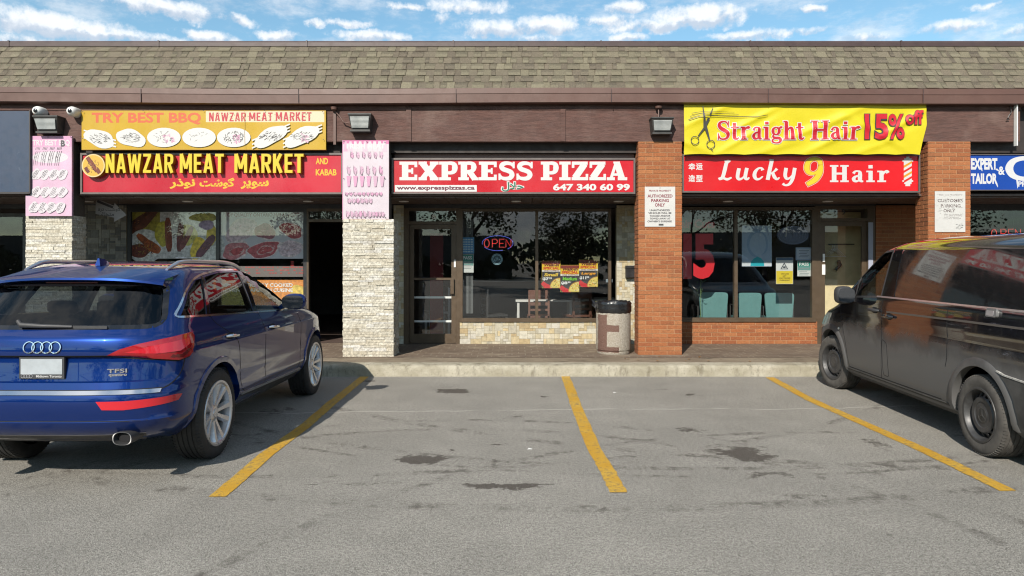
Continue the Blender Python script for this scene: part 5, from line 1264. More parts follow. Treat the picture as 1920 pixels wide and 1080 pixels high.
def table(loc, label, mt, w=1.1, d=.7):
    r = empty('dining_table', loc, label, 'table', 'tables inside the pizza shop'); x, y, z = loc
    MB().box(x - w / 2, x + w / 2, y - d / 2, y + d / 2, z + .71, z + .75).build('tabletop', mt, r)
    for sx in (-1, 1):
        for sy in (-1, 1): MB().box(x + sx * (w / 2 - .05) - .022, x + sx * (w / 2 - .05) + .022, y + sy * (d / 2 - .05) - .022, y + sy * (d / 2 - .05) + .022, z, z + .709).build('leg', mt, r)
FZ = KZ + .008
table((.62, 13.75, FZ), 'white table just behind the middle of the pizza window', M_tb)
table((1.75, 14.1, FZ), 'white table behind the price posters of the pizza window', M_tb, .8, .7)
chair('dining_chair', (.50, 13.28, FZ), math.pi, 'brown slat-back chair in front of the white table, back to the pizza window', group='chairs inside the pizza shop')
chair('dining_chair', (1.25, 13.5, FZ), math.pi + .4, 'brown chair between the two white tables of the pizza shop', group='chairs inside the pizza shop')
chair('dining_chair', (-.35, 13.6, FZ), 1.9, 'dark chair beside the blind, turned sideways in the pizza shop', M_blk, group='chairs inside the pizza shop')
chair('dining_chair', (-1.52, 14.3, FZ), -1.2, 'white chair behind the pizza shop door', mat('chair_white', (.5, .48, .46), .4), group='chairs inside the pizza shop')
r = empty('red_curtain', (-1.45, 13.9, FZ), 'dark red standing panel inside the pizza shop door', 'panel')
MB().box(-1.62, -1.36, 13.9, 13.94, FZ, 2.2).build('panel', mat('red_panel', (.22, .02, .025), .6), r)
r = empty('shop_counter', (.2, 17.2, FZ), 'long counter at the back of the pizza shop', 'counter')
MB().box(-1.2, 1.8, 17.0, 17.6, FZ, 1.15).build('counter_front', mat('counter_grey', (.16, .15, .15), .5), r); MB().box(-1.25, 1.85, 16.95, 17.65, 1.151, 1.2).build('counter_top', M_tb, r)

# --- salon window
def fifteen():
    Y = YG; root = empty('window_lettering', (SX(1310), Y, SZ(523)), 'big red 15 stuck on the left salon pane', 'window lettering')
    p = MB(); g = MB()
    text(p, '1', (1281, 438, 1297, 523), Y, A(226, 16, 34), bold=.05, depth=.001); text(p, '5', (1300, 438, 1340, 523), Y, A(236, 16, 34), bold=.05, depth=.001)
    p.build('numeral', MATTR, root)
    p = MB(); text(p, 'Hair Cuts', (1262, 411, 1340, 428), Y, A(200, 40, 60), bold=.04, depth=.001); p.build('words', MATTR, root)
fifteen()
def face(p, Y):
    rect(p, Y, 1391.5, 424, 1446.5, 491, A(176, 200, 226)); rect(p, Y, 1391.5, 491, 1446.5, 499, A(232, 238, 244))
    blob(p, Y, 1420, 456, 20, 26, A(150, 182, 214), wob=.04); blob(p, Y, 1421, 458, 15.5, 22, A(180, 204, 228), wob=.03)
    s = Y / 1320
    p.flat([(PX(1407, Y), PZ(499, Y)), (PX(1433, Y), PZ(499, Y)), (PX(1432, Y), PZ(490, Y)), (PX(1427, Y), PZ(484, Y)), (PX(1420, Y), PZ(481, Y)), (PX(1413, Y), PZ(485, Y)), (PX(1408, Y), PZ(491, Y))], Y, A(30, 190, 206))
poster('hair_poster', 'faded pale blue hairstyle poster in the middle salon pane', 'poster', 1391, 1447, 423, 499.5, YG, A(200, 214, 232), face)
def oval():
    Y = YG + .04; root = empty('oval_sign', (SX(1487), Y, SZ(459)), 'unlit dark blue oval sign in the salon window', 'sign')
    MB().prism([(PX(1487, Y) + .29 * math.cos(a * .1571), PZ(441, Y) + .17 * math.sin(a * .1571)) for a in range(40)], Y, Y + .03).build('oval_panel', mat('oval_navy', (.035, .045, .085), .35, var=.3), root)
    g = MB(); g.tube([(PX(1487, Y) + .27 * math.cos(a * .1571), Y - .006, PZ(441, Y) + .155 * math.sin(a * .1571)) for a in range(41)], .005, 5)
    for u in (1468, 1480, 1492, 1504): g.tube([(PX(u, Y), Y - .006, PZ(447, Y)), (PX(u, Y), Y - .006, PZ(436, Y)), (PX(u + 6, Y), Y - .006, PZ(436, Y)), (PX(u + 6, Y), Y - .006, PZ(447, Y))], .004, 5)
    g.build('unlit_tube', mat('dead_neon', (.12, .13, .2), .2), root)
    MB().tube([(PX(1474, Y), Y - .01, 2.5), (PX(1475, Y), Y - .012, PZ(420, Y)), (PX(1473, Y), Y - .012, PZ(444, Y))], .004, 6).build('cord', M_white, root)
oval()
def wecare(p, Y):
    rect(p, Y, 1455.5, 508, 1486.5, 532, A(246, 218, 50)); rect(p, Y, 1455.5, 483.5, 1486.5, 488, A(70, 100, 130)); text(p, 'SMILE YOU ARE ON CAMERA', (1458, 484.4, 1485, 487.2), Y, A(220, 226, 230)) if False else None
    p.flat([(PX(1463, Y), PZ(505, Y)), (PX(1478, Y), PZ(505, Y)), (PX(1470.5, Y), PZ(492, Y))], Y, (.03, .04, .05)); p.flat([(PX(1465.5, Y), PZ(503.6, Y)), (PX(1475.5, Y), PZ(503.6, Y)), (PX(1470.5, Y), PZ(495.3, Y))], Y, A(230, 230, 226)); blob(p, Y, 1470.5, 501, 3, 1.8, (.03, .04, .05), n=10)
    for i, (s, a, b) in enumerate((('WE CARE', 1464, 1479), ('LEFT', 1467.5, 1474.5), ('UNATTENDED', 1460.5, 1482), ('OVERNIGHT', 1461.5, 1481))): text(p, s, (a, 512.3 + i * 4, b, 514.8 + i * 4), Y, A(120, 96, 30), bold=.03)
poster('camera_notice', 'white and yellow warning notice with black triangle on the salon window', 'notice', 1455, 1487, 483, 532.5, YG, A(236, 238, 236), wecare)
def licence(p, Y):
    rect(p, Y, 1492.5, 464.5, 1522.5, 487.5, A(170, 190, 214)); rect(p, Y, 1494.5, 466.5, 1520.5, 485.5, A(206, 216, 230))
    for i in range(5): rect(p, Y, 1498 + i % 2 * 2, 469 + i * 3, 1517 - i % 3 * 2, 470 + i * 3, A(110, 120, 140))
poster('licence_sheet', 'pale blue framed licence on the salon window above the PASS card', 'notice', 1492, 1523, 464, 488, YG, A(190, 204, 224), licence)
passcard(1495, 1520, 489, 518, 'inspection_card', 'green bordered PASS card on the salon window under the licence')
M_teal = mat('teal_plastic', (.085, .185, .18), .45, var=.06)
def salon_chair(u0, u1, vt, label, Y=13.25):
    x0, x1 = PX(u0, Y), PX(u1, Y); cx = (x0 + x1) / 2; w = (x1 - x0) / 2
    r = empty('waiting_chair', (cx, Y, FZ), label, 'chair', 'teal waiting chairs behind the salon window')
    zt = PZ(vt, Y); g = MB(); P = []
    for k in range(25): # back shell outline
        a = k / 24 * math.pi; P.append((cx + w * math.copysign(abs(math.cos(a)) ** .28, math.cos(a)), zt - .09 + .09 * math.sin(a) ** .5))
    P += [(cx - w * .86, .52), (cx + w * .86, .52)]
    g.prism(P[::-1], Y, Y + .035); g.build('backrest', M_teal, r)
    MB().box(cx - w * .9, cx + w * .9, Y + .036, Y + .48, .55, .60).build('seat', M_teal, r)
    for sx in (-1, 1):
        MB().tube([(cx + sx * w * 1.02, Y + .05, FZ), (cx + sx * w * 1.02, Y + .06, .80), (cx + sx * w * 1.02, Y + .42, .82), (cx + sx * w * 1.02, Y + .44, FZ)], .014, 8).build('leg', M_blk, r)
salon_chair(1311, 1365, 548, 'teal waiting chair, leftmost behind the salon window')
salon_chair(1383, 1428, 549, 'teal waiting chair right of the window mullion, in the middle of the row')
salon_chair(1434, 1489, 549, 'teal waiting chair, rightmost behind the salon window')
r = empty('brightened_salon_partition', (SX(1585), 13.3, FZ), 'beige partition added close behind the salon door, brightened for indoor light', 'partition')
MB().box(PX(1531, 13.3), PX(1640, 13.3), 13.3, 13.36, FZ, 2.58).build('partition_panel', M_wall_warm, r)
MB().box(PX(1440, 15.6), PX(1530, 15.6), 15.6, 15.66, FZ, 2.58).build('partition_return', mat('salon_brown', (.10, .075, .05), .8), r)
r = empty('coat_rail', (SX(1570), 13.25, 1.6), 'coat rail with white hangers behind the salon door', 'coat rail')
Y = 13.24
g = MB(); g.box(PX(1554, Y), PX(1602, Y), Y, Y + .03, PZ(459, Y), PZ(457, Y)); g.build('rail', M_blk, r)
for k in range(3):
    u = 1556 + k * 4; MB().tube([(PX(u + dx, Y - .02 * k), Y - .03 - .02 * k, PZ(v, Y)) for dx, v in ((4, 460), (4, 466), (-12, 481), (20, 481), (4, 466))], .007, 6).build('hanger', M_white, r)
MB().tube([(PX(1571, Y), Y - .02, PZ(489, Y)), (PX(1575, Y), Y - .02, PZ(496, Y)), (PX(1566, Y), Y - .02, PZ(506, Y))], .03, 6).build('dark_cloth', M_blk, r)
r = empty('potted_plant', (SX(1315), 13.0, .62), 'small leafy plant behind the left salon pane', 'plant')
g = MB()
for k in range(40):
    u, v = 1311 + random.uniform(-6, 8), random.uniform(520, 556); x, z, y = PX(u, 13.0), PZ(v, 13.0), 13.0 + random.uniform(-.05, .05); a = random.uniform(0, 3.14); L = random.uniform(.02, .05)
    g.add([(x, y, z), (x + L * math.cos(a) - .008, y - .01, z + L * math.sin(a)), (x + 1.6 * L * math.cos(a), y, z + 1.6 * L * math.sin(a)), (x + L * math.cos(a) + .008, y + .01, z + L * math.sin(a))], [(0, 1, 2, 3)])
g.tube([(PX(1314, 13.0), 13.0, .5), (PX(1314, 13.0), 13.0, PZ(522, 13.0))], .006, 6)
g.build('foliage', mat('leaf_salon', (.10, .16, .05), .5), r)
g = MB().lathe([(.07, .30), (.10, .52), (.105, .55), (.09, .55)], (PX(1314, 13.0), 13.0, 0), n=20); g.build('pot', M_wall_warm, r)

# --- bin
def bin_():
    x, y, rr = 1.645, 11.43, .278; r = empty('litter_bin', (x, y, KZ), 'round exposed-aggregate litter bin with black liner beside the brick pillar', 'bin')
    m = bpy.data.materials.new('exposed_aggregate'); m.use_nodes = True; t = NT(m.node_tree); b = t.n['Principled BSDF']; o = t.node('ShaderNodeTexCoord').outputs['Object']
    v = t.node('ShaderNodeTexVoronoi'); t.put(v.inputs['Vector'], o); v.inputs['Scale'].default_value = 80
    c = t.mix(t.ramp(t.sep(v.outputs['Color'])[0], 0, 1), A(206, 196, 178), A(236, 229, 215)); c = t.mix(t.ramp(v.outputs['Distance'], .35, .6), c, A(186, 174, 156))
    ox, oy, oz = t.sep(o)[:3]
    wz = t.noise(o, 9, 4, .6); ang = t.m('ADD', ox, t.m('MULTIPLY', t.m('SUBTRACT', wz, .5), .03)); zz = t.m('ADD', oz, t.m('MULTIPLY', t.m('SUBTRACT', wz, .5), .03))
    def band(q, a, b): return t.m('MULTIPLY', t.ramp(q, a - .006, a + .006), t.ramp(q, b + .006, b - .006))
    E = t.m('MULTIPLY', band(ang, -.262, -.135), band(zz, .04, .64))
    for a, b_ in ((.04, .13), (.37, .48)): E = t.m('MAXIMUM', E, t.m('MULTIPLY', band(ang, -.2, .055), band(zz, a, b_)))
    E = t.m('MULTIPLY', E, t.ramp(oy, .05, -.05))
    c = t.mix(t.m('MULTIPLY', E, .88), c, A(122, 80, 66)); t.put(b.inputs['Base Color'], c); b.inputs['Roughness'].default_value = .85
    bn = t.node('ShaderNodeBump'); bn.inputs['Strength'].default_value = .7; bn.inputs['Distance'].default_value = .012; bn.invert = True; t.put(bn.inputs['Height'], v.outputs['Distance']); t.l.new(bn.outputs[0], b.inputs['Normal'])
    z = KZ
    g = MB().lathe([(rr * .93, z), (rr * .96, z + .012), (rr * .96, z + .05), (rr * .93, z + .055), (rr * .99, z + .07), (rr, z + .10), (rr, z + .66), (rr * .985, z + .68)], (x, y, 0), n=56); g.build('bin_body', m, r, smooth=40)
    g = MB(); n = 56; rnd = random.Random(4); vs = []; pr = [(1.0, .66), (1.045, .69), (1.05, .74), (1.035, .79), (1.06, .82), (1.0, .845), (.90, .83), (.86, .76), (.84, .55)]
    ph = [rnd.uniform(-1, 1) for _ in range(n)]
    for i, (q, h) in enumerate(pr):
        for k in range(n):
            w = (1 + .014 * math.sin(k * 2.3 + i) + .012 * ph[(k + i) % n]) if i > 0 else 1
            a = 2 * math.pi * k / n; vs.append((x + rr * q * w * math.cos(a), y + rr * q * w * math.sin(a), z + h + (.010 * ph[(k * 3) % n] if i > 2 else .006 * ph[k])))
    g.add(vs, [(i * n + k, i * n + (k + 1) % n, (i + 1) * n + (k + 1) % n, (i + 1) * n + k) for i in range(len(pr) - 1) for k in range(n)])
    for k in range(7):
        a = 2.9 + rnd.uniform(-.4, .5); bx, by, bz = x + rr * 1.04 * math.cos(a), y + rr * 1.04 * math.sin(a), z + .80 + rnd.uniform(-.02, .03)
        g.add([(bx, by, bz), (bx - .05 - rnd.random() * .04, by - .02, bz + rnd.uniform(-.03, .05)), (bx - .02, by - .03, bz - .05)], [(0, 1, 2)])
    g.build('liner_bag', mat('liner_plastic', (.012, .012, .013), .22, coat=.3, bump=.3, bscale=26), r, smooth=70)
bin_()
# litter on the pavement
for u, v, lb in ((993, 843, 'small white paper scrap on the asphalt left of the middle bay line'), (1152, 737, 'tiny white scrap on the asphalt right of the middle bay line near the kerb')):
    Yg = HC * FPX / (v - HY); x = PX(u, Yg); g = MB()
    g.add([(x - .022, Yg - .012, .005), (x + .02, Yg - .016, .007), (x + .024, Yg + .012, .005), (x - .006, Yg + .022, .010)], [(0, 1, 3), (1, 2, 3)]); tag(g.build('paper_scrap', M_white), lb, 'litter')
r = random.Random(9)
M_leaf = mat('dry_leaf', A(170, 120, 60), .8)
for k in range(12):
    x, y = r.uniform(1.7, 3.8), r.uniform(10.4, 11.1); a = r.uniform(0, 6.28); L = r.uniform(.02, .04); g = MB()
    g.add([(x, y, KZ + .004), (x + L * math.cos(a + .5), y + L * math.sin(a + .5), KZ + .012), (x + 1.6 * L * math.cos(a), y + 1.6 * L * math.sin(a), KZ + .006), (x + L * math.cos(a - .5), y + L * math.sin(a - .5), KZ + .014)], [(0, 1, 2, 3)])
    tag(g.build('dry_leaf', M_leaf), 'small dry leaf lying on the pavement near the brick pillar', 'leaf', 'dry leaves on the pavement')
# ------------------------------------------------------------------ vehicles
def lerp_table(keys, z):
    if z <= keys[0][0]: return keys[0][1:]
    for a, b in zip(keys, keys[1:]):
        if z <= b[0]:
            f = (z - a[0]) / (b[0] - a[0]); return tuple(p + (q - p) * f for p, q in zip(a[1:], b[1:]))
    return keys[-1][1:]
class Shell:
    """closed car body from stacked plan outlines: z -> rear y, front y, half width, rear corner length, front corner length, exponents"""
    NR, NS, NF = 20, 34, 16
    def __init__(s, keys, levels, taper=(1.2, 2.4, .035)):
        s.keys, s.levels, s.taper = keys, levels, taper; s.cache = {}
    def half(s, z):
        k = round(z, 4)
        if k in s.cache: return s.cache[k]
        yr, yf, hw, rr, fr, nr, nf = lerp_table(s.keys, z)
        def arc(n, sx, ry, N, rev):
            P = []
            for i in range(121):
                t = math.pi / 2 * i / 120; P.append((sx * math.sin(t) ** (2 / n), ry * (1 - math.cos(t) ** (2 / n))))
            d = [0.0]
            for a, b in zip(P, P[1:]): d.append(d[-1] + math.hypot(b[0] - a[0], b[1] - a[1]))
            out = []; j = 0
            for i in range(N + 1):
                t = d[-1] * i / N
                while j < 119 and d[j + 1] < t: j += 1
                f = (t - d[j]) / max(d[j + 1] - d[j], 1e-9); out.append((P[j][0] + (P[j + 1][0] - P[j][0]) * f, P[j][1] + (P[j + 1][1] - P[j][1]) * f))
            return out
        R_ = [(x, yr + y) for x, y in arc(nr, hw, rr, s.NR, 0)]
        F_ = [(x, yf - y) for x, y in arc(nf, hw, fr, s.NF, 0)][::-1]
        y0, y1 = R_[-1][1], F_[0][1]
        Sd = [(hw, y0 + (y1 - y0) * i / s.NS) for i in range(1, s.NS)]
        pts = R_ + Sd + F_; ym, L, am = s.taper
        pts = [(x * (1 - am * (abs(y - ym) / L) ** 3), y) for x, y in pts]
        s.cache[k] = pts; return pts
    def mesh(s, inner=None):
        g = MB(); rings = []
        for z in s.levels:
            h = s.half(z); full = [(x, y) for x, y in h] + [(-x, y) for x, y in h[1:-1][::-1]]
            rings.append([(x, y, z) for x, y in full])
        n = len(rings[0]); vs = [p for r in rings for p in r]; m = len(rings)
        fs = [(i * n + k, i * n + (k + 1) % n, (i + 1) * n + (k + 1) % n, (i + 1) * n + k) for i in range(m - 1) for k in range(n)]
        fs += [tuple(range(n))[::-1], tuple(range((m - 1) * n, m * n))]
        g.add(vs, fs); return g
    def bvh(s):
        g = s.mesh(); s.B = BVHTree.FromPolygons([Vector(v) for v in g.v], [f for f in g.f]); return s.B
    def side(s, y, z, sg=1):
        h = s.B.ray_cast(Vector((sg * 3, y, z)), Vector((-sg, 0, 0)))
        return (h[0], h[1]) if h[0] else (Vector((sg * .9, y, z)), Vector((sg, 0, 0)))
    def rear(s, x, z):
        h = s.B.ray_cast(Vector((x, -4, z)), Vector((0, 1, 0))); return (h[0], h[1]) if h[0] else (Vector((x, -.8, z)), Vector((0, -1, 0)))
    def front(s, x, z):
        h = s.B.ray_cast(Vector((x, 7, z)), Vector((0, -1, 0))); return (h[0], h[1]) if h[0] else (Vector((x, 3, z)), Vector((0, 1, 0)))
    def top(s, x, y):
        h = s.B.ray_cast(Vector((x, y, 4)), Vector((0, 0, -1))); return h[0], h[1]
    def around(s, u, z, sg=1):
        """u: distance along the plan outline from the rear centre line"""
        h = s.half(z); d = 0.0
        for a, b in zip(h, h[1:]):
            e = math.hypot(b[0] - a[0], b[1] - a[1])
            if d + e >= u:
                f = (u - d) / e; x, y = a[0] + (b[0] - a[0]) * f, a[1] + (b[1] - a[1]) * f
                return Vector((sg * x, y, z)), Vector((sg * (b[1] - a[1]), -(b[0] - a[0]), 0)).normalized()
            d += e
        return Vector((sg * h[-1][0], h[-1][1], z)), Vector((0, 1, 0))

def patch(poly, f, grid, out=.004, inn=-.02, col=(.5,) * 3, smooth=50):
    """plate lying on a curved surface: polygon in surface coordinates, cut to a grid, given thickness along the normal"""
    bm = bmesh.new(); vs = [bm.verts.new((a, b, 0)) for a, b in poly]
    bm.faces.new(vs); bm.normal_update()
    if bm.faces[:][0].normal.z < 0: bmesh.ops.reverse_faces(bm, faces=bm.faces[:])
    ax = [p[0] for p in poly]; bx = [p[1] for p in poly]
    for lo, hi, k in ((min(ax), max(ax), 0), (min(bx), max(bx), 1)):
        n = max(1, int((hi - lo) / grid))
        for i in range(1, n):
            c = [0, 0, 0]; c[k] = lo + (hi - lo) * i / n; no = [0, 0, 0]; no[k] = 1
            bmesh.ops.bisect_plane(bm, geom=bm.verts[:] + bm.edges[:] + bm.faces[:], plane_co=c, plane_no=no, dist=1e-6)
    bm.verts.index_update(); g = MB(); P = [v.co.copy() for v in bm.verts]; n = len(P)
    q = [f(p.x, p.y) for p in P]
    g.v = [tuple(a + nn * out) for a, nn in q]; g.f = [tuple(v.index for v in fc.verts) for fc in bm.faces]
    if inn is not None:
        g.v += [tuple(a + nn * inn) for a, nn in q]
        be = [(l.vert.index, l.link_loop_next.vert.index) for e in bm.edges if len(e.link_faces) == 1 for l in e.link_loops]
        g.f += [tuple(i + n for i in fc)[::-1] for fc in g.f[:]]
        g.f += [(b, a, a + n, b + n) for a, b in be]
    g.c = [col] * len(g.f); g.mi = [0] * len(g.f)
    bm.free(); return g
def ribbon(path, f, w, out=.003, g=None, inn=-.004, closed=False, col=(.5,) * 3, step=.04):
    """strip of width w following a path on a curved surface"""
    P = []
    pts = path + ([path[0]] if closed else [])
    for (a, b), (c, d) in zip(pts, pts[1:]):
        n = max(1, int(math.hypot(c - a, d - b) / step))
        for i in range(n): P.append(Vector((a + (c - a) * i / n, b + (d - b) * i / n)))
    if not closed: P.append(Vector(pts[-1]))
    N = len(P); g = g or MB(); vs = []
    for i, p in enumerate(P):
        d = (P[(i + 1) % N] - P[i - 1]) if closed else (P[min(i + 1, N - 1)] - P[max(i - 1, 0)]); d.normalize(); nr = Vector((-d.y, d.x)) * w / 2
        for q, o in ((p + nr, inn), (p + nr, out), (p - nr, out), (p - nr, inn)):
            a, nn = f(q.x, q.y); vs.append(a + nn * o)
    fs = []
    for i in range(N if closed else N - 1):
        j = (i + 1) % N
        for k in range(4): fs.append((i * 4 + k, i * 4 + (k + 1) % 4, j * 4 + (k + 1) % 4, j * 4 + k))
    if not closed: fs += [(0, 1, 2, 3), ((N - 1) * 4 + 3, (N - 1) * 4 + 2, (N - 1) * 4 + 1, (N - 1) * 4)]
    g.add(vs, fs, col); return g
def spline(pts, n=6, closed=False):
    out = []; N = len(pts)
    for i in range(N if closed else N - 1):
        a, b, c, d = [Vector(pts[(i + k) % N]) if closed else Vector(pts[min(max(i + k, 0), N - 1)]) for k in (-1, 0, 1, 2)]
        for k in range(n):
            t = k / n; q = .5 * ((2 * b) + (c - a) * t + (2 * a - 5 * b + 4 * c - d) * t * t + (3 * b - a - 3 * c + d) * t ** 3); out.append(tuple(q))
    if not closed: out.append(tuple(pts[-1]))
    return out
def roundpoly(pts, r, n=4):
    out = []; N = len(pts)
    for i in range(N):
        p, a, b = Vector(pts[i]), Vector(pts[i - 1]), Vector(pts[(i + 1) % N]); rr = r[i] if isinstance(r, (list, tuple)) else r
        u, v = (a - p), (b - p); rr = min(rr, u.length * .45, v.length * .45); s, e = p + u.normalized() * rr, p + v.normalized() * rr
        for k in range(n + 1):
            t = k / n; out.append(tuple(s * (1 - t) ** 2 + p * 2 * t * (1 - t) + e * t * t))
    return out
def carve(shell, cutters, name, mats, parent, sharp=32, depth=.03):
    """body shell minus its cabin, glass openings and wheel houses"""
    def tmp(g):
        o = g.build('tmp', []); bm = bmesh.new(); bm.from_mesh(o.data); bmesh.ops.recalc_face_normals(bm, faces=bm.faces[:]); bm.to_mesh(o.data); bm.free(); return o
    b = tmp(shell.mesh()); outer = shell.B
    cs = [tmp(c) for c in cutters]
    for i, c in enumerate(cs):
        m = b.modifiers.new('c%d' % i, 'BOOLEAN'); m.operation = 'DIFFERENCE'; m.solver = 'EXACT'; m.object = c
    bpy.context.view_layer.update()
    me = bpy.data.meshes.new_from_object(b.evaluated_get(bpy.context.evaluated_depsgraph_get()))
    for o in [b] + cs:
        d = o.data; bpy.data.objects.remove(o); bpy.data.meshes.remove(d)
    me.name = name; me.materials.clear()
    for m in mats: me.materials.append(m)
    for p in me.polygons:
        loc, nn, _, dist = outer.find_nearest(p.center)
        p.material_index = 0 if (dist is not None and dist < .006 and abs(nn.dot(p.normal)) > .8) else 1
        p.use_smooth = True
    me.set_sharp_from_angle(angle=R(sharp)); me.update()
    o = bpy.data.objects.new(name, me); COL.objects.link(o); o.parent = parent
    return o
class LMB(MB):
    def build(s, name, mats, parent=None, smooth=None, label=None):   # vertices already in the car's own frame
        o = MB.build(s, name, mats, None, smooth, label)
        if parent: o.parent = parent
        return o
def L(g):
    q = LMB(); q.v, q.f, q.c, q.mi = g.v, g.f, g.c, g.mi; return q
def cyl_x(y, z, r, x0, x1, n=48): return MB().lathe([(r, x0), (r, x1)], (0, y, z), 'x', n)

M_tyre = mat('tyre_rubber', (.022, .021, .020), .8, var=.2, vscale=9, bump=.1, bscale=60)
M_tyre_d = mat('dusty_tyre', (.062, .057, .051), .9, var=.3, vscale=9)
M_rim = mat('silver_alloy', (.62, .62, .64), .32, metal=.75, var=.05)
M_rimdk = mat('dark_wheel_inside', (.02, .02, .021), .6, metal=.3)  # near-black metal behind the spokes, for brake disc and drum
M_steel = mat('black_steel_wheel', (.046, .046, .047), .5, metal=.3, var=.25, vscale=14)
M_trim = mat('black_plastic_trim', (.030, .030, .032), .55, var=.15)
M_chrome = mat('chrome', (.80, .80, .82), .12, metal=1.0)
M_satin = mat('satin_aluminium', (.62, .62, .64), .28, metal=.9)
M_seam = mat('panel_gap', (.004, .004, .005), .9)
M_cabin = mat('cabin_trim', (.018, .018, .020), .8)
M_seat = mat('car_seat', (.030, .029, .028), .7)
M_carglass = glass_mat('car_glass', (.62, .68, .68), 1.5)
M_darkglass = glass_mat('tinted_car_glass', (.26, .29, .30), 1.5)
M_frit = mat('black_frit', (.006, .006, .007), .08, coat=.5)
M_red = mat('red_lamp', (.30, .004, .009), .12, coat=1.0)
M_redin = mat('red_lamp_bright', (.46, .008, .018), .2, coat=1.0)
M_mirrorg = mat('mirror_glass', (.14, .15, .17), .02, metal=1.0)

def tyre(parent, x, y, z, r, rim_r, w, sg, m, steer=0.0):
    pr = []; s = [(rim_r, -.5), (rim_r + .012, -.50), (rim_r + .03, -.52), ((r + rim_r) / 2, -.535), (r - .035, -.515), (r - .012, -.465), (r - .002, -.40)]
    for k in range(5): c = -.34 + k * .17; s += [(r, c - .062), (r, c + .062), (r - .008, c + .066), (r - .008, c + .102)] if k < 4 else [(r, c - .062), (r, c + .062)]
    s += [(r - .002, .40), (r - .012, .465), (r - .035, .515), ((r + rim_r) / 2, .535), (rim_r + .03, .52), (rim_r + .012, .5), (rim_r, .5)]
    g = MB().lathe([(a, b * w) for a, b in s], (0, 0, 0), 'x', 56, cap=False)
    for k in range(72):     # tread blocks' cross grooves on the shoulders
        a = 2 * math.pi * k / 72
        for sx in (-1, 1):
            c, d = math.cos(a), math.sin(a); p = Vector((sx * w * .49, c * (r - .014), d * (r - .014))); q = Vector((sx * w * .36, c * (r + .0015), d * (r + .0015)))
            g.bar(p, q, .008, .004, up=(0, -d, c))
    return place(g, x, y, z, steer)
def place(g, x, y, z, steer):
    c, s = math.cos(steer), math.sin(steer)
    g.v = [(x + a * c - b * s, y + a * s + b * c, z + d) for a, b, d in g.v]; return L(g)
def alloy_wheel(root, x, y, r, rim_r, w, sg, m_tyre, steer=0.0):
    """wheel > tyre, rim: ten thin spokes"""
    o = bpy.data.objects.new('wheel', None); COL.objects.link(o); o.parent = root; z = r
    tyre(o, x, y, z, r, rim_r, w, sg, m_tyre, steer).build('tyre', m_tyre, o, smooth=40)
    g = MB(); f = sg * w / 2
    g.lathe([(rim_r + .012, f * 1.0), (rim_r + .010, f * 1.06), (rim_r - .008, f * 1.05), (rim_r - .020, f * .96), (rim_r - .03, f * .3), (rim_r - .03, -f * .9)], (0, 0, 0), 'x', 56, cap=False)
    for k in range(10):
        a = 2 * math.pi * k / 10 + .157 + (.055 if k % 2 else -.055); d = Vector((0, math.cos(a), math.sin(a))); t = Vector((0, -math.sin(a), math.cos(a)))
        secs = [(.05, .020, .60), (.10, .020, .66), (.18, .022, .78), (rim_r - .02, .029, .90)]; vs = []
        for rr, hw, ff in secs:
            c = d * rr; X = Vector((1, 0, 0))
            vs += [c + t * hw * 1.25 + X * (f * ff - sg * .03), c + t * hw * .72 + X * f * (ff + .08), c - t * hw * .72 + X * f * (ff + .08), c - t * hw * 1.25 + X * (f * ff - sg * .03)]
        n = len(secs); g.add(vs, [(i * 4 + j, i * 4 + (j + 1) % 4, i * 4 + 4 + (j + 1) % 4, i * 4 + 4 + j) for i in range(n - 1) for j in range(4)])
    g.lathe([(.075, f * .4), (.075, f * .66), (.06, f * .74), (.036, f * .76), (.034, f * .82), (.0, f * .83)], (0, 0, 0), 'x', 28)
    rim = place(g, x, y, z, steer).build('rim', M_rim, o, smooth=35)
    g = MB().lathe([(rim_r - .032, f * .25), (.0, f * .25)], (0, 0, 0), 'x', 40)
    g.lathe([(.17, f * .30), (.17, f * .42), (.0, f * .42)], (0, 0, 0), 'x', 40)
    place(g, x, y, z, steer).build('brake_disc', M_rimdk, o)
    return o
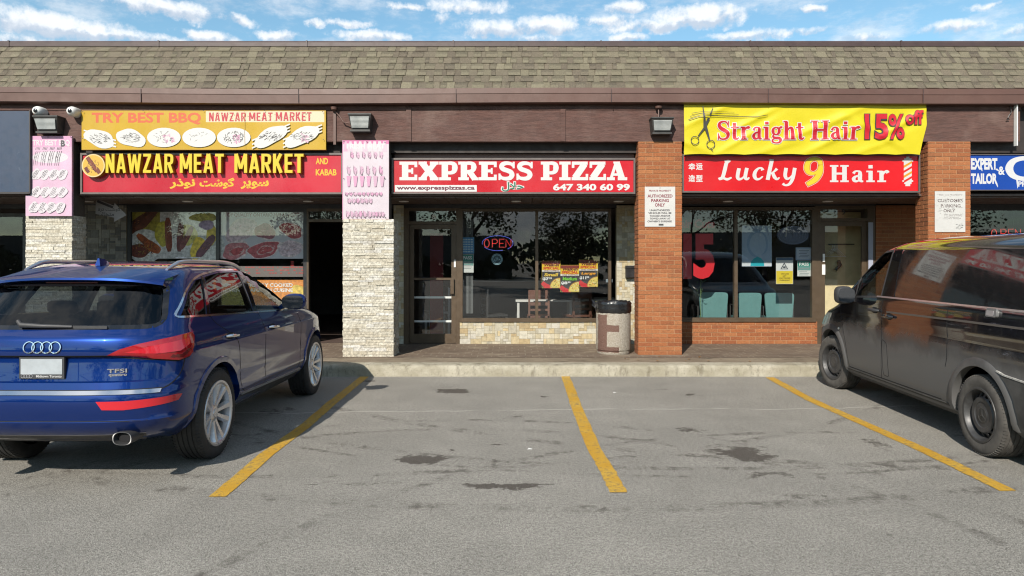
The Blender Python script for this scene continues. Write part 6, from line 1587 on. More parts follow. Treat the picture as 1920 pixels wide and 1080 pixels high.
def steel_wheel(root, x, y, r, rim_r, w, sg, m_tyre, steer=0.0):
    o = bpy.data.objects.new('wheel', None); COL.objects.link(o); o.parent = root; z = r
    tyre(o, x, y, z, r, rim_r, w, sg, m_tyre, steer).build('tyre', m_tyre, o, smooth=40)
    g = MB(); f = sg * w / 2; n = 16
    g.lathe([(rim_r + .012, f * 1.0), (rim_r + .010, f * 1.05), (rim_r - .006, f * 1.04), (rim_r - .016, f * .9), (rim_r - .03, f * .55), (rim_r - .035, -f * .9)], (0, 0, 0), 'x', 64, cap=False)
    # pressed disc: hub, raised ring, then webs between the ventilation holes
    r0, r1 = rim_r * .70, rim_r * .86
    g.lathe([(r0, f * .74), (r0 * .93, f * .82), (r0 * .72, f * .80), (.088, f * .60), (.084, f * .70), (.07, f * .76), (.035, f * .78), (.0, f * .78)], (0, 0, 0), 'x', 64)
    g.lathe([(rim_r - .02, f * .50), (r1, f * .52), (r1 * .985, f * .46)], (0, 0, 0), 'x', 64, cap=False)
    for k in range(n):
        a0, a1 = 2 * math.pi * k / n, 2 * math.pi * (k + .42) / n
        vs = []
        for a in (a0, (a0 + a1) / 2, a1):
            for rr, ff in ((r0 * .99, .745), (r1 * 1.01, .52)): vs.append((f * ff, rr * math.cos(a), rr * math.sin(a)))
            for rr, ff in ((r0 * .99, .66), (r1 * 1.01, .44)): vs.append((f * ff, rr * math.cos(a), rr * math.sin(a)))
        g.add(vs, [(0, 1, 5, 4), (4, 5, 9, 8), (2, 3, 7, 6), (6, 7, 11, 10), (0, 1, 3, 2), (8, 9, 11, 10)])
    for k in range(5):
        a = 2 * math.pi * k / 5 + .4; g.lathe([(.013, f * .60), (.013, f * .72), (.0, f * .73)], (0, .118 * math.cos(a) * .9, .118 * math.sin(a) * .9), 'x', 8)
    place(g, x, y, z, steer).build('rim', M_steel, o, smooth=35)
    h = MB()
    for k in range(3):
        a = 2 * math.pi * k / 3 + math.pi / 2; h.bar((f * .80, 0, 0), (f * .80, .052 * math.cos(a), .052 * math.sin(a)), .012, .004, up=(1, 0, 0), taper=.3)
    h.lathe([(.062, f * .785), (.062, f * .80), (.055, f * .80), (.055, f * .785)], (0, 0, 0), 'x', 28)
    place(h, x, y, z, steer).build('hub_emblem', mat('worn_emblem', (.10, .10, .10), .4, metal=.6), o)
    g = MB().lathe([(rim_r - .04, f * .25), (.0, f * .25)], (0, 0, 0), 'x', 40); place(g, x, y, z, steer).build('brake_drum', M_rimdk, o)
    return o

def suv():
    root = empty('parked_suv', (-3.372, 5.95, 0), 'dark blue SUV parked nose-in at the left, silver ten-spoke wheels and roof rails', 'car', rz=R(-.6))
    #      z     yr     yf    hw    rr   fr   nr   nf
    K = [(.28, -.60, 3.35, .78, .50, .8, 3.4, 2.6), (.34, -.77, 3.50, .85, .50, .85, 3.4, 2.6), (.40, -.885, 3.60, .90, .50, .9, 3.4, 2.6), (.46, -.930, 3.65, .928, .50, .9, 3.4, 2.6),
         (.50, -.945, 3.67, .938, .50, .9, 3.4, 2.6), (.512, -.936, 3.67, .938, .50, .9, 3.4, 2.6), (.60, -.950, 3.68, .934, .50, .9, 3.3, 2.6), (.665, -.950, 3.68, .942, .50, .9, 3.3, 2.6), (.70, -.938, 3.67, .941, .50, .9, 3.3, 2.6), (.722, -.905, 3.66, .942, .48, .9, 3.2, 2.6),
         (.775, -.893, 3.64, .946, .47, .9, 3.1, 2.6), (.785, -.880, 3.63, .947, .47, .9, 3.1, 2.6), (.90, -.862, 3.58, .955, .47, .9, 3.0, 2.6), (.955, -.857, 3.50, .959, .47, .85, 3.0, 2.6), (.968, -.882, 3.46, .951, .48, .8, 3.0, 2.6),
         (1.0, -.884, 3.36, .947, .48, .8, 3.0, 2.6), (1.07, -.872, 3.0, .930, .48, .7, 3.0, 2.8), (1.095, -.862, 2.75, .920, .47, .6, 3.0, 2.8), (1.115, -.842, 2.5, .911, .46, .55, 3.0, 3), (1.17, -.800, 2.20, .893, .45, .5, 3.0, 3),
         (1.30, -.700, 1.92, .842, .43, .45, 3.1, 3.2), (1.42, -.600, 1.66, .787, .41, .42, 3.2, 3.2), (1.50, -.520, 1.46, .745, .40, .4, 3.2, 3.2), (1.545, -.450, 1.32, .715, .40, .4, 3.2, 3.2), (1.58, -.36, 1.18, .680, .40, .4, 3.0, 3.0),
         (1.605, -.25, 1.03, .635, .42, .42, 2.8, 2.8), (1.625, -.10, .86, .56, .42, .42, 2.6, 2.6), (1.640, .08, .70, .44, .4, .4, 2.5, 2.5), (1.648, .2, .58, .30, .3, .3, 2.3, 2.3), (1.651, .32, .46, .12, .1, .1, 2, 2)]
    K = [(k[0], k[1], k[2], k[3] * .965, *k[4:]) for k in K]
    lv = sorted(set([k[0] for k in K] + [.55, .63, .74, .83, .93, 1.035, 1.14, 1.21, 1.255, 1.345, 1.385, 1.46]))
    sh = Shell(K, lv); sh.bvh(); AX = [0.0, 2.807]; WR = .372
    # glass outlines
    qw = [(-.50, 1.222), (-.115, 1.205), (.085, 1.505), (-.045, 1.490), (-.26, 1.40)]
    rw = [(-.045, 1.203), (.86, 1.160), (.915, 1.545), (.50, 1.548), (.155, 1.515)]
    fw = [(.965, 1.157), (1.93, 1.115), (1.99, 1.135), (1.62, 1.36), (1.30, 1.50), (1.02, 1.542)]
    outline = [(-.56, 1.222), (.91, 1.158), (2.02, 1.108), (2.05, 1.13), (1.66, 1.375), (1.32, 1.52), (.95, 1.566), (.50, 1.568), (.10, 1.535), (-.10, 1.495), (-.30, 1.41)]
    back = roundpoly([(-.765, 1.165), (.765, 1.165), (.668, 1.475), (-.668, 1.475)], [.09, .09, .07, .07])
    ws = roundpoly([(-.70, 1.13), (.70, 1.13), (.58, 1.46), (-.58, 1.46)], .05)
    inner = MB(); rings = []
    for z in (.55, .8, 1.0, 1.1, 1.2, 1.3, 1.4, 1.5, 1.555, 1.58):
        q = Shell([(a[0], a[1] + .09, min(a[2] - .09, 2.35), a[3] - .065, a[4] - .05, .3, a[6], 3.0) for a in K], lv); q.NR, q.NS, q.NF = 8, 8, 6
        h = q.half(z); rings.append([(x, y, z) for x, y in h] + [(-x, y, z) for x, y in h[1:-1][::-1]])
    n = len(rings[0]); m = len(rings)
    inner.add([p for r in rings for p in r], [(i * n + k, i * n + (k + 1) % n, (i + 1) * n + (k + 1) % n, (i + 1) * n + k) for i in range(m - 1) for k in range(n)] + [tuple(range(n))[::-1], tuple(range((m - 1) * n, m * n))])
    cut = [inner]
    def prism_x(poly, x0, x1):
        g = MB(); n = len(poly); vs = [(x0, a, b) for a, b in poly] + [(x1, a, b) for a, b in poly]
        g.add(vs, [tuple(range(n)), tuple(range(n, 2 * n))[::-1]] + [(i, i + n, (i + 1) % n + n, (i + 1) % n) for i in range(n)]); return g
    for sg in (-1, 1):
        for p in (qw, rw, fw): cut.append(prism_x(p, sg * .42, sg * 1.3))
        for y in AX: cut.append(cyl_x(y, WR, .432, sg * .48, sg * 1.3))
    cut.append(MB().prism(back, -1.4, -.12)); cut.append(MB().prism(ws, .95, 3.4))
    paint = mat('metallic_blue_paint', (.0012, .0185, .120), .32, metal=.50, spec=.08, coat=1.0, coat_rough=.008)
    body = carve(sh, cut, 'body', [paint, M_cabin], root)
    for sg in (-1, 1):
        f = lambda a, b: sh.side(a, b, sg)
        wn = []
        for p, nm, gl in ((qw, 'quarter_window', M_darkglass), (rw, 'rear_door_window', M_darkglass), (fw, 'front_door_window', M_carglass)):
            c = Vector((sum(a for a, b in p) / len(p), sum(b for a, b in p) / len(p)))
            big = [tuple(c + (Vector(a) - c) * 1.06) for a in p]
            L(patch(big, f, .10, -.008, None)).build(nm, gl, root, smooth=60)
        L(ribbon(roundpoly(outline, .06, 4), f, .015, .005, closed=True)).build('window_chrome_trim', M_chrome, root, smooth=40)
        g = MB()
        for a, b in (((-.085, 1.195), (.115, 1.515)), ((.905, 1.15), (.965, 1.555))): ribbon([a, b], f, .075 if b[0] > .5 else .055, .002, g)
        L(g).build('window_pillar_trim', M_frit, root) if False else [L(ribbon([a, b], f, w, .002)).build('window_pillar_trim', M_frit, root) for a, b, w in (((-.083, 1.197), (.118, 1.515), .045), ((.912, 1.15), (.968, 1.553), .085))]
        # door gaps
        for path in ([(1.08, .46), (1.05, .80), (1.02, 1.0), (.96, 1.16)], [(.45, .60), (.40, .85), (.30, .98), (.02, 1.12), (-.06, 1.20)], [(.45, .60), (.56, .46), (1.08, .44), (2.15, .40)], [(2.15, .40), (2.20, .60), (2.16, .95), (2.05, 1.10)]):
            L(ribbon(spline([tuple(p) for p in path], 5), f, .007, .0012)).build('door_gap', M_seam, root)
        for yy in (.22, 1.24):
            zz = 1.0 if yy < 1 else .985
            p, nn = sh.side(yy, zz, sg); o = MB()
            o.tube([(p.x + sg * .002, yy - .105, zz + .004), (p.x + sg * .030, yy - .085, zz + .008), (p.x + sg * .036, yy, zz), (p.x + sg * .030, yy + .085, zz - .006), (p.x + sg * .002, yy + .105, zz - .008)], [.010, .015, .016, .015, .010], 8)
            L(o).build('door_handle', M_chrome, root, smooth=50)
            L(patch([(yy + .085 * math.cos(k * .5236), zz + .030 * math.sin(k * .5236)) for k in range(12)], f, .2, .0015, None)).build('handle_recess_shade', M_seam, root)  # flat black oval painted as the shade in the handle hollow
        for y in AX:   # wheel arch lip
            ring = []; N = 26
            g = MB(); vs = []
            for k in range(N + 1):
                a = R(-18) + R(216) * k / N
                for rr, o in ((.425, -.05), (.428, .012), (.470, .010), (.482, -.004)):
                    p, nn = sh.side(y + rr * math.cos(a), max(WR + rr * math.sin(a), .29), sg); vs.append((p.x + sg * o, p.y, p.z))
            g.add(vs, [(i * 4 + j, i * 4 + j + 1, i * 4 + 5 + j, i * 4 + 4 + j) for i in range(N) for j in range(3)]); L(g).build('wheel_arch_lip', paint, root, smooth=45)
            alloy_wheel(root, sg * .778, y, WR, .262, .235, sg, M_tyre)
        L(ribbon([(.50, .445), (1.3, .425), (2.30, .395)], f, .020, .014)).build('sill_strip', M_satin, root, smooth=40)
        L(patch([(.46, .30), (2.34, .30), (2.33, .375), (.48, .425)], f, .15, .006, -.02)).build('sill_panel', M_trim, root)
        # mirror
        mb = MB(); mx, my, mz = sg * 1.0, 1.70, 1.215; vs = []; NN = 10
        for i in range(NN + 1):
            t = i / NN * math.pi; yy = my + .075 * math.cos(t); rr = max(math.sin(t), .02) ** .6
            for k in range(16):
                a = 2 * math.pi * k / 16; ca, sa = math.cos(a), math.sin(a)
                vs.append((mx + .125 * rr * math.copysign(abs(ca) ** .7, ca), yy, mz + .088 * rr * math.copysign(abs(sa) ** .7, sa)))
        mb.add(vs, [(i * 16 + k, i * 16 + (k + 1) % 16, i * 16 + 16 + (k + 1) % 16, i * 16 + 16 + k) for i in range(NN) for k in range(16)])
        mb.bar((sg * .85, my + .10, 1.165), (sg * .96, my + .02, 1.175), .07, .05)
        mo = L(mb).build('door_mirror', paint, root, smooth=50)
        g = MB(); g.add([(mx + .108 * math.copysign(abs(math.cos(k * .3927)) ** .6, math.cos(k * .3927)), my - .0785 - .20 * sg * .108 * math.copysign(abs(math.cos(k * .3927)) ** .6, math.cos(k * .3927)) * -1 - .012, mz + .07 * math.copysign(abs(math.sin(k * .3927)) ** .6, math.sin(k * .3927))) for k in range(16)], [tuple(range(16))]); L(g).build('mirror_glass', M_mirrorg, mo)
        # roof rail
        pts = []
        for k in range(19):
            t = k / 18; yy = -.24 + 1.64 * t; xx = .595 - .02 * math.cos(t * 6.28); p = sh.top(sg * xx, yy)[0]; pts.append((sg * xx, yy, (p.z if p else 1.5) + .004 + .034 * min(1, math.sin(t * math.pi) * 2.6)))
        L(MB().tube(pts, [.011 + .008 * min(1, math.sin(k / 18 * math.pi) * 3) for k in range(19)], 10)).build('roof_rail', M_satin, root, smooth=60)
        # tail lamp: wraps round the corner
        w = lambda a, b: sh.around(a, b, sg)
        lamp = [(.455, .968), (.54, 1.012), (.66, 1.048), (.80, 1.074), (.96, 1.094), (1.08, 1.102), (1.115, 1.07), (1.10, .99), (1.03, .928), (.93, .908), (.80, .928), (.60, .955)]
        to = L(patch(lamp, w, .05, .012, -.02)).build('tail_lamp', M_red, root, smooth=60)
        L(patch([(.58, .985), (.76, 1.032), (.95, 1.056), (1.05, 1.058), (1.05, 1.02), (.95, .978), (.78, .972)], w, .05, .0145, .008)).build('lamp_light_guide', M_redin, to, smooth=60)
        L(patch([(.70, .950), (.86, .936), (.96, .928), (1.06, .985), (1.03, .985), (.95, .952), (.84, .958)], w, .06, .0150, .008)).build('lamp_lower_band', mat('lamp_dark', (.10, .004, .006), .15, coat=1.0), to, smooth=60)
        L(ribbon([(1.115, 1.07), (1.10, .985), (1.03, .922), (.93, .902), (.80, .922), (.45, .962)], w, .010, .002)).build('lamp_gap', M_seam, root)
        L(patch([(.42, .650), (.60, .648), (.98, .660), (1.03, .652), (.99, .612), (.60, .584), (.46, .590)], w, .06, .004, -.02)).build('bumper_reflector', M_redin, root, smooth=60)
        # tailgate outer gap down the corner
        L(ribbon(spline([(.985, .905), (.965, .82), (.90, .745), (.80, .705), (.70, .694)], 5), w, .009, .0014)).build('tailgate_gap', M_seam, root)
        # exhaust
        ex, ey, ez = sg * .60, -.925, .385
        g = MB(); vs = []; N = 22
        for (yy, kk) in ((ey, 1.0), (ey, .91), (ey + .12, .86)):
            for k in range(N): a = 2 * math.pi * k / N; vs.append((ex + .068 * kk * math.copysign(abs(math.cos(a)) ** .75, math.cos(a)) + .012 * kk * math.sin(a) * sg * -1, yy + .02 * math.sin(a), ez + .042 * kk * math.copysign(abs(math.sin(a)) ** .75, math.sin(a))))
        for k in range(N): a = 2 * math.pi * k / N; vs.append((ex + .068 * math.copysign(abs(math.cos(a)) ** .75, math.cos(a)) - .012 * math.sin(a) * sg, ey + .16, ez + .042 * math.copysign(abs(math.sin(a)) ** .75, math.sin(a))))
        g.add(vs, [(i * N + k, i * N + (k + 1) % N, j * N + (k + 1) % N, j * N + k) for i, j in ((0, 1), (1, 2), (0, 3)) for k in range(N)]); eo = L(g).build('exhaust_tip', mat('exhaust_steel', (.10, .10, .10), .45, metal=.7), root, smooth=40)
        g = MB(); g.add([(ex + .057 * math.cos(k * .2856), ey + .05, ez + .036 * math.sin(k * .2856)) for k in range(22)], [tuple(range(22))]); L(g).build('exhaust_bore', M_seam, eo)
    f = lambda a, b: sh.rear(a, b)
    # rear screen with its black border
    L(patch([(a * 1.05, 1.32 + (b - 1.32) * 1.10) for a, b in back], f, .12, -.010, None)).build('rear_window', M_darkglass, root, smooth=60)
    L(ribbon(back, f, .030, .001, closed=True)).build('rear_window_border', M_frit, root)
    L(patch(ws, lambda a, b: sh.front(a, b), .12, -.006, None)).build('windscreen', M_carglass, root, smooth=60)
    # roof spoiler
    g = MB(); vs = []; N = 24
    for k in range(N + 1):
        t = -1 + 2 * k / N; x = .675 * t; bow = .10 * abs(t) ** 3.0; drop = .045 * abs(t) ** 3
        p = sh.top(x * .98, -.25)[0]; z0 = p.z if p else 1.5
        vs += [(x, -.24, z0 + .004), (x, -.46, 1.556 - drop), (x, -.585 + bow, 1.525 - drop), (x, -.59 + bow, 1.508 - drop), (x, -.50 + bow * .6, 1.492 - drop), (x, -.40, 1.49 - drop)]
    g.add(vs, [(i * 6 + j, i * 6 + (j + 1) % 6, i * 6 + 6 + (j + 1) % 6, i * 6 + 6 + j) for i in range(N) for j in range(6)] + [tuple(range(6)), tuple(range(N * 6, N * 6 + 6))[::-1]])
    so = L(g).build('roof_spoiler', paint, root, smooth=35)
    g = MB(); g.box(-.20, .20, -.55, -.535, 1.482, 1.492); L(g).build('high_brake_lamp', mat('lamp_unlit', (.06, .004, .006), .15), so)
    # wiper
    g = MB(); p = lambda x, z: sh.rear(x, z)[0]
    a, b = p(-.20, 1.185), p(.42, 1.175); g.tube([(a.x - .03, a.y - .02, a.z + .03), (a.x, a.y - .032, a.z), (a.x + .15, a.y - .028, a.z - .008), (.17, b.y - .03, 1.172)], [.016, .020, .016, .012], 8); g.bar((.0, a.y - .022, 1.172), (b.x, b.y - .02, 1.166), .010, .02)
    L(g).build('rear_wiper', M_trim, root, smooth=50)
    # slot over the plate, ledge strip, chrome strip on the bumper
    L(ribbon([(-.47, .962), (.47, .962)], f, .016, .012)).build('tailgate_slot', M_seam, root)
    for sg in (-1, 1): L(ribbon([(sg * .28, 1.095), (sg * .56, 1.090)], f, .004, .001)).build('tailgate_crease', paint, root) if False else None
    L(ribbon([(-.80, .702), (-.5, .704), (0, .705), (.5, .704), (.80, .702)], f, .020, .012)).build('bumper_chrome_strip', M_chrome, root, smooth=40)
    L(ribbon([(-.80, .722), (0, .724), (.80, .722)], f, .007, .002)).build('tailgate_lower_gap', M_seam, root)
    # plate
    y = sh.rear(0, .88)[0].y - .012
    g = MB().box(-.163, .163, y - .012, y + .012, .806, .960); po = L(g).build('plate_frame', M_trim, root)
    pl = MB().box(-.150, .150, y - .0155, y - .011, .838, .948); L(pl).build('number_plate', mat('blank_plate', A(206, 214, 220), .4, var=.10, vscale=9), po)
    t = MB(); text(t, 'Midtown Toronto', (-.04, .8325, .145, .815), y - .0122, A(225, 225, 225), bold=.03, px=False)
    for k in range(4): t.tube([(-.135 + k * .019 + .0125 * math.cos(a * .349), y - .0135, .824 + .0125 * math.sin(a * .349)) for a in range(18)], .0016, 5, A(200, 200, 205), closed=True)
    L(t).build('frame_lettering', MATTR, po)
    # rings, badge
    g = MB()
    for k in range(4):
        c = -.0945 + k * .063; P = []
        for a in range(28):
            q = sh.rear(c + .040 * math.cos(a * .2244), 1.030 + .040 * math.sin(a * .2244))[0]; P.append((q.x, q.y - .006 - .0012 * (k % 2), q.z))
        g.tube(P, .0052, 6, closed=True)
    L(g).build('ring_emblem', M_chrome, root, smooth=60)
    yb = sh.rear(.52, .85)[0].y; b = MB()
    text(b, 'TFSI', (.455, .872, .585, .842), yb - .002, px=False, depth=.004, bold=.02); text(b, 'quattro', (.465, .838, .585, .812), yb - .003, px=False, depth=.004, bold=.03)
    dyx = (sh.rear(.585, .85)[0].y - sh.rear(.455, .85)[0].y) / .13
    b.v = [(x, y_ + (x - .52) * dyx, z) for x, y_, z in b.v]
    L(b).build('badge', M_chrome, root)
    # lower valance
    L(patch([(-.62, .318), (.62, .318), (.70, .40), (-.70, .40)], f, .08, .006, -.02)).build('rear_diffuser', M_trim, root, smooth=50)
    L(ribbon([(-.74, .50), (-.4, .508), (.4, .508), (.74, .50)], f, .006, .001)).build('bumper_crease_shade', M_seam, root)  # near-black line painted as shade along the crease
    # antenna
    g = MB(); z = sh.top(0, -.15)[0].z - .004
    g.add([(-.022, -.22, z), (.022, -.22, z), (.026, -.10, z), (.012, .0, z), (-.012, .0, z), (-.026, -.10, z), (-.006, -.205, z + .062), (.006, -.205, z + .062), (.010, -.14, z + .055), (-.010, -.14, z + .055), (0, -.02, z + .012)],
          [(0, 1, 7, 6), (1, 2, 8, 7), (2, 3, 10, 8), (3, 4, 10), (4, 5, 9, 10), (5, 0, 6, 9), (6, 7, 8, 9), (8, 10, 9)]); L(g).build('roof_antenna', paint, root, smooth=40)
    # cabin: seats
    for x, yy in ((-.38, 1.02), (.38, 1.02), (-.42, .12), (.42, .12), (0, .12)):
        g = MB(); vs = []
        for (dy, z, w, t) in ((.0, .62, .24, .10), (-.04, .95, .25, .09), (-.10, 1.18, .20, .06), (-.115, 1.20, .10, .05), (-.12, 1.24, .13, .06), (-.14, 1.36 if yy > .5 else 1.30, .12, .05), (-.145, 1.39 if yy > .5 else 1.32, .09, .03)):
            for a in range(12): vs.append((x + w * math.copysign(abs(math.cos(a * .5236)) ** .6, math.cos(a * .5236)), yy + dy + t * math.sin(a * .5236), z))
        g.add(vs, [(i * 12 + k, i * 12 + (k + 1) % 12, i * 12 + 12 + (k + 1) % 12, i * 12 + 12 + k) for i in range(6) for k in range(12)] + [tuple(range(72, 84))]); L(g).build('seat', M_seat, root, smooth=50)
    g = MB().box(-.7, .7, 1.78, 2.2, .8, 1.10); g.tube([(-.38 + .18 * math.cos(a * .4488), 1.62 + .05 * math.sin(a * .4488), 1.02 + .17 * math.sin(a * .4488)) for a in range(14)], .014, 6, closed=True); L(g).build('dashboard', M_seat, root)
    g = MB().box(-.11, .11, 1.22, 1.235, 1.40, 1.46); L(g).build('cabin_mirror', M_trim, root)
    # head lamps and grille at the nose
    for sg in (-1, 1): L(patch([(3.02, .78), (3.42, .74), (3.40, .90), (2.98, .92)], lambda a, b: sh.side(a, b, sg), .08, .004, -.02)).build('headlight', M_lens, root, smooth=50)
    L(patch([(-.42, .42), (.42, .42), (.46, .86), (-.46, .86)], lambda a, b: sh.front(a, b), .1, .004, -.02)).build('grille', M_trim, root)
    return root
SUV = suv()

def dusty_black():
    m = bpy.data.materials.new('dusty_black_paint'); m.use_nodes = True; t = NT(m.node_tree); b = t.n['Principled BSDF']; o = t.node('ShaderNodeTexCoord').outputs['Object']
    z = t.sep(o)[2]; n = t.noise(o, 2.2, 6, .65); n2 = t.noise(t.vmul(o, (1, 1, .5)), 12, 5, .7)
    d = t.m('ADD', t.ramp(z, 1.02, .62), t.m('MULTIPLY', t.m('SUBTRACT', n, .5), .9))
    d = t.m('ADD', t.m('MULTIPLY', t.m('MULTIPLY', d, t.ramp(n2, .2, .8, .7, 1.1)), t.ramp(z, 1.15, .85)), t.ramp(n, .4, .75, .0, .03))
    d = t.m('MINIMUM', t.m('MAXIMUM', d, .0), .72)
    t.put(b.inputs['Base Color'], t.mix(d, (.006, .006, .008), (.125, .123, .120))); t.put(b.inputs['Roughness'], t.ramp(d, .0, .5, .10, .55))
    t.put(b.inputs['Coat Weight'], t.ramp(d, .0, .5, 1.0, .12)); b.inputs['Coat Roughness'].default_value = .03; t.put(b.inputs['Specular IOR Level'], t.ramp(d, 0, .5, .5, .3))
    return m
def van():
    root = empty('parked_van', (4.925, 5.94, 0), 'dusty black cargo van with black steel wheels parked nose-in at the right', 'van', rz=R(-3.4))
    #      z     yr     yf    hw    rr   fr   nr   nf
    K = [(.24, -.90, 3.80, .84, .25, .7, 4, 2.6), (.30, -.96, 3.95, .915, .25, .75, 4, 2.6), (.36, -.99, 4.03, .940, .25, .75, 4, 2.6), (.50, -1.0, 4.08, .955, .25, .75, 4, 2.6), (.70, -1.0, 4.09, .962, .25, .75, 4, 2.6), (.82, -1.0, 4.05, .962, .25, .75, 4, 2.6),
         (.90, -1.0, 3.98, .960, .25, .75, 4, 2.6), (.935, -1.0, 3.93, .953, .25, .72, 4, 2.6), (.965, -1.0, 3.87, .953, .25, .7, 4, 2.6), (1.0, -1.0, 3.76, .955, .25, .65, 4, 2.7), (1.04, -1.0, 3.58, .955, .25, .6, 4, 2.8), (1.08, -.998, 3.38, .952, .25, .5, 4, 3), (1.12, -.995, 3.26, .950, .25, .45, 4, 3),
         (1.20, -.99, 3.12, .944, .24, .42, 4, 3.2), (1.245, -.985, 3.05, .938, .24, .42, 4, 3.2), (1.262, -.983, 3.02, .928, .24, .42, 4, 3.2), (1.40, -.96, 2.80, .902, .23, .4, 4, 3.2), (1.60, -.91, 2.48, .862, .22, .38, 4, 3.2), (1.72, -.87, 2.28, .836, .22, .38, 3.8, 3.2), (1.775, -.84, 2.17, .820, .22, .38, 3.6, 3.2), (1.80, -.81, 2.10, .798, .22, .38, 3.4, 3.0),
         (1.84, -.74, 1.96, .752, .26, .4, 3.2, 3.0), (1.875, -.60, 1.75, .66, .3, .45, 3, 2.8), (1.895, -.42, 1.5, .54, .3, .45, 2.8, 2.6), (1.908, -.15, 1.2, .36, .3, .3, 2.5, 2.5), (1.912, .2, .8, .14, .1, .1, 2, 2)]
    lv = sorted(set([k[0] for k in K] + [.43, .57, .63, .76, 1.16, 1.33, 1.47, 1.53, 1.66]))
    sh = Shell(K, lv, taper=(1.5, 2.6, .03)); sh.bvh(); AX = [0.0, 3.2]; WR = .342
    fwin = [(1.84, 1.255), (2.50, 1.225), (2.475, 1.46), (2.34, 1.575), (2.17, 1.69), (2.02, 1.75), (1.775, 1.768)]
    ws = roundpoly([(-.74, 1.16), (.74, 1.16), (.66, 1.72), (-.66, 1.72)], .05)
    inner = MB(); q = Shell([(a[0], a[1] + .07, min(a[2] - .08, 3.1), a[3] - .06, .2, .3, a[6], 3.0) for a in K], lv); q.NR, q.NS, q.NF = 6, 8, 6; rings = []
    for z in (.6, .9, 1.1, 1.3, 1.5, 1.7, 1.80, 1.83): h = q.half(z); rings.append([(x, y, z) for x, y in h] + [(-x, y, z) for x, y in h[1:-1][::-1]])
    n = len(rings[0]); m = len(rings)
    inner.add([p for r in rings for p in r], [(i * n + k, i * n + (k + 1) % n, (i + 1) * n + (k + 1) % n, (i + 1) * n + k) for i in range(m - 1) for k in range(n)] + [tuple(range(n))[::-1], tuple(range((m - 1) * n, m * n))])
    cut = [inner]
    for sg in (-1, 1):
        g = MB(); nn = len(fwin); g.add([(sg * .45, a, b) for a, b in fwin] + [(sg * 1.3, a, b) for a, b in fwin], [tuple(range(nn)), tuple(range(nn, 2 * nn))[::-1]] + [(i, i + nn, (i + 1) % nn + nn, (i + 1) % nn) for i in range(nn)]); cut.append(g)
        for y in AX: cut.append(cyl_x(y, WR + .01, .405 if y < 1 else .415, sg * .50, sg * 1.3))
    cut.append(MB().prism(ws, 1.9, 4.0))
    paint = dusty_black(); body = carve(sh, cut, 'body', [paint, M_cabin], root)
    panel = mat('black_glass_panel', (.012, .012, .013), .06, coat=.6, var=.1)
    for sg in (-1, 1):
        f = lambda a, b: sh.side(a, b, sg)
        c = Vector((2.12, 1.47)); L(patch([tuple(c + (Vector(a) - c) * 1.05) for a in fwin], f, .12, -.010, None)).build('front_door_window', M_darkglass, root, smooth=60)
        L(ribbon(fwin, f, .022, .003, closed=True)).build('window_seal', M_trim, root)
        L(patch(roundpoly([(-.84, 1.272), (1.525, 1.262), (1.555, 1.768), (-.68, 1.745)], .05), f, .10, .005, -.01)).build('side_window_panel', panel, root, smooth=60)
        L(patch([(1.545, 1.262), (1.815, 1.262), (1.745, 1.772), (1.575, 1.772)], f, .12, .003, -.01)).build('door_pillar', M_frit, root, smooth=60)
        L(patch([(2.55, 1.225), (2.84, 1.20), (2.545, 1.42)], f, .08, .004, -.01)).build('quarter_glass', M_frit, root, smooth=60)
        for path in ([(1.80, .36), (1.76, .77), (1.78, 1.21), (1.66, 1.80)], [(1.80, .36), (.60, .36)], [(.50, .68), (.47, .82), (.50, 1.25)], [(2.66, .36), (2.74, .66), (2.86, .93), (2.95, 1.15)], [(1.80, .36), (2.66, .36)]):
            L(ribbon(spline(path, 5) if len(path) > 2 else path, f, .008, .0014)).build('door_gap', M_seam, root)
        L(ribbon([(-.86, 1.258), (.5, 1.258), (1.92, 1.256)], f, .018, .007)).build('waist_strip', M_satin, root, smooth=40)
        L(ribbon([(-.86, 1.130), (.3, 1.12), (1.66, 1.10)], f, .018, .006)).build('slide_rail', mat('rail_grey', (.12, .11, .10), .45, metal=.4), root)
        L(ribbon([(-.95, .945), (1.0, .945), (3.1, .945)], f, .010, .002)).build('flank_crease', paint, root)
        # outlined patch of the charging flap at the pillar foot
        L(ribbon(roundpoly([(1.62, .40), (1.75, .40), (1.75, .80), (1.64, .76)], .04), f, .005, .0016, closed=True)).build('flap_gap', M_seam, root)
        for yy, zz, w, mm in ((1.95, 1.10, .11, M_trim), (1.60, 1.055, .09, paint)):
            p, nn = sh.side(yy, zz, sg); o = MB(); o.tube([(p.x, yy - w, zz), (p.x + sg * .03, yy - w * .8, zz), (p.x + sg * .036, yy, zz + .004), (p.x + sg * .03, yy + w * .8, zz), (p.x, yy + w, zz)], [.012, .018, .020, .018, .012], 8); L(o).build('door_handle', mm, root, smooth=50)
            L(patch([(yy + .09 * math.cos(k * .5236), zz + .036 * math.sin(k * .5236)) for k in range(12)], f, .2, .0012, None)).build('handle_recess_shade', M_seam, root)  # shade of the hollow behind the handle, painted as a dark oval
        P = roundpoly([(-.245, 1.188), (-.105, 1.188), (-.105, 1.250), (-.245, 1.250)], .02); po = L(patch(P, f, .1, .024, -.004)).build('latch_plate', mat('latch_grey', (.22, .22, .22), .4, metal=.5), root, smooth=40)
        L(patch(roundpoly([(-.21, 1.198), (-.12, 1.198), (-.12, 1.240), (-.21, 1.240)], .012), f, .1, .026, .02)).build('latch_face', M_rim, po); 
        g = MB().lathe([(.014, 0), (.014, .010), (.0, .012)], (0, 0, 0), 'x', 12); p, nn = sh.side(2.93, .80, sg); g.v = [(p.x + sg * a, p.y + b, p.z + c_) for a, b, c_ in g.v]; L(g).build('side_repeater', mat('repeater_lens', (.7, .68, .62), .2), root)
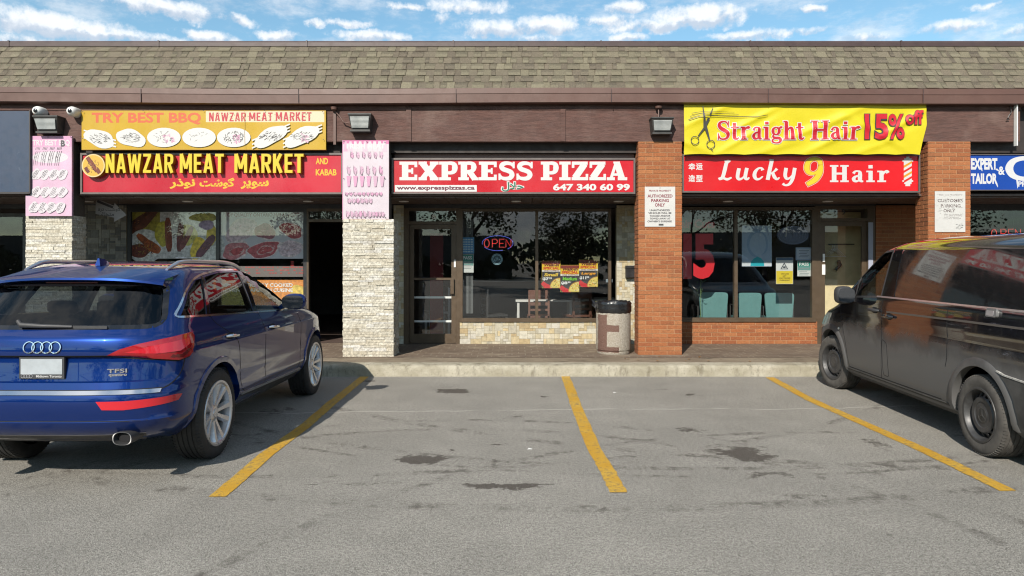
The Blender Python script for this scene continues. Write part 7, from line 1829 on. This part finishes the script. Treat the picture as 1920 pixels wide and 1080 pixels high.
        for y in AX:
            N = 26; g = MB(); vs = []; r0 = .40 if y < 1 else .41
            for k in range(N + 1):
                a = R(-6) + R(192) * k / N
                for rr, o in ((r0, -.05), (r0 + .004, .012), (r0 + .062, .014), (r0 + .085, -.006)):
                    p, nn = sh.side(y + rr * math.cos(a), max(WR + .01 + rr * math.sin(a), .25), sg); vs.append((p.x + sg * o, p.y, p.z))
            g.add(vs, [(i * 4 + j, i * 4 + j + 1, i * 4 + 5 + j, i * 4 + 4 + j) for i in range(N) for j in range(3)]); L(g).build('wheel_arch_lip', paint, root, smooth=45)
            steel_wheel(root, sg * .835, y, WR, .222, .225, sg, M_tyre_d, R(10) if y > 1 else 0.0)
        L(patch([(.43, .25), (2.76, .25), (2.75, .345), (.45, .345)], f, .15, .010, -.02)).build('sill_panel', mat('sill_dust', (.045, .043, .040), .8, var=.3), root, smooth=40)
        L(patch([(-.97, .28), (-.50, .28), (-.495, .42), (-.45, .56), (-.36, .68), (-.30, .72), (-.97, .705)], f, .1, .012, -.02)).build('bumper_corner', mat('bumper_dust', (.050, .049, .047), .75, var=.3), root, smooth=40)
        L(ribbon([(-.97, .712), (-.6, .718), (-.35, .735), (-.26, .755)], f, .012, .016)).build('bumper_scuff', mat('scuffed_edge', (.34, .33, .31), .7, var=.4, vscale=30), root)
        # mirror
        mb = MB(); mx, my, mz = sg * 1.075, 2.50, 1.245; vs = []; NN = 10
        for i in range(NN + 1):
            t = i / NN * math.pi; yy = my + .085 * math.cos(t); rr = max(math.sin(t), .02) ** .55
            for k in range(16):
                a = 2 * math.pi * k / 16; ca, sa = math.cos(a), math.sin(a); vs.append((mx + .105 * rr * math.copysign(abs(ca) ** .6, ca), yy, mz + .108 * rr * math.copysign(abs(sa) ** .6, sa)))
        mb.add(vs, [(i * 16 + k, i * 16 + (k + 1) % 16, i * 16 + 16 + (k + 1) % 16, i * 16 + 16 + k) for i in range(NN) for k in range(16)]); mb.bar((sg * .92, my + .05, 1.19), (sg * 1.03, my, 1.20), .10, .06)
        mo = L(mb).build('door_mirror', M_trim, root, smooth=50)
        g = MB(); g.add([(mx + .088 * math.copysign(abs(math.cos(k * .3927)) ** .6, math.cos(k * .3927)), my - .0885 - .20 * sg * .098 * math.copysign(abs(math.cos(k * .3927)) ** .6, math.cos(k * .3927)) * -1 - .012, mz + .088 * math.copysign(abs(math.sin(k * .3927)) ** .6, math.sin(k * .3927))) for k in range(16)], [tuple(range(16))]); L(g).build('mirror_glass', M_mirrorg, mo)
        L(patch([(3.30, .80), (3.72, .74), (3.70, .86), (3.40, .97), (3.20, .98)], f, .08, .004, -.02)).build('headlight', M_lens, root, smooth=50)
        L(patch([(-.99, .95), (-.90, .95), (-.88, 1.22), (-.97, 1.22)], f, .1, .005, -.02)).build('tail_lamp', M_red, root)
        for x in (.42,):
            g = MB(); vs = []
            for (dy, z, w, t) in ((.0, .7, .24, .10), (-.06, 1.05, .25, .09), (-.14, 1.32, .20, .06), (-.155, 1.35, .10, .05), (-.16, 1.39, .13, .06), (-.18, 1.52, .12, .05), (-.185, 1.55, .09, .03)):
                for a in range(12): vs.append((sg * x + w * math.copysign(abs(math.cos(a * .5236)) ** .6, math.cos(a * .5236)), 1.95 + dy + t * math.sin(a * .5236), z))
            g.add(vs, [(i * 12 + k, i * 12 + (k + 1) % 12, i * 12 + 12 + (k + 1) % 12, i * 12 + 12 + k) for i in range(6) for k in range(12)] + [tuple(range(72, 84))]); L(g).build('seat', M_seat, root, smooth=50)
    L(patch(ws, lambda a, b: sh.front(a, b), .12, -.006, None)).build('windscreen', M_carglass, root, smooth=60)
    L(patch(roundpoly([(-.66, 1.20), (.66, 1.20), (.60, 1.68), (-.60, 1.68)], .05), lambda a, b: sh.rear(a, b), .12, .004, -.01)).build('rear_window', M_frit, root, smooth=60)
    g = MB().box(-.78, .78, 1.62, 1.66, .62, 1.80); L(g).build('bulkhead', M_cabin, root)
    L(patch([(-.55, .50), (.55, .50), (.6, .86), (-.6, .86)], lambda a, b: sh.front(a, b), .1, .004, -.02)).build('grille', M_trim, root)
    g = MB().box(-.8, .8, 2.75, 3.05, .8, 1.12); L(g).build('dashboard', M_seat, root)
    g = MB()
    for x in (-.55, .55): g.box(x - .015, x + .015, -.4, 1.4, sh.top(x, .5)[0].z - .004, sh.top(x, .5)[0].z + .003)
    return root
VAN = van()
# ------------------------------------------------------------------ across the car park, behind the photographer: what the glass and the paint mirror
def tree(name, label, x, y, h, rad, trunk_h, leafcol, n, bare=False, seed=1):
    rnd = random.Random(seed); root = empty(name, (x, y, 0), label, 'tree')
    g = MB(); tips = []
    def limb(p, d, L, r, lev):
        q = p + d * L; mid = p + d * L * .5 + Vector((rnd.uniform(-1, 1), rnd.uniform(-1, 1), 0)) * L * .06
        g.tube([p, mid, q], [r, r * .8, r * .62], 6 if lev < 2 else 4)
        if lev >= (4 if bare else 3): tips.append(q); return
        for k in range(3 if lev else 5):
            a = rnd.uniform(0, 6.28); s = rnd.uniform(.35, .95); e = (d + Vector((math.cos(a) * s, math.sin(a) * s, rnd.uniform(-.1, .35)))).normalized()
            limb(q if k or lev else p + d * L * rnd.uniform(.7, 1), e, L * rnd.uniform(.55, .8) if lev else h * rnd.uniform(.18, .26), r * .58, lev + 1); tips.append(q)
    limb(Vector((x, y, 0)), Vector((0, 0, 1)), trunk_h, h * .022, 0)
    g.build('trunk', mat('bark', (.05, .04, .032), .9, var=.3), root)
    c = MB(); cz = trunk_h + (h - trunk_h) * .5; rz = (h - trunk_h) * .56
    cl = []
    for _ in range(46):
        a = rnd.uniform(0, 6.28); u = rnd.uniform(-1, 1); q = rnd.random() ** .45; s = math.sqrt(1 - u * u)
        cl.append((Vector((x + rad * q * s * math.cos(a), y + rad * q * s * math.sin(a), cz + rz * q * u)), rnd.uniform(.16, .30) * rad))
    for _ in range(int(n * 2.2)):
        if bare: ce, r = rnd.choice(tips), rad * .12
        else: ce, r = rnd.choice(cl)
        v = Vector((rnd.gauss(0, 1), rnd.gauss(0, 1), rnd.gauss(0, 1))); v = v.normalized() * r * rnd.random() ** .4; p = ce + v
        a = Vector((rnd.gauss(0, 1), rnd.gauss(0, 1), rnd.gauss(0, .6))).normalized(); b = a.cross(Vector((rnd.gauss(0, 1), rnd.gauss(0, 1), rnd.gauss(0, 1)))).normalized(); s = rnd.uniform(.07, .17) * (1 if not bare else .7)
        k = rnd.uniform(.6, 1.4); c.add([p - a * s, p + b * s * .6, p + a * s, p - b * s * .6], [(0, 1, 2, 3)], tuple(q * k for q in leafcol))
    c.build('crown', mat('foliage', rough=.6, attr=True), root)
G1, G2, G3 = (.055, .065, .022), (.045, .06, .025), (.075, .075, .022)
for i, (nm, lb, x, y, h, rad, th, col, n, bare) in enumerate([
    ('broadleaf_tree', 'large dark broadleaf tree across the car park mirrored in the pizza window', -3.0, -22, 12.5, 4.6, 2.6, G1, 3600, False),
    ('broadleaf_tree', 'rounded olive tree mirrored right of the large tree in the pizza window', 4.6, -27, 6.6, 3.4, 1.2, G3, 2200, False),
    ('bare_tree', 'half-bare tree mirrored in the left salon pane', 10.5, -22, 9.5, 4.0, 2.4, G3, 420, True),
    ('broadleaf_tree', 'yellowing broad tree mirrored in the middle salon pane', 18.0, -25, 9.0, 4.4, 2.0, G3, 2400, False),
    ('broadleaf_tree', 'dark tree mirrored in the tailor window', 28, -22, 10, 4.2, 2.0, G2, 2000, False),
    ('broadleaf_tree', 'dark round tree mirrored in the meat market window', -14, -28, 8.5, 4.2, 1.8, G2, 2000, False),
    ('broadleaf_tree', 'small tree mirrored in the far left shop window', -26, -26, 6.0, 3.0, 1.4, G1, 1400, False)]):
    tree(nm, lb, x, y, h, rad, th, col, n, bare, 20 + i)
def hedge():
    rnd = random.Random(77); r = empty('hedge', (0, -38, 0), 'long dark hedge across the car park seen only in reflections', 'hedge'); c = MB()
    for _ in range(5000):
        x = rnd.uniform(-60, 60); hh = 2.6 + 1.0 * math.sin(x * .21) + .6 * math.sin(x * .63 + 1); p = Vector((x, -38 + rnd.uniform(-1.2, 1.2), rnd.random() ** .7 * hh)); a = Vector((rnd.gauss(0, 1), rnd.gauss(0, .5), rnd.gauss(0, 1))).normalized(); b = a.cross(Vector((rnd.gauss(0, 1), 1, rnd.gauss(0, 1)))).normalized(); s = rnd.uniform(.25, .5); k = rnd.uniform(.5, 1.3)
        c.add([p - a * s, p + b * s * .7, p + a * s, p - b * s * .7], [(0, 1, 2, 3)], tuple(q * k for q in G2))
    c.build('foliage', MATS['foliage'], r)
hedge()
r = empty('low_building', (-30, -45, 0), 'long low grey building across the road seen only in reflections', 'building')
MB().box(-70, 0, -50, -44, 0, 4.2).box(14, 80, -56, -46, 0, 4.6).build('wall', mat('far_wall', (.16, .15, .14), .9, var=.1), r)
for x in (-24, 6, 30):
    r = empty('utility_pole', (x, -34, 0), 'wooden utility pole across the road at %s of the reflected trees' % {-24: 'the left', 6: 'the middle', 30: 'the right'}[x], 'pole', 'utility poles across the road')
    g = MB().tube([(x, -34, 0), (x, -34, 9)], [.14, .10], 10); g.build('pole', mat('pole_wood', (.10, .08, .06), .9), r); MB().box(x - 1.1, x + 1.1, -34.05, -33.95, 8.3, 8.42).build('crossarm', MATS['pole_wood'], r)
r = empty('power_line', (0, -34, 8), 'sagging power cables strung across the road behind the car park', 'cable')
for z, dy in ((8.45, .0), (7.6, .1), (7.1, -.1)): MB().tube([(-60 + k * 4, -34 + dy, z - .5 * abs(math.sin((-60 + k * 4 + 24) * math.pi / 30))) for k in range(31)], .02, 4).build('cable', M_signdk, r)
bpy.data.objects.remove(_to)
